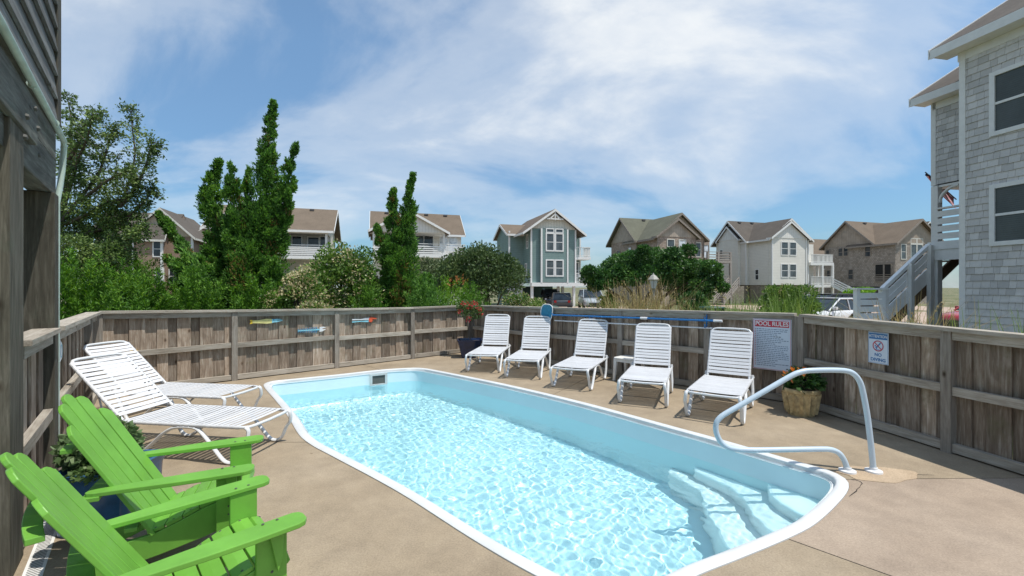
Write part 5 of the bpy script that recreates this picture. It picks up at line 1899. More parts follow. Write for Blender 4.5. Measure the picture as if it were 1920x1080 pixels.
# white porch house -------------------------------------------------------------
h = house_root(700, 43, 'white gabled house with a long railed porch behind the twin topped juniper')
gable(h, M['whitelap'], M['rooftan'], M['trimw'], 0, 9.1, 2.6, 8.2, GD, 7.5, 9.75, 'x', oh=0.5, ohv=0.35, gm=M['whitebat'], vents=4)
gable(h, M['whitelap'], M['rooftan'], M['trimw'], 0.0, 6.9, -0.1, 5.4, 7.05, 7.25, 9.05, 'y', oh=0.45, ohv=0.45, gm=M['whitebat'], ends=(1, 0))
pbox(h, 'porch_floor', M['trimw'], -0.1, 9.1, -0.15, 2.58, 4.62, 4.98); railing(h, M['trimw'], [(0, -0.05), (3.4, -0.05), (6.9, -0.05), (9.0, -0.05), (9.0, 2.4)], 4.98, 1.0, rails=4)
for x in (0.05, 3.4, 6.85): pbox(h, 'post', M['trimw'], x - 0.11, x + 0.11, -0.1, 0.12, GD, 7.05)
pbox(h, 'post', M['trimw'], 8.85, 9.05, -0.1, 0.1, GD, 4.6)
for x, g_ in ((1.0, 'glass'), (2.1, 'glass'), (4.6, 'glassgrey'), (5.6, 'glass')): window(h, 'front', x, 6.1, 2.595, 0.9, 2.0, glass=g_, rails=0)
for x in (7.2, 8.2): window(h, 'front', x, 6.3, 2.595, 0.8, 1.4, glass='glasslight', rails=0)
window(h, 'front', 4.5, 3.0, 2.595, 1.2, 1.8)
window(h, 'right', 4.5, 6.1, 9.1, 0.8, 1.5)

# beige house -------------------------------------------------------------
h = house_root(521, 41, 'beige house with a railed upper porch and tan roof behind the tall twisted juniper')
gable(h, M['greylap'], M['rooftan'], M['trimw'], -5.6, 0, 0.0, 5.5, GD, 7.05, 9.1, 'y', oh=0.45, ohv=0.45, gm=M['cream'], ends=(1, 0))
gable(h, M['greylap'], M['rooftan'], M['trimw'], -5.5, 4.35, 0.0, 8.2, GD, 7.05, 9.55, 'x', oh=0.35, ohv=0.5, walls=False, vents=3)
pbox(h, 'wall', M['greylap'], 0.02, 4.2, 2.6, 8.1, GD, 7.0)
mb = MB()
vs = [(x, y, z) for x in (4.215, 4.25) for y, z in ((2.6, 4.6), (8.1, 4.6), (8.1, 7.05), (4.1, 9.45), (0.05, 7.05), (0.05, 6.7), (2.6, 6.7))]
mb.add(vs, [tuple(range(7)), tuple(reversed(range(7, 14)))] + [(i, (i + 1) % 7, 7 + (i + 1) % 7, 7 + i) for i in range(7)])
mb.build('gable_panel', M['cream'], h)
pbox(h, 'porch_floor', M['trimw'], 0.03, 4.25, -0.05, 2.58, 4.3, 4.6); railing(h, M['trimw'], [(0.15, 0.0), (2.0, 0.0), (4.2, 0.0), (4.2, 2.5)], 4.6, 1.0, rails=5)
for x in (0.12, 4.15): pbox(h, 'post', M['trimw'], x - 0.1, x + 0.1, 0.0, 0.2, GD, 6.7)
pbox(h, 'porch_beam', M['trimw'], 0.02, 4.3, 0.0, 0.2, 6.71, 6.98)
corner_trim(h, M['trimw'], [(0, 0)], 2, 7)
window(h, 'front', 1.2, 5.7, 2.595, 0.8, 1.9, name='door'); window(h, 'front', 2.7, 5.9, 2.595, 0.95, 1.4, glass='glass'); window(h, 'front', 3.7, 5.8, 2.595, 0.7, 1.8, glass='glassgrey')
window(h, 'front', -4.6, 5.9, -0.003, 0.9, 1.5); window(h, 'front', -2.2, 5.9, -0.003, 0.9, 1.5)
window(h, 'front', 2.2, 2.4, 2.595, 1.1, 1.7)

# tan house -------------------------------------------------------------
h = house_root(297, 46, 'tan brown house with white windows behind the leafy tree at left')
gable(h, M['tanlap'], M['roofgrey'], M['trimc'], -3.0, 2.6, 1.2, 9.5, GD, 7.2, 9.9, 'y', oh=0.45, ohv=0.45, gm=M['tangable'])
gable(h, M['tanlap'], M['roofgrey'], M['trimc'], -6.5, 0.3, 2.4, 8.6, GD, 7.45, 9.95, 'x', oh=0.5, ohv=0.45, gm=M['tangable'], ends=(1, 0))
gable(h, M['tanlap'], M['roofgrey'], M['trimc'], -2.2, 0.3, 0.0, 1.19, GD, 7.0, 8.0, 'x', oh=0.35, ohv=0.35)
pbox(h, 'wall', M['tanlap'], 2.62, 4.6, 4.0, 9.0, GD, 6.85)
gable(h, M['tanlap'], M['roofgrey'], M['trimc'], 2.0, 4.7, 4.0, 9.0, 6.86, 6.95, 8.5, 'x', oh=0.4, ohv=0.3)
corner_trim(h, M['trimw'], [(-2.2, 0.0), (0.3, 0.0), (2.6, 1.2)], 1.5, 7.0, 0.2)
window(h, 'front', -0.1, 5.6, -0.003, 0.6, 1.5); window(h, 'front', 0.1, 2.8, -0.003, 0.6, 1.5); window(h, 'front', 2.0, 5.4, 1.195, 0.7, 1.5); window(h, 'front', 1.0, 2.8, 1.195, 0.9, 1.5)
window(h, 'front', 3.6, 5.2, 3.995, 0.8, 1.6); window(h, 'front', -5.2, 6.3, 2.395, 1.6, 1.0)

# houses further back, only roofs show
h = empty('distant_house', ((1545 - CX) / F * 88, 88, 0), TH, 'distant house whose tan roof shows between the white and the grey brown houses', 'house')
gable(h, M['greyshingle'], M['rooftan'], M['trimb'], -4, 6, 0, 8, GD, 8.2, 11.5, 'x')
window(h, 'front', 0, 6, -0.003, 1.0, 1.5)
h = empty('distant_house', ((1742 - CX) / F * 80, 80, 0), TH, 'distant pale house whose gable shows right of the tan roof behind the stairs', 'house')
gable(h, M['whitelap'], M['roofgrey'], M['trimw'], -4, 3, 0, 9, GD, 10.0, 13.3, 'y')
window(h, 'front', -1.0, 8, -0.003, 1.0, 1.5)

# ------------------------------------------------------------------ grey shingled house at the right with its outside stairs
def shingle_house():
    th = math.radians(11)
    h = empty('shingled_house', (11.73, 11.55, 0), th, 'large grey shingled house with white windows and outside stairs at the right edge', 'house')
    tg = M['trimg']
    shm = plain('grey cedar shingle', (0.55, 0.53, 0.505), 0.8, var=0.14, scale=5, bump=0.25, bscale=70, rnd=0.17)
    M['shingle'] = shm
    back = plain('shingle backing felt', (0.05, 0.05, 0.055), 0.9)
    # main block: visible left wall is the plane x=0, running towards the viewer (y<0)
    pbox(h, 'wall', back, 0.02, 7.0, -6.5, 0.0, GD, 7.9)
    # rear block with the porch underneath
    X2, Y2 = 1.56, 1.78
    pbox(h, 'wall', back, X2 + 0.02, 7.0, 0.02, Y2, 4.75, 7.38)
    pbox(h, 'wall', back, 3.2, 7.0, 0.02, Y2, GD, 4.74)
    M['blindglass'] = siding('closed blind behind the pane', (0.085, 0.098, 0.098), 0.05, 'lap', 0.2, 0.12)
    wins = [(-1.13, 6.15, 0.84, 1.36), (-1.13, 3.42, 0.84, 1.30)]
    rj = random.Random(8)
    e = 0.176
    meshes = {}
    def sh_mesh(w):
        k = round(w, 3)
        if k not in meshes:
            mb = MB()
            # local: x along the wall, y outwards (negative), z up; butt at z=0, thicker at the butt
            t0, t1, hh = 0.016, 0.003, e + 0.03
            vs = [(-w / 2, 0, 0), (w / 2, 0, 0), (-w / 2, -t0, 0), (w / 2, -t0, 0), (-w / 2, 0, hh), (w / 2, 0, hh), (-w / 2, -t1, hh), (w / 2, -t1, hh)]
            mb.add(vs, [(0, 1, 3, 2), (4, 6, 7, 5), (0, 4, 5, 1), (2, 3, 7, 6), (0, 2, 6, 4), (1, 5, 7, 3)])
            meshes[k] = mb.mesh('shingle', shm)
        return meshes[k]
    WS = [0.135, 0.165, 0.19, 0.22, 0.25]
    placed = []
    def wall_course(xp, ya, yb, z0, z1, wins, pri):
        z = z0
        while z < z1 - 0.02:
            free = [(ya, yb)]
            for wy, wz, ww, wh in wins:
                if abs(z + e * 0.5 - wz) < wh / 2 + 0.03:
                    nf_ = []
                    for (p, q) in free:
                        c0, c1 = wy - ww / 2 - 0.06, wy + ww / 2 + 0.06
                        if c0 > p: nf_.append((p, min(q, c0)))
                        if c1 < q: nf_.append((max(p, c1), q))
                    free = nf_
            for (p, q) in free:
                if q - p < 0.03: continue
                ws = []
                while sum(ws) < q - p - 0.06:
                    ws.append(rj.choice(WS))
                if not ws: ws = [q - p]
                k_ = (q - p) / sum(ws)
                y = q
                for w in ws:
                    w = round(w * k_ / 0.01) * 0.01
                    w = max(w, 0.03)
                    yc = y - w / 2
                    Mx = Matrix.Translation((xp - 0.012, yc, z + rj.uniform(-0.006, 0.006))) @ Matrix.Rotation(-math.pi / 2, 4, 'Z') @ Matrix.Rotation(math.radians(-3.4), 4, 'X')
                    placed.append((pri(yc, z), w - 0.005, Mx))
                    y -= w
            z += e

    wall_course(0.0, -6.5, 0.0, GD + 0.1, 7.86, wins, lambda y, z: (abs(z - 4.2) + (3 if z < 1.0 else 0) - 0.6 * y + (50 if y < -1.38 else 0)))
    wall_course(X2, 0.15, Y2, 4.78, 7.34, [(0.42, 6.2, 0.5, 1.15)], lambda y, z: 1.5 + abs(z - 5.6))
    placed.sort(key=lambda q: q[0])
    for pr, w, Mx in placed[:296]:
        link('shingle', sh_mesh(w), h, Mx)
    mb = MB()
    for pr, w, Mx in placed[296:]:
        me = sh_mesh(w)
        mb.add([Mx @ v.co for v in me.vertices], [tuple(p.vertices) for p in me.polygons])
    o = mb.build('shingles_beyond', shm, h); tag(o, kind='stuff')
    # trim
    pbox(h, 'corner_board', tg, -0.035, 0.13, -0.10, 0.035, GD, 7.78)
    pbox(h, 'corner_board', tg, X2 - 0.03, X2 + 0.12, Y2 - 0.10, Y2 + 0.03, 4.76, 7.3)
    for (wy, wz, ww, wh) in wins:
        window(h, 'left', wy, wz, -0.006, ww, wh, trim=M['trimw'], glass='blindglass', tw=0.105)
    window(h, 'left', 0.42, 6.2, X2 - 0.006, 0.5, 1.15, trim=M['trimw'], glass='glassgrey', tw=0.1)
    # main roof: eave along the visible wall
    def eave_roof(x0, y0, y1, ze, sl, oh, run):
        t = 0.12
        mb = MB()
        xa, xb = x0 - oh, x0 + run
        za, zb = ze, ze + sl * (run + oh)
        vs = []
        for y in (y0, y1):
            vs += [(xa, y, za), (xb, y, zb), (xb, y, zb + t), (xa, y, za + t)]
        mb.add(vs, [(0, 1, 2, 3), (7, 6, 5, 4), (0, 4, 5, 1), (1, 5, 6, 2), (2, 6, 7, 3), (3, 7, 4, 0)])
        rf_ = mb.build('roof', M['roofgrey'], h)
        pbox(h, 'fascia', M['trimw'], xa - 0.03, xa - 0.004, y0, y1 - 0.02, za - 0.13, za + t - 0.02)
        pbox(h, 'soffit', M['trimw'], xa, x0 + 0.05, y0, y1 - 0.06, za - 0.115, za - 0.08)
        pbox(h, 'frieze', M['trimw'], x0 - 0.03, x0 - 0.003, y0, y1 - oh * 0.8, za - 0.33, za - 0.118)
        mb = MB()
        q0, q1 = y1 + 0.004, y1 + 0.03
        vs = []
        for y in (q0, q1):
            vs += [(xa - 0.03, y, za - 0.13), (xb, y, zb - 0.13), (xb, y, zb + t + 0.015), (xa - 0.03, y, za + t + 0.015)]
        mb.add(vs, [(0, 1, 2, 3), (7, 6, 5, 4), (0, 4, 5, 1), (1, 5, 6, 2), (2, 6, 7, 3), (3, 7, 4, 0)])
        mb.build('rake_board', M['trimw'], h)
    eave_roof(0.0, -6.9, 0.42, 7.88, 0.62, 0.44, 4.0)
    eave_roof(X2, 0.45, Y2 + 0.32, 7.40, 0.62, 0.42, 4.0)
    # porch and landing below the rear block
    px0, py0, py1 = X2, 0.06, Y2
    ZL = 2.93
    pbox(h, 'landing_floor', tg, px0 - 0.06, 3.1, py0, py1 + 0.04, ZL - 0.10, ZL)
    pbox(h, 'landing_beam', tg, px0 - 0.08, px0 + 0.06, py0, py1 + 0.06, ZL - 0.46, ZL - 0.102)
    pbox(h, 'landing_band', M['trimw'], px0 - 0.11, px0 - 0.081, py0, py1 + 0.07, ZL - 0.14, ZL + 0.10)
    pbox(h, 'post', tg, px0 - 0.04, px0 + 0.14, py1 - 0.16, py1 + 0.02, GD, 4.74)
    pbox(h, 'post', tg, px0 - 0.04, px0 + 0.14, py0, py0 + 0.16, GD, ZL - 0.47)
    pbox(h, 'post', tg, px0 - 0.03, px0 + 0.13, py0 + 0.02, py0 + 0.16, ZL, 4.74)
    pbox(h, 'porch_ceiling', tg, px0, 3.1, py0, py1, 4.68, 4.745)
    for k in range(4):
        z = ZL + 0.17 + k * 0.225
        pbox(h, 'rail_board', tg, px0 - 0.055, px0 - 0.02, py0 + 0.05, py1 - 0.17, z, z + 0.175)
    pbox(h, 'hand_rail', tg, px0 - 0.09, px0 + 0.10, py0, py1 - 0.165, ZL + 1.08, ZL + 1.125)
    # curved brackets under the rear block
    for (ya, sgn) in ((py1 - 0.17, -1), (py0 + 0.17, 1)):
        pts = []
        for k in range(9):
            t = k / 8 * math.pi / 2
            pts.append((px0 + 0.03, ya + sgn * 0.5 * (1 - math.cos(t)), 4.22 + 0.44 * math.sin(t)))
        mb = MB(); mb.tube(pts, 0.05, 6); mb.build('bracket', tg, h)
    # outside flight, running away under the landing; treads open, dark stringers
    dk = plain('dark stained stair lumber', (0.15, 0.098, 0.055), 0.8, var=0.3)
    y_a, y_b = Y2 + 0.10, Y2 + 1.35
    xb, zb = -0.22, 0.72
    xt, zt = 2.98, 3.05 + 0.15
    def st(x): return zb + (zt - zb) * (x - xb) / (xt - xb)
    for y in (y_a, y_b):
        mb = MB(); mb.bar((xb, y, zb - 0.42), (xt, y, zt - 0.42), 0.05, 0.30); mb.build('stringer', dk, h)
    n = 13
    for k in range(n):
        x = xb + (xt - xb) * (k + 0.5) / n
        z = st(x) - 0.27
        pbox(h, 'tread', dk, x - 0.10, x + 0.19, y_a + 0.03, y_b - 0.03, z, z + 0.04)
    # white boarded guard on the near side of the flight
    gx0, gx1 = -0.27, X2 - 0.1
    yg = y_a - 0.06
    for hh, wd, m_, nm in ((0.02, 0.36, M['stairw'], 'skirt_board'), (0.42, 0.15, M['stairw'], 'rail_board'), (0.64, 0.15, M['stairw'], 'rail_board'), (0.92, 0.10, M['stairw'], 'hand_rail')):
        mb = MB(); mb.bar((gx0, yg, st(gx0) + hh), (gx1, yg, st(gx1) + hh), 0.04 if nm != 'hand_rail' else 0.12, wd); mb.build(nm, m_, h)
    for x in (gx0, 0.68, gx1 - 0.05):
        pbox(h, 'post', tg, x - 0.06, x + 0.06, yg - 0.14, yg - 0.022, GD, st(x) + 0.95)
    # lower landing with its boarded rail
    pbox(h, 'landing_floor', M['trimw'], -1.35, -0.22, Y2 - 1.0, y_b, 0.55, 0.66)
    for (x, y) in ((-1.30, Y2 - 0.05), (-0.40, Y2 - 0.05)):
        pbox(h, 'post', M['stairw'], x - 0.06, x + 0.06, y - 0.06, y + 0.06, GD, 1.58)
    for k in range(4):
        z = 0.72 + k * 0.20
        pbox(h, 'rail_board', M['stairw'], -1.24, -0.34, Y2 - 0.115, Y2 - 0.075, z, z + 0.165)
    pbox(h, 'hand_rail', M['stairw'], -1.4, -0.30, Y2 - 0.16, Y2 + 0.06, 1.581, 1.63)
    return h
rh = shingle_house()

# flag on the right house
fl = empty('flag', (0, 0, 0), 0, 'United States flag hanging from a slanted pole on the grey shingled house', 'flag')
fp0, fp1 = Wp(1793, 374, 15.4), Wp(1735, 323, 15.0)
fl.location = fp0
mb = MB(); mb.tube([Vector(), fp1 - fp0], 0.018, 8); mb.build('pole', M['vent'], fl)
d = (fp1 - fp0)
def cloth(name, t0, t1, v0, v1, mat, nu=10, nv=4):
    mb = MB()
    vs = []
    for i in range(nu + 1):
        t = t0 + (t1 - t0) * i / nu
        for j in range(nv + 1):
            v = v0 + (v1 - v0) * j / nv
            p = d * t + Vector((0.10 * v + 0.05 * math.sin(9 * t + 2 * v), 0.10 * math.sin(7 * t + 3 * v) * (0.3 + v), -(0.62 - 0.42 * t) * v * (0.8 + 0.2 * math.sin(5 * t))))
            vs.append(p)
    fs = [(i * (nv + 1) + j, i * (nv + 1) + j + 1, (i + 1) * (nv + 1) + j + 1, (i + 1) * (nv + 1) + j) for i in range(nu) for j in range(nv)]
    mb.add(vs, fs)
    return mb.build(name, mat, fl, smooth=80)
FR = plain('flag red', (0.60, 0.04, 0.05), 0.7); FW = plain('flag white', (0.6, 0.6, 0.62), 0.7); FB = plain('flag blue', (0.02, 0.035, 0.12), 0.7)
NS = 13
for k in range(NS):
    a, b = k / NS, (k + 1) / NS
    t1 = 0.98 if k >= 7 else 0.58
    cloth('stripe', 0.10, t1, a, b, FR if k % 2 == 0 else FW, 10, 1)
cloth('canton', 0.58, 0.98, 0.0, 7 / NS, FB, 6, 4)
stars = MB()
for i in range(6):
    for j in range(4):
        t, v = 0.61 + 0.34 * (i + .5) / 6, (7 / NS) * (j + .5) / 4
        p = d * t + Vector((0.10 * v + 0.05 * math.sin(9 * t + 2 * v), 0.10 * math.sin(7 * t + 3 * v) * (0.3 + v) - 0.012, -(0.62 - 0.42 * t) * v * (0.8 + 0.2 * math.sin(5 * t))))
        pl_ = []
        for q in range(10):
            rr_ = 0.026 if q % 2 == 0 else 0.011
            an = math.pi / 2 + q * math.pi / 5
            pl_.append(p + Vector((math.cos(an) * rr_, 0, math.sin(an) * rr_)))
        stars.add(pl_, [tuple(range(10))])
stars.build('stars', FW, fl)

# ------------------------------------------------------------------ cars, bins, lamp
M['tyre'] = plain('tyre rubber', (0.02, 0.02, 0.02), 0.85)
M['rim'] = plain('alloy rim', (0.35, 0.36, 0.37), 0.35, metal=0.8)
M['cglass'] = glassmat('tinted car glass', (0.015, 0.02, 0.025), 0.04)
M['lampglass'] = glassmat('headlight lens', (0.35, 0.37, 0.40), 0.08)
M['taillamp'] = plain('tail lamp red', (0.30, 0.015, 0.015), 0.2)
M['blacktrim'] = plain('black plastic trim', (0.018, 0.018, 0.02), 0.6)
def paint(name, col):
    m, nt, b = new_mat(name)
    L = nt.links.new
    tc = nd(nt, 'ShaderNodeTexCoord')
    n = nd(nt, 'ShaderNodeTexNoise', i_Scale=3.0, i_Detail=4.0)
    L(tc.outputs['Object'], n.inputs['Vector'])
    r = ramp(nt, [(0.3, tuple(c * .9 for c in col)), (0.7, tuple(min(1, c * 1.1) for c in col))])
    L(n.outputs['Fac'], r.inputs[0]); L(r.outputs[0], b.inputs['Base Color'])
    b.inputs['Roughness'].default_value = 0.28
    b.inputs['Coat Weight'].default_value = 0.7
    b.inputs['Coat Roughness'].default_value = 0.05
    return m

def car(name, loc, heading, label, cat, pm, Lg=4.5, W=1.8, Hh=1.48, kind='sedan'):
    """x forward; body lofted through cross sections, cabin with glass set between pillars"""
    root = empty(name, (loc[0], loc[1], GZ), heading, label, cat)
    suv = kind != 'sedan'
    zb = 0.30 if suv else 0.22
    belt = 0.62 * Hh if suv else 0.60 * Hh
    nose = 0.52 * Hh if suv else 0.46 * Hh
    hl = Lg / 2
    st = [(-hl, 0.80, zb + .18, belt * 0.86), (-hl + .10, 0.93, zb + .06, belt * 0.98), (-hl + .5, 0.99, zb, belt), (-0.3, 1.0, zb, belt), (0.55 * hl, 1.0, zb, belt * 0.98),
          (0.62 * hl, 0.99, zb, belt * 0.95), (hl - .35, 0.94, zb, nose * 1.05), (hl - .08, 0.82, zb + .05, nose * 0.92), (hl, 0.70, zb + .14, nose * 0.76)]
    mb = MB()
    ring = []
    for x, wf, z0, z1 in st:
        w_ = W / 2 * wf
        sec = [(-w_ * .92, z0), (-w_, z0 + .16), (-w_, z0 + (z1 - z0) * .62), (-w_ * .94, z1 - .06), (-w_ * .82, z1), (w_ * .82, z1), (w_ * .94, z1 - .06), (w_, z0 + (z1 - z0) * .62), (w_, z0 + .16), (w_ * .92, z0)]
        ring.append([(x, y, z) for y, z in sec])
    n = 10
    vs = [p for rg in ring for p in rg]
    fs = [(i * n + k, i * n + (k + 1) % n, (i + 1) * n + (k + 1) % n, (i + 1) * n + k) for i in range(len(ring) - 1) for k in range(n)]
    fs += [tuple(reversed(range(n))), tuple((len(ring) - 1) * n + k for k in range(n))]
    mb.add(vs, fs)
    body = mb.build('body', pm, root, smooth=50)
    sub = body.modifiers.new('round', 'SUBSURF'); sub.levels = 1; sub.render_levels = 1
    # cabin: roof, pillars in paint; glass a little inside
    xr0, xr1 = (-hl + 0.30, 0.16 * hl) if suv else (-0.42 * hl, 0.08 * hl)        # roof ends
    xb0, xb1 = (-hl + 0.10, 0.56 * hl) if suv else (-0.80 * hl, 0.60 * hl)        # base ends
    wr, wb_ = W * 0.38, W * 0.455
    zt = Hh
    def cab(s, dz=0.0, inset=0.0):
        return [(xb0 + inset, s * (wb_ - inset), belt - .03), (xb1 - inset, s * (wb_ - inset), belt - .05), (xr1 - inset * .5, s * (wr - inset), zt - .04 + dz), (xr0 + inset * .5, s * (wr - inset), zt - .04 + dz)]
    mb = MB()
    A_, B_ = cab(-1, -0.01, 0.02), cab(1, -0.01, 0.02)
    mb.add(A_ + B_, [(0, 1, 2, 3), (7, 6, 5, 4), (0, 4, 5, 1), (1, 5, 6, 2), (2, 6, 7, 3), (3, 7, 4, 0)])
    mb.build('window_glass', M['cglass'], root)
    mb = MB()
    A_, B_ = cab(-1), cab(1)
    for C_ in (A_, B_):
        C_ = [Vector(p) for p in C_]
        mb.tube([C_[0], C_[3]], 0.05, 6); mb.tube([C_[1], C_[2]], 0.04, 6); mb.tube([C_[3], C_[2]], 0.045, 6)
        for f_ in ((0.42,) if not suv else (0.36, 0.66)):
            mb.tube([C_[0].lerp(C_[1], f_), C_[3].lerp(C_[2], f_)], 0.035, 6)
    mb.build('pillars', pm, root, smooth=50)
    mb = MB()
    rp = [(xr0 - .03, -wr), (xr1 + .02, -wr), (xr1 + .05, 0), (xr1 + .02, wr), (xr0 - .03, wr), (xr0 - .06, 0)]
    mb.prism(rp, Matrix.Identity(4), zt - .045, zt)
    mb.build('roof', pm, root, bevel=0.02)
    R_ = 0.34 if suv else 0.32
    for x in (-0.60 * hl, 0.60 * hl):
        for s in (-1, 1):
            wh = MB()
            fr = Matrix.Translation((x, s * (W / 2 - 0.10), R_)) @ Matrix.Rotation(-s * math.pi / 2, 4, 'X')
            tt = MB(); tt.lathe([(R_ * .62, -0.10), (R_ * .95, -0.11), (R_, -0.08), (R_, 0.08), (R_ * .95, 0.11), (R_ * .62, 0.115)], 24)
            w_o = tt.build('wheel', M['tyre'], root, smooth=40, M=fr)
            rm = MB(); rm.lathe([(R_ * .62, 0.09), (R_ * .55, 0.095), (0.06, 0.07), (0.05, 0.10), (0.0, 0.10)], 20)
            rm.build('rim', M['rim'], w_o, smooth=40)
    for s in (-1, 1):
        mb = MB(); mb.prism([(hl - .30, s * W * .36), (hl - .10, s * W * .40), (hl - .24, s * W * .47), (hl - .50, s * W * .475)] if s > 0 else [(hl - .50, s * W * .475), (hl - .24, s * W * .47), (hl - .10, s * W * .40), (hl - .30, s * W * .36)], Matrix.Identity(4), nose * .78, nose * .93)
        mb.build('headlight', M['lampglass'], root, bevel=0.01)
        mb = MB(); mb.box(-hl - .02, -hl + .16, s * W * .33 - .10, s * W * .33 + .12, belt * .72, belt * .92); mb.build('tail_light', M['taillamp'], root, bevel=0.01)
        mb = MB(); mb.box(xb1 - .42, xb1 - .22, s * (W / 2 + .03) - .09, s * (W / 2 + .03) + .09, belt + .0, belt + .15); mb.build('wing_mirror', pm, root, bevel=0.03)
    mb = MB(); mb.box(hl - .12, hl + .012, -W * .27, W * .27, zb + .14, nose * .72); mb.build('grille', M['blacktrim'], root, bevel=0.01)
    mb = MB(); mb.box(hl - .10, hl + .02, -W * .40, W * .40, zb + .02, zb + .15); mb.build('front_bumper', M['blacktrim'] if suv else pm, root, bevel=0.03)
    mb = MB(); mb.box(-hl - .04, -hl + .10, -W * .42, W * .42, zb + .04, zb + .24); mb.build('rear_bumper', M['blacktrim'] if suv else pm, root, bevel=0.03)
    return root

p = Wp(1556, 560, 24); car('parked_car', (p.x - 0.1, 24.0), math.radians(205), 'white sedan parked by the white stair landing', 'car', paint('white car paint', (0.74, 0.75, 0.76)))
p = Wp(1556, 560, 29); car('parked_car', (p.x - 0.1, 29.0), math.radians(188), 'black sport utility car behind the white sedan', 'car', paint('black car paint', (0.012, 0.012, 0.014)), 4.7, 1.88, 1.62, 'suv')
p = Wp(1500, 560, 33); car('parked_car', (p.x, 33.0), math.radians(195), 'grey car mostly hidden behind grass, left of the black car', 'car', paint('silver grey car paint', (0.33, 0.37, 0.40)), 4.5, 1.8, 1.5, 'suv')
p = Wp(1055, 560, 39); car('parked_car', (p.x, 40.5), math.radians(87), 'dark grey hatchback seen from behind in front of the teal house', 'car', paint('dark grey car paint', (0.05, 0.055, 0.06)), 4.4, 1.8, 1.55, 'suv')
p = Wp(1035, 545, 47); car('parked_car', (p.x, 48.0), math.radians(-88), 'black car parked inside the car port of the teal house', 'car', paint('deep black car paint', (0.015, 0.016, 0.02)), 4.8, 1.95, 1.85, 'suv')
p = Wp(1114, 560, 39); car('parked_car', (p.x, 40.5), math.radians(-92), 'silver pickup like car facing the pool, right of the teal house posts', 'car', paint('silver car paint', (0.36, 0.39, 0.41)), 5.0, 1.95, 1.85, 'suv')
p = Wp(1783, 575, 19); car('parked_car', (p.x + 2.3, 19.0), math.radians(182), 'red car glimpsed under the stair landing of the grey house', 'car', paint('red car paint', (0.40, 0.015, 0.02)), 4.7, 1.88, 1.72, 'suv')

def bin_(loc, rz, label):
    root = empty('wheelie_bin', (loc.x, loc.y, GZ), rz, label, 'bin')
    g = plain('dark green bin plastic', (0.018, 0.06, 0.042), 0.45)
    mb = MB(); mb.lathe([(0.24, 0.05), (0.27, 0.06), (0.35, 1.22), (0.0, 1.22)], 32, sq=8); mb.build('bin_body', g, root, smooth=35)
    mb = MB(); mb.lathe([(0.37, 1.215), (0.385, 1.235), (0.385, 1.27), (0.34, 1.31), (0.0, 1.335)], 32, sq=8); mb.build('lid', g, root, smooth=35)
    for s in (-1, 1):
        mb = MB(); mb.lathe([(0.0, -.03), (0.11, -.03), (0.11, .03), (0, .03)], 16); mb.build('wheel', M['tyre'], root, M=Matrix.Translation((s * .24, 0.25, 0.11)) @ Matrix.Rotation(math.pi / 2, 4, 'Y'))
    mb = MB(); mb.tube([(-0.3, 0.38, 1.15), (0.3, 0.38, 1.15)], 0.02, 8); mb.build('handle', g, root)
bin_(Wp(1335, 570, 17), 0.2, 'dark green wheeled bin standing beyond the fence, right of the lamp post')
bin_(Wp(1028, 570, 17.5), 0.1, 'dark green wheeled bin just visible over the fence behind the blue net')

lp = Wp(1225, 540, 13.5)
lr = empty('lamp_post', (lp.x, lp.y, GZ), 0.3, 'lantern on a post standing in the tall dry grass before the spreading oak', 'lamp post')
zt0 = lp.z - GZ
pm_ = plain('weathered white lamp metal', (0.33, 0.32, 0.28), 0.5, var=0.25)
mb = MB(); mb.lathe([(0.0, 0), (0.07, 0), (0.07, 0.1), (0.045, 0.14), (0.04, zt0 - .04), (0.09, zt0 - .02), (0.09, zt0), (0, zt0)], 14); mb.build('post', pm_, lr, smooth=40)
mb = MB(); mb.lathe([(0.075, zt0), (0.145, zt0 + .24)], 6); g_ = mb.build('lantern_glass', M['glasslight'], lr)
mb = MB(); mb.lathe([(0.185, zt0 + .235), (0.19, zt0 + .26), (0.09, zt0 + .37), (0.03, zt0 + .41), (0.02, zt0 + .45), (0, zt0 + .46)], 6); mb.build('lantern_cap', pm_, lr)
for k in range(6):
    a = k * math.pi / 3
    mb = MB(); mb.tube([(0.078 * math.cos(a), 0.078 * math.sin(a), zt0), (0.149 * math.cos(a), 0.149 * math.sin(a), zt0 + .24)], 0.008, 5); mb.build('lantern_rib', pm_, lr)

# ------------------------------------------------------------------ vegetation
JUN = leafmat('juniper scale foliage', [(0.0, (0.027, 0.073, 0.021)), (0.35, (0.066, 0.155, 0.030)), (0.65, (0.139, 0.299, 0.051)), (1.0, (0.282, 0.454, 0.081))], 0.6, 0.30, 2.2)
JUNB = leafmat('browned juniper foliage', [(0.0, (0.084, 0.063, 0.021)), (0.5, (0.224, 0.154, 0.049)), (1.0, (0.336, 0.252, 0.084))], 0.7, 0.15, 2.2)
SPR = leafmat('spreading juniper foliage', [(0.0, (0.024, 0.074, 0.010)), (0.4, (0.065, 0.164, 0.018)), (0.7, (0.134, 0.289, 0.027)), (1.0, (0.301, 0.462, 0.050))], 0.6, 0.22, 1.1)
OAK = leafmat('small live oak leaf', [(0.0, (0.026, 0.057, 0.018)), (0.4, (0.078, 0.133, 0.035)), (0.7, (0.166, 0.243, 0.066)), (1.0, (0.354, 0.442, 0.133))], 0.45, 0.22, 1.6)
MYR = leafmat('olive myrtle leaf', [(0.0, (0.022, 0.044, 0.015)), (0.5, (0.074, 0.122, 0.040)), (1.0, (0.184, 0.239, 0.092))], 0.5, 0.2, 1.2)
MYRL = leafmat('lighter myrtle leaf', [(0.0, (0.045, 0.068, 0.030)), (0.5, (0.112, 0.150, 0.068)), (1.0, (0.240, 0.285, 0.135))], 0.5, 0.2, 1.2)
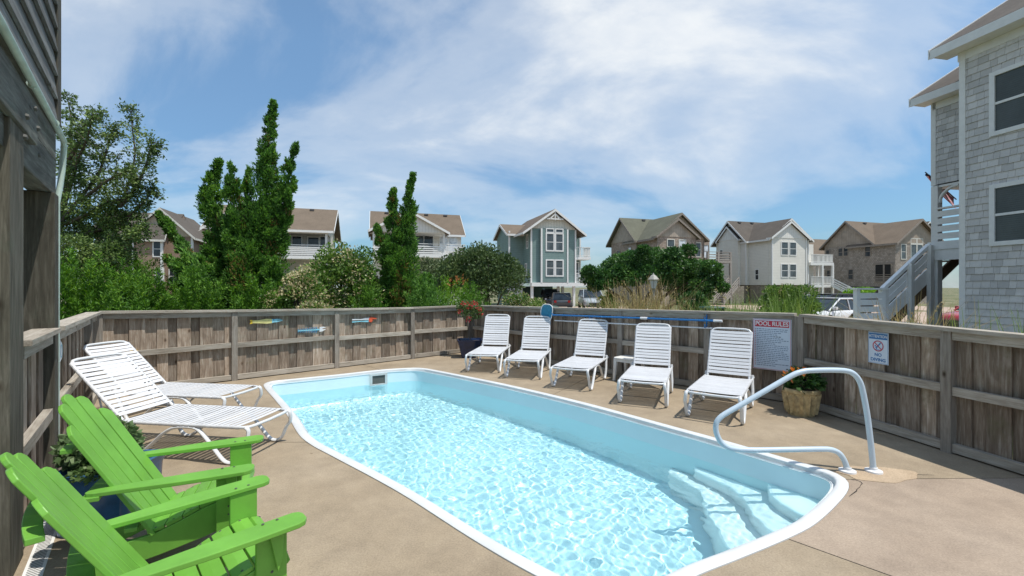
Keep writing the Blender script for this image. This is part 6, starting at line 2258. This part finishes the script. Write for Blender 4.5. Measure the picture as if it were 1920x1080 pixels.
SOAK = leafmat('spreading oak leaf', [(0.0, (0.016, 0.048, 0.016)), (0.45, (0.048, 0.125, 0.032)), (0.75, (0.104, 0.216, 0.048)), (1.0, (0.192, 0.336, 0.080))], 0.45, 0.22, 0.9)
PIT = leafmat('bright shrub leaf', [(0.0, (0.030, 0.068, 0.015)), (0.45, (0.090, 0.173, 0.033)), (0.75, (0.180, 0.285, 0.060)), (1.0, (0.375, 0.450, 0.135))], 0.45, 0.25, 1.6)
CRM = leafmat('cream blossom', [(0.0, (0.250, 0.200, 0.100)), (0.5, (0.525, 0.450, 0.250)), (1.0, (0.800, 0.750, 0.525))], 0.6, 0.25, 2.0)
BRG = leafmat('yellow green shrub leaf', [(0.0, (0.056, 0.129, 0.016)), (0.5, (0.161, 0.322, 0.032)), (1.0, (0.386, 0.580, 0.081))], 0.5, 0.28, 1.3)
ORT = leafmat('orange new growth', [(0.0, (0.20, 0.06, 0.02)), (0.5, (0.36, 0.13, 0.04)), (1.0, (0.45, 0.24, 0.08))], 0.5, 0.25, 1.3)
DRY = leafmat('dry sea oat blade', [(0.0, (0.169, 0.117, 0.052)), (0.4, (0.364, 0.273, 0.130)), (0.7, (0.494, 0.403, 0.208)), (1.0, (0.260, 0.312, 0.091))], 0.7, 0.25, 1.5)
GRN = leafmat('green dune grass blade', [(0.0, (0.068, 0.121, 0.027)), (0.5, (0.162, 0.257, 0.054)), (1.0, (0.351, 0.432, 0.121))], 0.6, 0.3, 1.5)


def vnoise(P, sc, seed=0):
    return np.array([noise.noise(Vector(p) * sc + Vector((seed, seed * 1.7, 0))) for p in P])

def curve_pts(pts, n):
    P = smooth_path(pts, 10)
    A = np.array([tuple(p) for p in P])
    s = np.concatenate([[0], np.cumsum(np.linalg.norm(np.diff(A, axis=0), axis=1))])
    t = np.linspace(0, s[-1], n)
    return np.stack([np.interp(t, s, A[:, k]) for k in range(3)], 1), s[-1]

def juniper(name, base_px, Y, cols, label, dens=1.0, seed=1):
    """cols: list of (pixel path with width in pixels, depth offset); read at the tree's own distance"""
    global NP
    b = Wp(base_px, 560, Y)
    root = empty(name, (b.x, Y, GZ), 0, label, 'tree')
    org = np.array((b.x, Y, GZ))
    tr = MB()
    Ps, Ds, Ss = [], [], []
    Pb, Db, Sb = [], [], []
    rr_ = random.Random(seed)
    for ci, (path, dy) in enumerate(cols):
        pts = [Wp(px, py, Y + dy) for px, py, w in path]
        rad = [w * 0.36 / F * Y for _, _, w in path]
        n = 60
        C, Lc_ = curve_pts(pts, n)
        z = np.linspace(0, 1, len(path))
        # radius follows the survey, at even arc length
        seg = np.concatenate([[0], np.cumsum([(pts[i + 1] - pts[i]).length for i in range(len(pts) - 1)])]); seg = seg / seg[-1]
        Rr = np.interp(np.linspace(0, 1, n), seg, rad)
        tr.tube([Vector(p) - Vector(org) for p in C[::4]], 0.03, 6, rr=[max(0.006, 0.22 * q) * 0.5 for q in Rr[::4]])
        area = 2 * math.pi * np.mean(Rr) * Lc_
        m = int(dens * 2900 * area) + 300
        # clumps: tufts spiral up the column and stick out
        nt_ = max(12, int(15 * area) + 9)
        ti = NP.random(nt_) ** 0.85
        th = NP.random(nt_) * 2 * math.pi
        tc_ = np.stack([np.interp(ti, np.linspace(0, 1, n), C[:, k]) for k in range(3)], 1)
        tr_ = np.interp(ti, np.linspace(0, 1, n), Rr)
        out = np.stack([np.cos(th), np.sin(th), np.zeros(nt_)], 1)
        tcen = tc_ + out * (tr_ * NP.uniform(0.35, 1.05, nt_))[:, None]
        trad = np.maximum(0.06, np.minimum(0.30, tr_ * NP.uniform(0.30, 0.58, nt_)))
        k = NP.choice(nt_, m, p=(trad ** 2) / np.sum(trad ** 2))
        dirs = unit(NP.normal(size=(m, 3)))
        P = tcen[k] + dirs * (trad[k] * (0.35 + 0.65 * NP.random(m) ** 0.5))[:, None] * np.array((0.85, 0.85, 1.7))
        i_ = np.clip((ti[k] * (n - 1)).astype(int), 0, n - 2)
        tan = unit(C[i_ + 1] - C[i_])
        D = unit(dirs * 0.55 + tan * 0.75 + out[k] * 0.35 + NP.normal(size=(m, 3)) * 0.3)
        brown = NP.random(nt_) < 0.07
        mask = brown[k] & (NP.random(m) < 0.6)
        sz = NP.uniform(0.05, 0.105, m) * (0.75 + 0.012 * Y)
        Ps.append(P[~mask]); Ds.append(D[~mask]); Ss.append(sz[~mask])
        Pb.append(P[mask]); Db.append(D[mask]); Sb.append(sz[mask])
        # pointed sprigs that break the outline
        ns_ = nt_ * 3; q_ = 26
        ks = NP.integers(0, nt_, ns_)
        sd_ = unit(out[ks] * NP.uniform(0.2, 1.0, (ns_, 1)) + unit(C[np.clip((ti[ks] * (n - 1)).astype(int), 0, n - 2) + 1] - C[np.clip((ti[ks] * (n - 1)).astype(int), 0, n - 2)]) * 1.0 + NP.normal(size=(ns_, 3)) * 0.35)
        tt_ = NP.random((ns_, q_)) ** 0.8
        Ls = (trad[ks] * NP.uniform(1.0, 2.3, ns_))[:, None]
        Qs = tcen[ks][:, None, :] + sd_[:, None, :] * (tt_ * Ls)[..., None] + NP.normal(size=(ns_, q_, 3)) * (0.022 * (1.15 - tt_))[..., None]
        Dq = unit(np.repeat(sd_[:, None, :], q_, 1) + NP.normal(size=(ns_, q_, 3)) * 0.45)
        Ps.append(Qs.reshape(-1, 3)); Ds.append(Dq.reshape(-1, 3)); Ss.append((0.045 + 0.05 * (1 - tt_)).reshape(-1) * (0.75 + 0.012 * Y))
        # core spine leaves up to the very tip
        m2 = int(260 * Lc_)
        t2 = NP.random(m2)
        c2 = np.stack([np.interp(t2, np.linspace(0, 1, n), C[:, q]) for q in range(3)], 1)
        r2 = np.interp(t2, np.linspace(0, 1, n), Rr)
        d2 = unit(NP.normal(size=(m2, 3)))
        i2 = np.clip((t2 * (n - 1)).astype(int), 0, n - 2)
        Ps.append(c2 + d2 * (r2 * 0.6 * NP.random(m2))[:, None]); Ds.append(unit(unit(C[i2 + 1] - C[i2]) * 1.2 + d2 * 0.5)); Ss.append(NP.uniform(0.08, 0.15, m2))
    tr.build('trunk', M['bark'], root, smooth=60)
    P = np.concatenate(Ps) - org; leaves('crown', P, np.concatenate(Ds), np.concatenate(Ss), JUN, root, 0.42, 0.12)
    P = np.concatenate(Pb) - org
    if len(P): leaves('browned_foliage', P, np.concatenate(Db), np.concatenate(Sb), JUNB, root, 0.42, 0.12)
    return root

juniper('twisted_juniper', 480, 11.6, [
    ([(470, 600, 120), (474, 520, 130), (480, 450, 110), (496, 380, 72), (499, 320, 50), (503, 270, 32), (507, 235, 20), (513, 194, 2)], 0),
    ([(492, 500, 60), (516, 440, 50), (534, 380, 36), (541, 330, 28), (546, 300, 18), (556, 271, 2)], -0.1),
    ([(450, 560, 90), (425, 480, 66), (408, 420, 52), (396, 370, 40), (396, 340, 34), (404, 320, 18), (411, 302, 2)], 0.15),
    ([(455, 520, 60), (444, 440, 54), (438, 390, 40), (436, 350, 30), (434, 325, 16), (431, 307, 2)], -0.25),
    ([(470, 460, 44), (466, 400, 34), (463, 355, 18), (466, 319, 2)], 0.2),
    ([(420, 580, 70), (405, 520, 54), (398, 470, 34), (392, 440, 8)], -0.2),
    ([(520, 590, 60), (515, 540, 54), (505, 490, 44)], -0.3)],
    'tall dark twisted juniper with several pointed spires, the highest tree behind the fence', 1.0, 1)
juniper('twisted_juniper', 750, 13.0, [
    ([(748, 600, 96), (750, 540, 90), (754, 480, 70), (764, 420, 42), (766, 385, 28), (768, 355, 15), (774, 329, 2)], 0),
    ([(742, 540, 60), (738, 470, 48), (737, 420, 32), (735, 390, 22), (736, 372, 12), (738, 357, 2)], -0.2),
    ([(745, 540, 50), (728, 490, 36), (714, 452, 22), (705, 424, 3)], -0.3),
    ([(720, 590, 70), (706, 550, 52), (694, 520, 26)], 0.2),
    ([(785, 590, 70), (794, 550, 50), (797, 520, 26)], -0.1)],
    'smaller dark twisted juniper with twin pointed tops in front of the white porch house', 1.0, 2)
juniper('twisted_juniper', 385, 10.2, [
    ([(385, 545, 44), (366, 500, 40), (342, 466, 30), (322, 436, 20), (308, 416, 14), (301, 401, 3)], 0),
    ([(395, 560, 50), (390, 520, 34), (378, 490, 16), (372, 478, 3)], 0.2),
    ([(360, 540, 40), (335, 500, 24), (316, 486, 5)], -0.2)],
    'small leaning juniper shoot in front of the tan house', 1.1, 3)

def spreading(name, c, rx, ry, hgt, label, nspray, per, mat=SPR, seed=0, size=(0.045, 0.10), droop=0.25, stem=True):
    hgt += 0.42
    root = empty(name, (c[0], c[1], GZ), 0, label, 'shrub')
    n = nspray
    az = NP.random(n) * 2 * math.pi
    el = np.arcsin(NP.random(n) ** 0.75)
    D = np.stack([np.cos(az) * np.cos(el), np.sin(az) * np.cos(el), np.sin(el)], 1)
    E = np.array((rx, ry, hgt))
    lump = 0.80 + 0.28 * NP.random(n)
    end = D * E * lump[:, None]
    end[:, 2] += 0.05
    start = end * 0.30 * np.array((1, 1, 0.6)) + np.array((0, 0, 0.12))
    t = NP.random((n, per)) ** 0.7
    Q = start[:, None, :] * (1 - t[..., None]) + end[:, None, :] * t[..., None]
    Q[..., 2] += (np.sin(t * math.pi) * 0.18 - t ** 2 * droop * 0.35) * hgt * 0.5
    axis = unit(end - start)[:, None, :] + np.zeros_like(Q)
    axis = axis.copy(); axis[..., 2] -= (t * droop)
    side = unit(NP.normal(size=Q.shape))
    wid = 0.11 * (1.0 - 0.75 * t)[..., None] * max(rx, ry) ** 0.5
    P = Q + side * wid * NP.random(Q.shape[:2])[..., None] * np.array((1, 1, 0.55))
    Dr = unit(axis * 1.0 + side * 0.75)
    P = P.reshape(-1, 3); Dr = Dr.reshape(-1, 3)
    if stem:
        mb = MB()
        for k in range(0, n, max(1, n // 30)):
            mb.tube([Vector((0, 0, 0)), Vector(start[k]), Vector(start[k] * .4 + end[k] * .6)], 0.012, 5, rr=[.022, .014, .006])
        mb.build('stems', M['bark'], root)
    leaves('foliage', P, Dr, NP.uniform(size[0], size[1], len(P)), mat, root, 0.24, 0.06)
    return root

SH = [((-7.55, 7.75), 0.95, 0.9, 2.25, 'dark green spreading juniper at the left, closest to the house pilings', 210, 150),
      ((-7.35, 8.6), 0.95, 0.9, 2.15, 'bushy spreading juniper by the back left fence corner, under the leafy tree', 210, 150),
      ((-6.75, 9.3), 1.05, 0.85, 2.0, 'dense spreading juniper behind the fence, left of the tall twisted juniper', 210, 150),
      ((-5.75, 9.95), 0.95, 0.8, 1.85, 'feathery spreading juniper at the foot of the tall twisted juniper', 190, 150),
      ((-9.0, 10.0), 1.5, 1.1, 2.9, 'taller dark juniper mound under the leafy tree, beside the tan house', 210, 150),
      ((-7.7, 10.7), 1.2, 0.9, 2.35, 'dark juniper mound below the tan house, left of the leaning juniper shoot', 190, 150)]
for i, a in enumerate(SH):
    spreading('spreading_juniper', a[0], a[1], a[2], a[3], a[4], a[5], a[6], SPR, i)
for i, (px, Y, w, hh, lab) in enumerate([(222, 7.55, 0.34, 1.86, 'small light green juniper tuft at the fence cap, left of its twin'), (262, 7.55, 0.26, 1.84, 'small light green juniper tuft at the fence cap, right of its twin')]):
    p = Wp(px, 560, Y); spreading('juniper_tuft', (p.x, p.y), w, w, hh, lab, 90, 45, BRG if False else SPR, i)
for i, (px, Y, rx, hh, lab) in enumerate([(690, 11.6, 0.7, 1.95, 'dark feathery juniper low at the foot of the twin topped juniper, on its left'), (800, 12.2, 0.85, 2.05, 'dark feathery juniper low at the foot of the twin topped juniper, on its right')]):
    p = Wp(px, 560, Y); spreading('spreading_juniper', (p.x, p.y), rx, 0.6, hh, lab, 200, 60, JUN if i else SPR, i)
for i, (px, Y, rx, hh, lab, mt) in enumerate([(845, 13.6, 0.95, 2.02, 'bright yellow green feathery shrub behind the fence, left of the far corner', BRG),
                                              (885, 13.2, 0.75, 1.82, 'low bright green feathery shrub just behind the far fence corner', SPR)]):
    p = Wp(px, 560, Y); s_ = spreading('feathery_shrub', (p.x, p.y), rx, 0.7, hh, lab, 210, 60, mt, i)
    if i == 0:
        P, D = ball(60, (0.25, -0.2, 2.2), 0.2, (1.6, 1, 1.0), 0.2); tag(leaves('orange_tips', P, D + np.array((0, 0, .8)), NP.uniform(0.06, 0.12, len(P)), ORT, s_, 0.35), kind='stuff')

def bush(name, c, E, label, n, mat, size, lumps=26, seed=0, trunk=True, z0=GZ, cat='shrub', flat=0.0, base=0.0, extra=None, aspect=0.55, up=0.3):
    root = empty(name, (c[0], c[1], GZ), 0, label, cat)
    E = np.array(E)
    D = unit(NP.normal(size=(lumps * 3, 3))); D = D[D[:, 2] > -0.35][:lumps]
    cen = D * E * NP.uniform(0.55, 0.82, (len(D), 1)) + np.array((0, 0, base + E[2]))
    rad = NP.uniform(0.24, 0.42, len(D)) * np.mean(E)
    k = NP.choice(len(D), n, p=rad ** 2 / np.sum(rad ** 2))
    d = unit(NP.normal(size=(n, 3)))
    d[:, 2] = np.where(NP.random(n) < 0.6, np.abs(d[:, 2]), d[:, 2])
    P = cen[k] + d * (rad[k] * (0.30 + 0.70 * NP.random(n) ** 0.55))[:, None]
    P[:, 2] = np.maximum(P[:, 2], base + 0.02 + 0.15 * NP.random(n))
    Dr = unit(d + NP.normal(size=(n, 3)) * 0.7 + np.array((0, 0, up)))
    leaves('foliage' if cat == 'shrub' else 'crown', P, Dr, NP.uniform(size[0], size[1], n), mat, root, aspect, 0.1)
    if extra:
        em, frac, esz, zone = extra
        m = int(n * frac)
        k2 = NP.choice(len(D), m, p=rad ** 2 / np.sum(rad ** 2))
        d2 = unit(NP.normal(size=(m, 3)) + np.array((0, -0.5, 0.5)))
        P2 = cen[k2] + d2 * (rad[k2] * NP.uniform(0.86, 1.06, m))[:, None]
        keep = vnoise(P2, 1.5, seed) > zone
        P2, d2 = P2[keep], d2[keep]
        leaves('blossom', P2, d2 + NP.normal(size=P2.shape) * .4, NP.uniform(esz[0], esz[1], len(P2)), em, root, 0.7, 0.15)
    if trunk:
        mb = MB()
        r = random.Random(seed)
        for q in range(7 if cat == 'shrub' else 9):
            j = r.randrange(len(cen))
            e = Vector(cen[j])
            s0 = Vector((r.uniform(-.15, .15), r.uniform(-.15, .15), -0.05))
            m_ = s0.lerp(e, 0.5) + Vector((r.uniform(-.2, .2), r.uniform(-.2, .2), -0.1 * E[2]))
            w0 = 0.03 * np.mean(E) + 0.02
            mb.tube(smooth_path([s0, m_, e], 4), 0.03, 6, rr=list(np.linspace(w0, w0 * .3, 9)))
        mb.build('stems' if cat == 'shrub' else 'trunk', M['bark'], root, smooth=60)
    return root

p = Wp(562, 560, 10.3); bush('flowering_shrub', (p.x, p.y), (0.80, 0.6, 1.16), 'rounded shrub thick with cream blossoms just behind the fence', 7500, PIT, (0.05, 0.10), 26, 1, base=0.15, extra=(CRM, 0.75, (0.04, 0.075), -0.28))
p = Wp(640, 560, 12.4); bush('flowering_shrub', (p.x, p.y), (1.40, 0.9, 1.56), 'large yellow green shrub with scattered cream flowers between the two junipers', 15000, PIT, (0.06, 0.12), 44, 2, base=0.1, extra=(CRM, 0.24, (0.05, 0.09), 0.02))
p = Wp(902, 540, 22); bush('round_myrtle', (p.x, p.y), (2.25, 1.9, 1.75), 'dark olive rounded tree between the white porch house and the teal house', 24000, MYR, (0.09, 0.17), 80, 3, base=0.55, cat='tree')
p = Wp(818, 540, 24); bush('round_myrtle', (p.x, p.y), (1.4, 1.4, 1.45), 'paler olive rounded bush at the left of the dark round tree', 10000, MYRL, (0.09, 0.16), 40, 4, base=0.7, cat='tree')
p = Wp(980, 566, 15.5); bush('flowering_shrub', (p.x, p.y), (1.05, 0.7, 0.86), 'low yellow flecked shrub before the teal house, over the far fence corner', 5500, PIT, (0.05, 0.10), 26, 5, base=0.05, extra=(CRM, 0.35, (0.04, 0.07), -0.1))
p = Wp(1300, 560, 20); bush('round_shrub', (p.x, p.y), (0.66, 0.6, 0.98), 'dark green shrub at the right foot of the spreading oak', 4200, SOAK, (0.07, 0.13), 22, 6, base=0.1)
p = Wp(1140, 555, 25); bush('round_shrub', (p.x, p.y), (0.5, 0.5, 0.9), 'small bright green shrub at the left foot of the spreading oak', 2500, BRG, (0.08, 0.14), 18, 7, base=0.15)
p = Wp(1478, 560, 17); bush('round_shrub', (p.x, p.y), (1.1, 0.8, 1.06), 'leafy green shrub in front of the white house', 9000, PIT, (0.07, 0.13), 34, 8, base=0.05)
p = Wp(1615, 548, 46); bush('round_shrub', (p.x, p.y), (2.0, 1.0, 0.8), 'low green shrub at the foot of the grey brown shingle house', 4000, BRG, (0.15, 0.26), 30, 9, base=0.3)

# spreading live oak with open limbs
def spread_oak():
    Y = 24.0
    b = Wp(1205, 560, Y)
    root = empty('spreading_oak', (b.x, Y, GZ), 0, 'wide flat topped green oak with bare forked limbs before the brown shingle house', 'tree')
    org = Vector((b.x, Y, GZ))
    mb = MB()
    limbs = [[(1195, 590), (1188, 560), (1180, 545), (1160, 528)], [(1197, 590), (1200, 560), (1196, 540), (1195, 515)], [(1205, 590), (1212, 562), (1222, 545), (1240, 520)],
             [(1215, 592), (1232, 570), (1250, 552), (1290, 530)], [(1222, 592), (1238, 560), (1235, 540), (1225, 510)], [(1190, 590), (1175, 565), (1150, 550), (1120, 528)], [(1240, 592), (1262, 568), (1285, 556), (1318, 535)]]
    r = random.Random(3)
    for l in limbs:
        pts = [Wp(x, y, Y + r.uniform(-.5, .5)) - org for x, y in l]
        mb.tube(smooth_path(pts, 4), 0.1, 7, rr=list(np.linspace(0.15, 0.05, 13)))
    mb.build('trunk', M['bark'], root, smooth=60)
    lum = [(1130, 520, 40), (1112, 518, 30), (1150, 505, 44), (1180, 495, 46), (1215, 488, 48), (1250, 490, 48), (1285, 503, 46), (1308, 522, 36), (1318, 536, 26), (1205, 515, 50), (1245, 520, 50), (1280, 535, 42), (1165, 525, 40), (1105, 505, 22), (1120, 535, 26), (1230, 480, 30), (1300, 548, 30), (1265, 478, 26), (1195, 478, 26), (1312, 528, 22), (1160, 490, 36), (1230, 500, 44), (1268, 496, 40), (1300, 508, 36), (1140, 512, 36), (1190, 508, 40)]
    Ps, Ds = [], []
    for (x, y, w) in lum:
        for dy in (-1.6, 0.0, 1.5):
            c = Wp(x + r.uniform(-8, 8), y + r.uniform(-5, 5), Y) - org + Vector((0, dy + r.uniform(-.4, .4), 0))
            p, d = ball(650, tuple(c), w / 2 / F * Y * r.uniform(.85, 1.1), (1, 1, 0.68), 0.4)
            Ps.append(p); Ds.append(d)
    P = np.concatenate(Ps); D = np.concatenate(Ds)
    leaves('crown', P, D + NP.normal(size=P.shape) * .7, NP.uniform(0.10, 0.19, len(P)), SOAK, root, 0.5, 0.1)
spread_oak()

# leafy tree beside the house, open at the top and dense below
def leafy_tree():
    Y = 9.4
    b = Wp(95, 560, Y)
    root = empty('leafy_tree', (b.x, Y, GZ), 0, 'tall open branched leafy tree beside the house pilings at left', 'tree')
    org = Vector((b.x, Y, GZ))
    r = random.Random(6)
    limbs = [[(95, 600), (100, 520), (110, 440), (120, 380), (128, 300), (132, 230), (126, 178)],
             [(105, 480), (150, 440), (190, 420), (225, 385), (240, 345), (252, 290), (250, 235), (247, 202)],
             [(110, 420), (150, 375), (180, 330), (195, 290), (205, 262), (212, 240)],
             [(105, 470), (160, 440), (215, 425), (255, 395), (280, 370), (287, 350)],
             [(225, 385), (252, 355), (270, 320), (280, 280), (284, 268)],
             [(120, 380), (150, 300), (165, 255), (175, 212)],
             [(105, 500), (150, 480), (200, 465), (245, 450), (275, 425)],
             [(120, 420), (160, 400), (205, 380), (235, 370), (262, 340)],
             [(150, 375), (185, 350), (222, 330), (245, 320)], [(128, 300), (150, 262), (160, 235), (185, 215)],
             [(100, 520), (140, 505), (185, 495), (225, 480)], [(105, 420), (125, 340), (140, 280), (150, 250)]]
    mb = MB()
    Ps, Ds = [], []
    for li, l in enumerate(limbs):
        oy = r.uniform(-.5, .5)
        pts = [Wp(x + r.uniform(-3, 3), y + r.uniform(-3, 3), Y + oy * i / len(l) * 2) - org for i, (x, y) in enumerate(l)]
        sp_ = smooth_path(pts, 5)
        w0 = 0.09 if li == 0 else 0.04
        mb.tube(sp_, 0.05, 6, rr=list(np.linspace(w0, 0.006, len(sp_))))
        # twigs and leaves
        N = len(sp_)
        for i in range(2, N):
            f = i / N
            low = sp_[i].z + GZ < 2.9
            for q in range(3 if f > 0.3 else 2):
                dv = Vector((r.gauss(0.25, 1), r.gauss(0, .8), r.gauss(0.25, .7))).normalized()
                Lt = r.uniform(0.14, 0.42) * (1.25 - 0.6 * f)
                e = sp_[i] + dv * Lt
                mb.tube([sp_[i], sp_[i].lerp(e, .5) + Vector((0, 0, .02)), e], 0.004, 4, rr=[.006, .004, .002])
                m = r.randint(14, 26)
                t = NP.random((m, 1)) ** 0.7
                P = np.array(sp_[i]) * (1 - t) + np.array(e) * t + NP.normal(size=(m, 3)) * 0.035
                Ps.append(P); Ds.append(unit(NP.normal(size=(m, 3)) + np.array(dv) * .7))
    for (x, y, w, nn) in [(140, 470, 70, 1500), (185, 455, 66, 1400), (230, 440, 50, 900), (165, 420, 60, 1000), (210, 410, 50, 700), (130, 425, 60, 900), (250, 415, 36, 450), (150, 500, 60, 1000), (215, 475, 56, 900), (262, 440, 30, 300), (140, 380, 46, 450), (180, 385, 40, 350), (268, 388, 24, 120),
                          (150, 330, 56, 520), (172, 282, 40, 260), (200, 352, 44, 380), (130, 300, 44, 340), (235, 335, 26, 150), (135, 330, 34, 240), (185, 300, 18, 60), (128, 260, 26, 160), (128, 215, 20, 110)]:
        c = Wp(x, y, Y + r.uniform(-.6, .6)) - org
        p, d = ball(nn, tuple(c), w / 2 / F * Y, (1.05, 1.1, 0.8), 0.35)
        Ps.append(p); Ds.append(d + NP.normal(size=p.shape) * .7)
    mb.build('trunk', M['bark'], root, smooth=60)
    P = np.concatenate(Ps); D = np.concatenate(Ds)
    leaves('crown', P, D, NP.uniform(0.045, 0.085, len(P)), OAK, root, 0.48, 0.1)
leafy_tree()

# grass clumps
def clump(name, c, w, hmin, hmax, n, mat, label, lean=0.35, plumes=0, group=None, bw=0.012):
    root = empty(name, (c[0], c[1], GZ), 0, label, 'grass', group)
    seg = 5
    hmin += 0.05; hmax += 0.13
    b = NP.normal(size=(n, 2)) * np.array((w, w * 0.6)) * 0.5
    az = NP.random(n) * 2 * math.pi
    hh = NP.uniform(hmin, hmax, n)
    ln = np.abs(NP.normal(size=n)) * lean * hh
    dirx, diry = np.cos(az), np.sin(az)
    sx, sy = -diry, dirx
    V = np.zeros((n, seg + 1, 2, 3))
    for k in range(seg + 1):
        t = k / seg
        off = ln * t ** 2.2
        zz = hh * (t - 0.18 * (ln / hh) * t ** 3)
        wv = bw * (1 - t * 0.92) * (0.7 + 0.6 * (hh / hmax))
        for j, s in enumerate((-1, 1)):
            V[:, k, j, 0] = b[:, 0] + dirx * off + sx * wv * s
            V[:, k, j, 1] = b[:, 1] + diry * off + sy * wv * s
            V[:, k, j, 2] = zz
    idx = np.arange(n * (seg + 1) * 2).reshape(n, seg + 1, 2)
    Fq = np.stack([idx[:, :-1, 0], idx[:, :-1, 1], idx[:, 1:, 1], idx[:, 1:, 0]], -1).reshape(-1, 4)
    link('blades', fastmesh('blades', V.reshape(-1, 3), Fq, mat), root)
    if plumes:
        sel = NP.choice(n, plumes, replace=False)
        Ps, Ds = [], []
        for i in sel:
            tip = V[i, -1].mean(0); pr = V[i, -2].mean(0)
            d = tip - pr
            t = NP.random((26, 1))
            Ps.append(tip - d * t * 1.0 + NP.normal(size=(26, 3)) * 0.012); Ds.append(unit(np.tile(d, (26, 1))) + NP.normal(size=(26, 3)) * .4)
        sh_ = leaves('seed_heads', np.concatenate(Ps), np.concatenate(Ds), NP.uniform(0.03, 0.06, 26 * plumes), DRY, root, 0.4); tag(sh_, kind='stuff')
    return root
def cl(px, Y, *a, **k):
    p = Wp(px, 560, Y); return clump('grass_clump', (p.x, p.y), *a, **k)
GG = 'tall grass clumps beyond the fence'
cl(1170, 12.0, 0.9, 1.2, 2.25, 330, DRY, 'tall dry tan grass left of the lamp post', plumes=26, group=GG)
cl(1222, 12.4, 0.8, 1.2, 2.4, 330, DRY, 'tall dry grass with arching stems in front of the lamp post', plumes=26, group=GG)
cl(1258, 11.6, 0.9, 1.1, 2.0, 150, DRY, 'thin dry grass right of the lamp post', plumes=14, lean=0.5, group=GG)
cl(1150, 12.3, 0.9, 1.1, 1.85, 220, GRN, 'yellow green grass at the left end of the tall dry grass', group=GG)
cl(1360, 11.0, 0.9, 1.1, 1.85, 420, GRN, 'arching bright green grass right of the dark green bin', lean=0.45, group=GG)
cl(1415, 10.2, 1.0, 1.1, 1.80, 420, GRN, 'dense arching green grass left of the pool rules sign', lean=0.45, group=GG)
cl(1462, 9.6, 0.7, 1.2, 2.05, 300, GRN, 'upright green grass blades above the pool rules sign', lean=0.28, plumes=6, group=GG)
cl(1495, 9.2, 0.55, 1.2, 2.15, 220, GRN, 'tall green blades in front of the black car', lean=0.28, group=GG)
cl(1545, 7.6, 0.5, 1.0, 1.6, 26, GRN, 'few thin blades in front of the white sedan', lean=0.4, group=GG)
cl(1680, 8.0, 0.7, 1.1, 1.95, 170, DRY, 'tangled dry grass below the outside stairs', lean=0.55, plumes=8, group=GG)
cl(1735, 7.6, 0.6, 1.1, 1.80, 150, DRY, 'dry grass in front of the stair post', lean=0.55, plumes=6, group=GG)
cl(1785, 7.0, 0.4, 1.1, 1.72, 80, GRN, 'sparse pale grass at the corner of the grey shingled house', lean=0.45, group=GG)
cl(1905, 5.6, 0.35, 1.2, 1.80, 60, GRN, 'grass tuft at the right edge against the grey shingles', lean=0.35, plumes=4, group=GG)
cl(1640, 8.4, 0.5, 1.1, 1.70, 60, DRY, 'sparse dry grass in front of the white landing rail', lean=0.5, group=GG)
